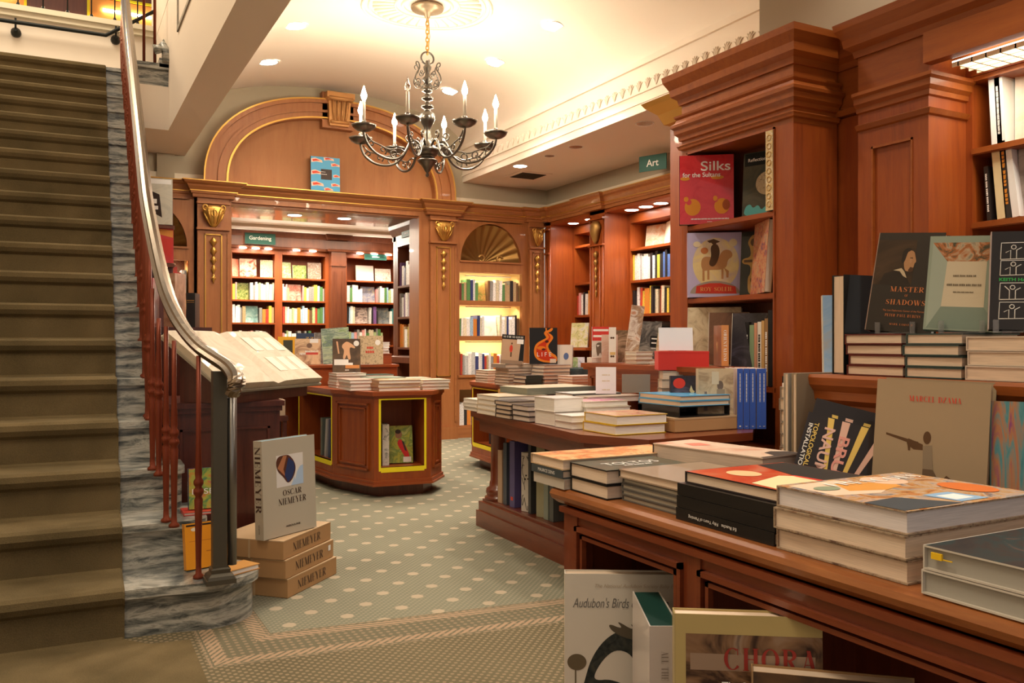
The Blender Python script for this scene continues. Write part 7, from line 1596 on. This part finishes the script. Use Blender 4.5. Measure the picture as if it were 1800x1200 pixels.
for k in range(6): b.box(.10 + .10 * (k % 3), .17 + .10 * (k % 3), .08 + .18 * (k // 3), .20 + .18 * (k // 3), .036, .0368)
b.build('map_print', ink(.70, .62, .48), at_)
lb = stand(322, 566, 0, .1, .3, .05, D=5.2)
o = book('large worn brown leather volume on the dark box beside the rail', .25, .31, .065, Matrix.Translation((.535, 5.26, 1.202)) @ Matrix.Rotation(R(70), 4, 'Z') @ Matrix.Rotation(R(90), 4, 'X') @ Matrix.Rotation(R(3), 4, 'Z'), busy('worn_leather', [(.25, .11, .06), (.42, .22, .13), (.50, .32, .22)], 9), None, busy('worn_leather', [(.25, .11, .06), (.42, .22, .13), (.50, .32, .22)], 9))
o = book('small black leather bible-like book beside the large brown volume', .14, .20, .05, Matrix.Translation((.655, 5.26, 1.202)) @ Matrix.Rotation(R(72), 4, 'Z') @ Matrix.Rotation(R(90), 4, 'X'), C(.02, .018, .018)); b = MB(); b.box(-.0034, -.0026, .155, .158, .005, .045); b.box(-.0034, -.0026, .145, .147, .005, .045); b.build('spine_bands', GILT, o)
book('red book lying against the brown volume behind the rail', .2, .28, .03, Matrix.Translation((.445, 5.24, 1.202)) @ Matrix.Rotation(R(75), 4, 'Z') @ Matrix.Rotation(R(90), 4, 'X'), C(.45, .05, .05))
o = faceout('silver cover with a dark panel on the upper display ledge behind the rail', busy('silver_pale_cover', [(.45, .45, .38), (.62, .60, .5), (.5, .42, .3)], 5), .475, 5.66, 1.8365, .15, .285, -6, tilt=4); poly(o, 'cover_picture', [(ink(.035, .02, .015), [(.05, .3), (.05, .75), (.5, .65), (.6, .15)]), (INKW, rect(.15, .45, .4, .55)), (INKW, rect(.3, .32, .45, .4)), (ink(.85, .85, .82), rect(.02, .88, .95, .98))], .15, .285, .02)
o = faceout('red white and navy cover on the lower display ledge behind the rail', C(.60, .05, .05), .49, 5.66, 1.6015, .14, .225, -6, tilt=4); poly(o, 'cover_picture', [(ink(.03, .03, .10), [(.0, .85), (.5, .6), (.6, .0), (.0, .0)]), (INKW, rect(0, .1, .2, .95)), (ink(.7, .28, .06), [(.2, .95), (.98, .9), (.98, .7), (.3, .8)]), (ink(.6, .05, .04), [(.4, .7), (.98, .65), (.9, .1), (.6, .3)])], .14, .225, .02)

# ================================================================ FLOOR GROUP: Niemeyer book and cartons
def carton(lab, x, y, z, ang):
    t = thing('carton', lab, 'box', (x, y, z), R(ang), 'kraft cartons stacked on the floor'); b = MB(); b.box(0, .42, 0, .34, 0, .083, bev=.003); b.build('box_body', KRAFT, t)
    b = MB(); b.box(-.0008, .4208, -.0008, .3408, .0795, .0838); b.box(-.001, 0, .165, .175, 0, .083); b.build('lid_edge', mat('kraft_lid', (.50, .34, .19), .7), t)
    letter(t, 'NIEMEYER', ink(.09, .05, .03), .20, .042, 0, width=.24, height=.036, serif=True, name='carton_lettering', M=Matrix(((1, 0, 0, 0), (0, 0, -1, -.0012), (0, 1, 0, 0), (0, 0, 0, 1))))
    return t
carton('kraft carton with serif lettering, bottom one of the three', .882, 3.74, 0, 44)
t = carton('kraft carton with serif lettering and a white sticker, middle one of the three', .872, 3.735, .0845, 45); b = MB(); b.box(.37, .39, -.0022, -.001, .04, .065); b.build('sticker', WHITE, t)
t = carton('kraft carton with serif lettering, top one under the big book', .862, 3.735, .169, 45.5); letter(t, 'NIEMEYER', ink(.09, .05, .03), .26, .06, .0845, width=.16, height=.024, serif=True, name='carton_lettering')
CL = mat('stone_linen', (.46, .41, .32), .7)
o = book('large stone-coloured book with tall serif capitals standing on the cartons', .325, .43, .05, ST(.762, 3.815, .2545, 32, 2), CL, CL, mat('stone_linen_spine', (.40, .35, .27), .7), 'L', mat('cyan_edge', (.16, .42, .62), .5), 'art_book')
BX = ink(.70, .66, .62)
poly(o, 'cover_picture', [(BX, rect(.25, .50, .76, .83)), (ink(.42, .55, .72), [(.76, .50), (.76, .74), (.60, .60), (.52, .50)]), (ink(.72, .68, .64), [(.55, .83), (.76, .83), (.76, .70), (.66, .68), (.6, .55)]), (ink(.10, .035, .02), [(.25, .68), (.25, .815), (.42, .83), (.50, .82), (.60, .74), (.62, .66), (.56, .57), (.46, .52), (.38, .60)]), (ink(.42, .17, .08), [(.27, .70), (.38, .82), (.45, .82), (.38, .68), (.42, .60)]), (ink(.03, .045, .13), [(.40, .62), (.48, .80), (.58, .74), (.60, .67), (.54, .58), (.46, .54)])], .325, .43, .05)
K = ink(.05, .025, .018)
letter(o, 'OSCAR', K, .175, .188, .0512, width=.115, height=.025, serif=True); letter(o, 'NIEMEYER', K, .175, .150, .0512, width=.17, height=.027, serif=True); letter(o, 'ASSOULINE', K, .175, .038, .0512, width=.09, height=.0085, bold=.03)
spine_letter(o, 'NIEMEYER', K, .43, .05, .29, .032, serif=True, x=.045); spine_letter(o, 'NIEMEYER', K, .43, .05, .04, .006, serif=True, x=-.17)
# ---- books on the marble steps
z2, z1s = 2 * RI + .001, RI + .001
q = atD(330, 920, 3.66)
o = book('IRISES book with a green and violet flower cover, standing on the marble step', .13, .175, .03, ST(.50, 3.94, z2 + .016, -2, 5), C(.05, .05, .12), busy('iris_painting', [(.08, .12, .25), (.12, .28, .08), (.40, .42, .08), (.55, .22, .05), (.10, .08, .30)], 14), C(.025, .025, .06), 'L', PGW, 'picture_book')
letter(o, 'IRISES', INKW, .068, .075, .0312, width=.11, height=.024); spine_letter(o, 'IRISES', INKW, .175, .03, .06, .012)
book('red-edged flat book under the IRISES cover', .18, .12, .014, FL(.475, 3.87, z2), C(.55, .06, .04), pg=PGW)
ORA = mat('orange_envelope_cover', (.70, .28, .02), .35, coat=.4)
o = book('bright orange book like a clasped envelope, standing behind the newel', .17, .185, .03, ST(.455, 3.70, z1s, 12, 8), C(.04, .035, .03), ORA, ORA, 'L', PGW, 'picture_book')
poly(o, 'cover_picture', [(ink(.03, .02, .015), rect(.02, .93, .98, .97)), (ink(.45, .16, .02), rect(.08, .60, .92, .61)), (ink(.45, .16, .02), rect(.48, .35, .9, .37)), (ink(.7, .6, .45), ell(.2, .86, .07, .04)), (ink(.7, .6, .45), ell(.85, .86, .07, .04))], .17, .185, .03)
book('white-paged orange book lying at the rounded end of the bottom step', .17, .10, .022, FL(.58, 3.50, z1s, 28), C(.62, .30, .08), C(.66, .34, .10), pg=PGW)
# ---- blue patterned book on the arch ledge
o = book('turquoise book with red cloud ribbons standing on the ledge under the arch', .31, .36, .03, ST(2.36, 8.99, ZC + .003, -2, 2), C(.06, .05, .05), mat('turquoise_cover', (.07, .34, .58), .4, coat=.3), name='picture_book')
CR, PC = ink(.60, .06, .03), ink(.75, .52, .38)
sh = []
for (x, y, s_) in ((.2, .88, 1), (.62, .95, .9), (.2, .52, 1.1), (.22, .18, 1.1), (.85, .78, .8), (.9, .45, .7), (.85, .18, .8), (.6, .04, .8)):
    sh += [(PC, [(x - .2 * s_, y + .05 * s_), (x - .05 * s_, y + .08 * s_), (x + .18 * s_, y + .02 * s_), (x + .2 * s_, y - .05 * s_), (x, y - .03 * s_), (x - .18 * s_, y - .06 * s_)]), (CR, [(x - .15 * s_, y + .03 * s_), (x - .02 * s_, y + .05 * s_), (x + .14 * s_, y + .0 * s_), (x, y - .01 * s_), (x - .13 * s_, y - .03 * s_)])]
sh = [(m, [(min(.99, max(.01, u)), min(.99, max(.01, v))) for u, v in p]) for m, p in sh]
poly(o, 'cover_picture', sh + [(ink(.05, .035, .03), rect(.34, .33, .72, .64))], .31, .36, .03); letter(o, '~~~~~', INKW, .13, .20, .033, width=.05); letter(o, '~~~~~~~~~~~', INKW, .14, .175, .033, width=.06)
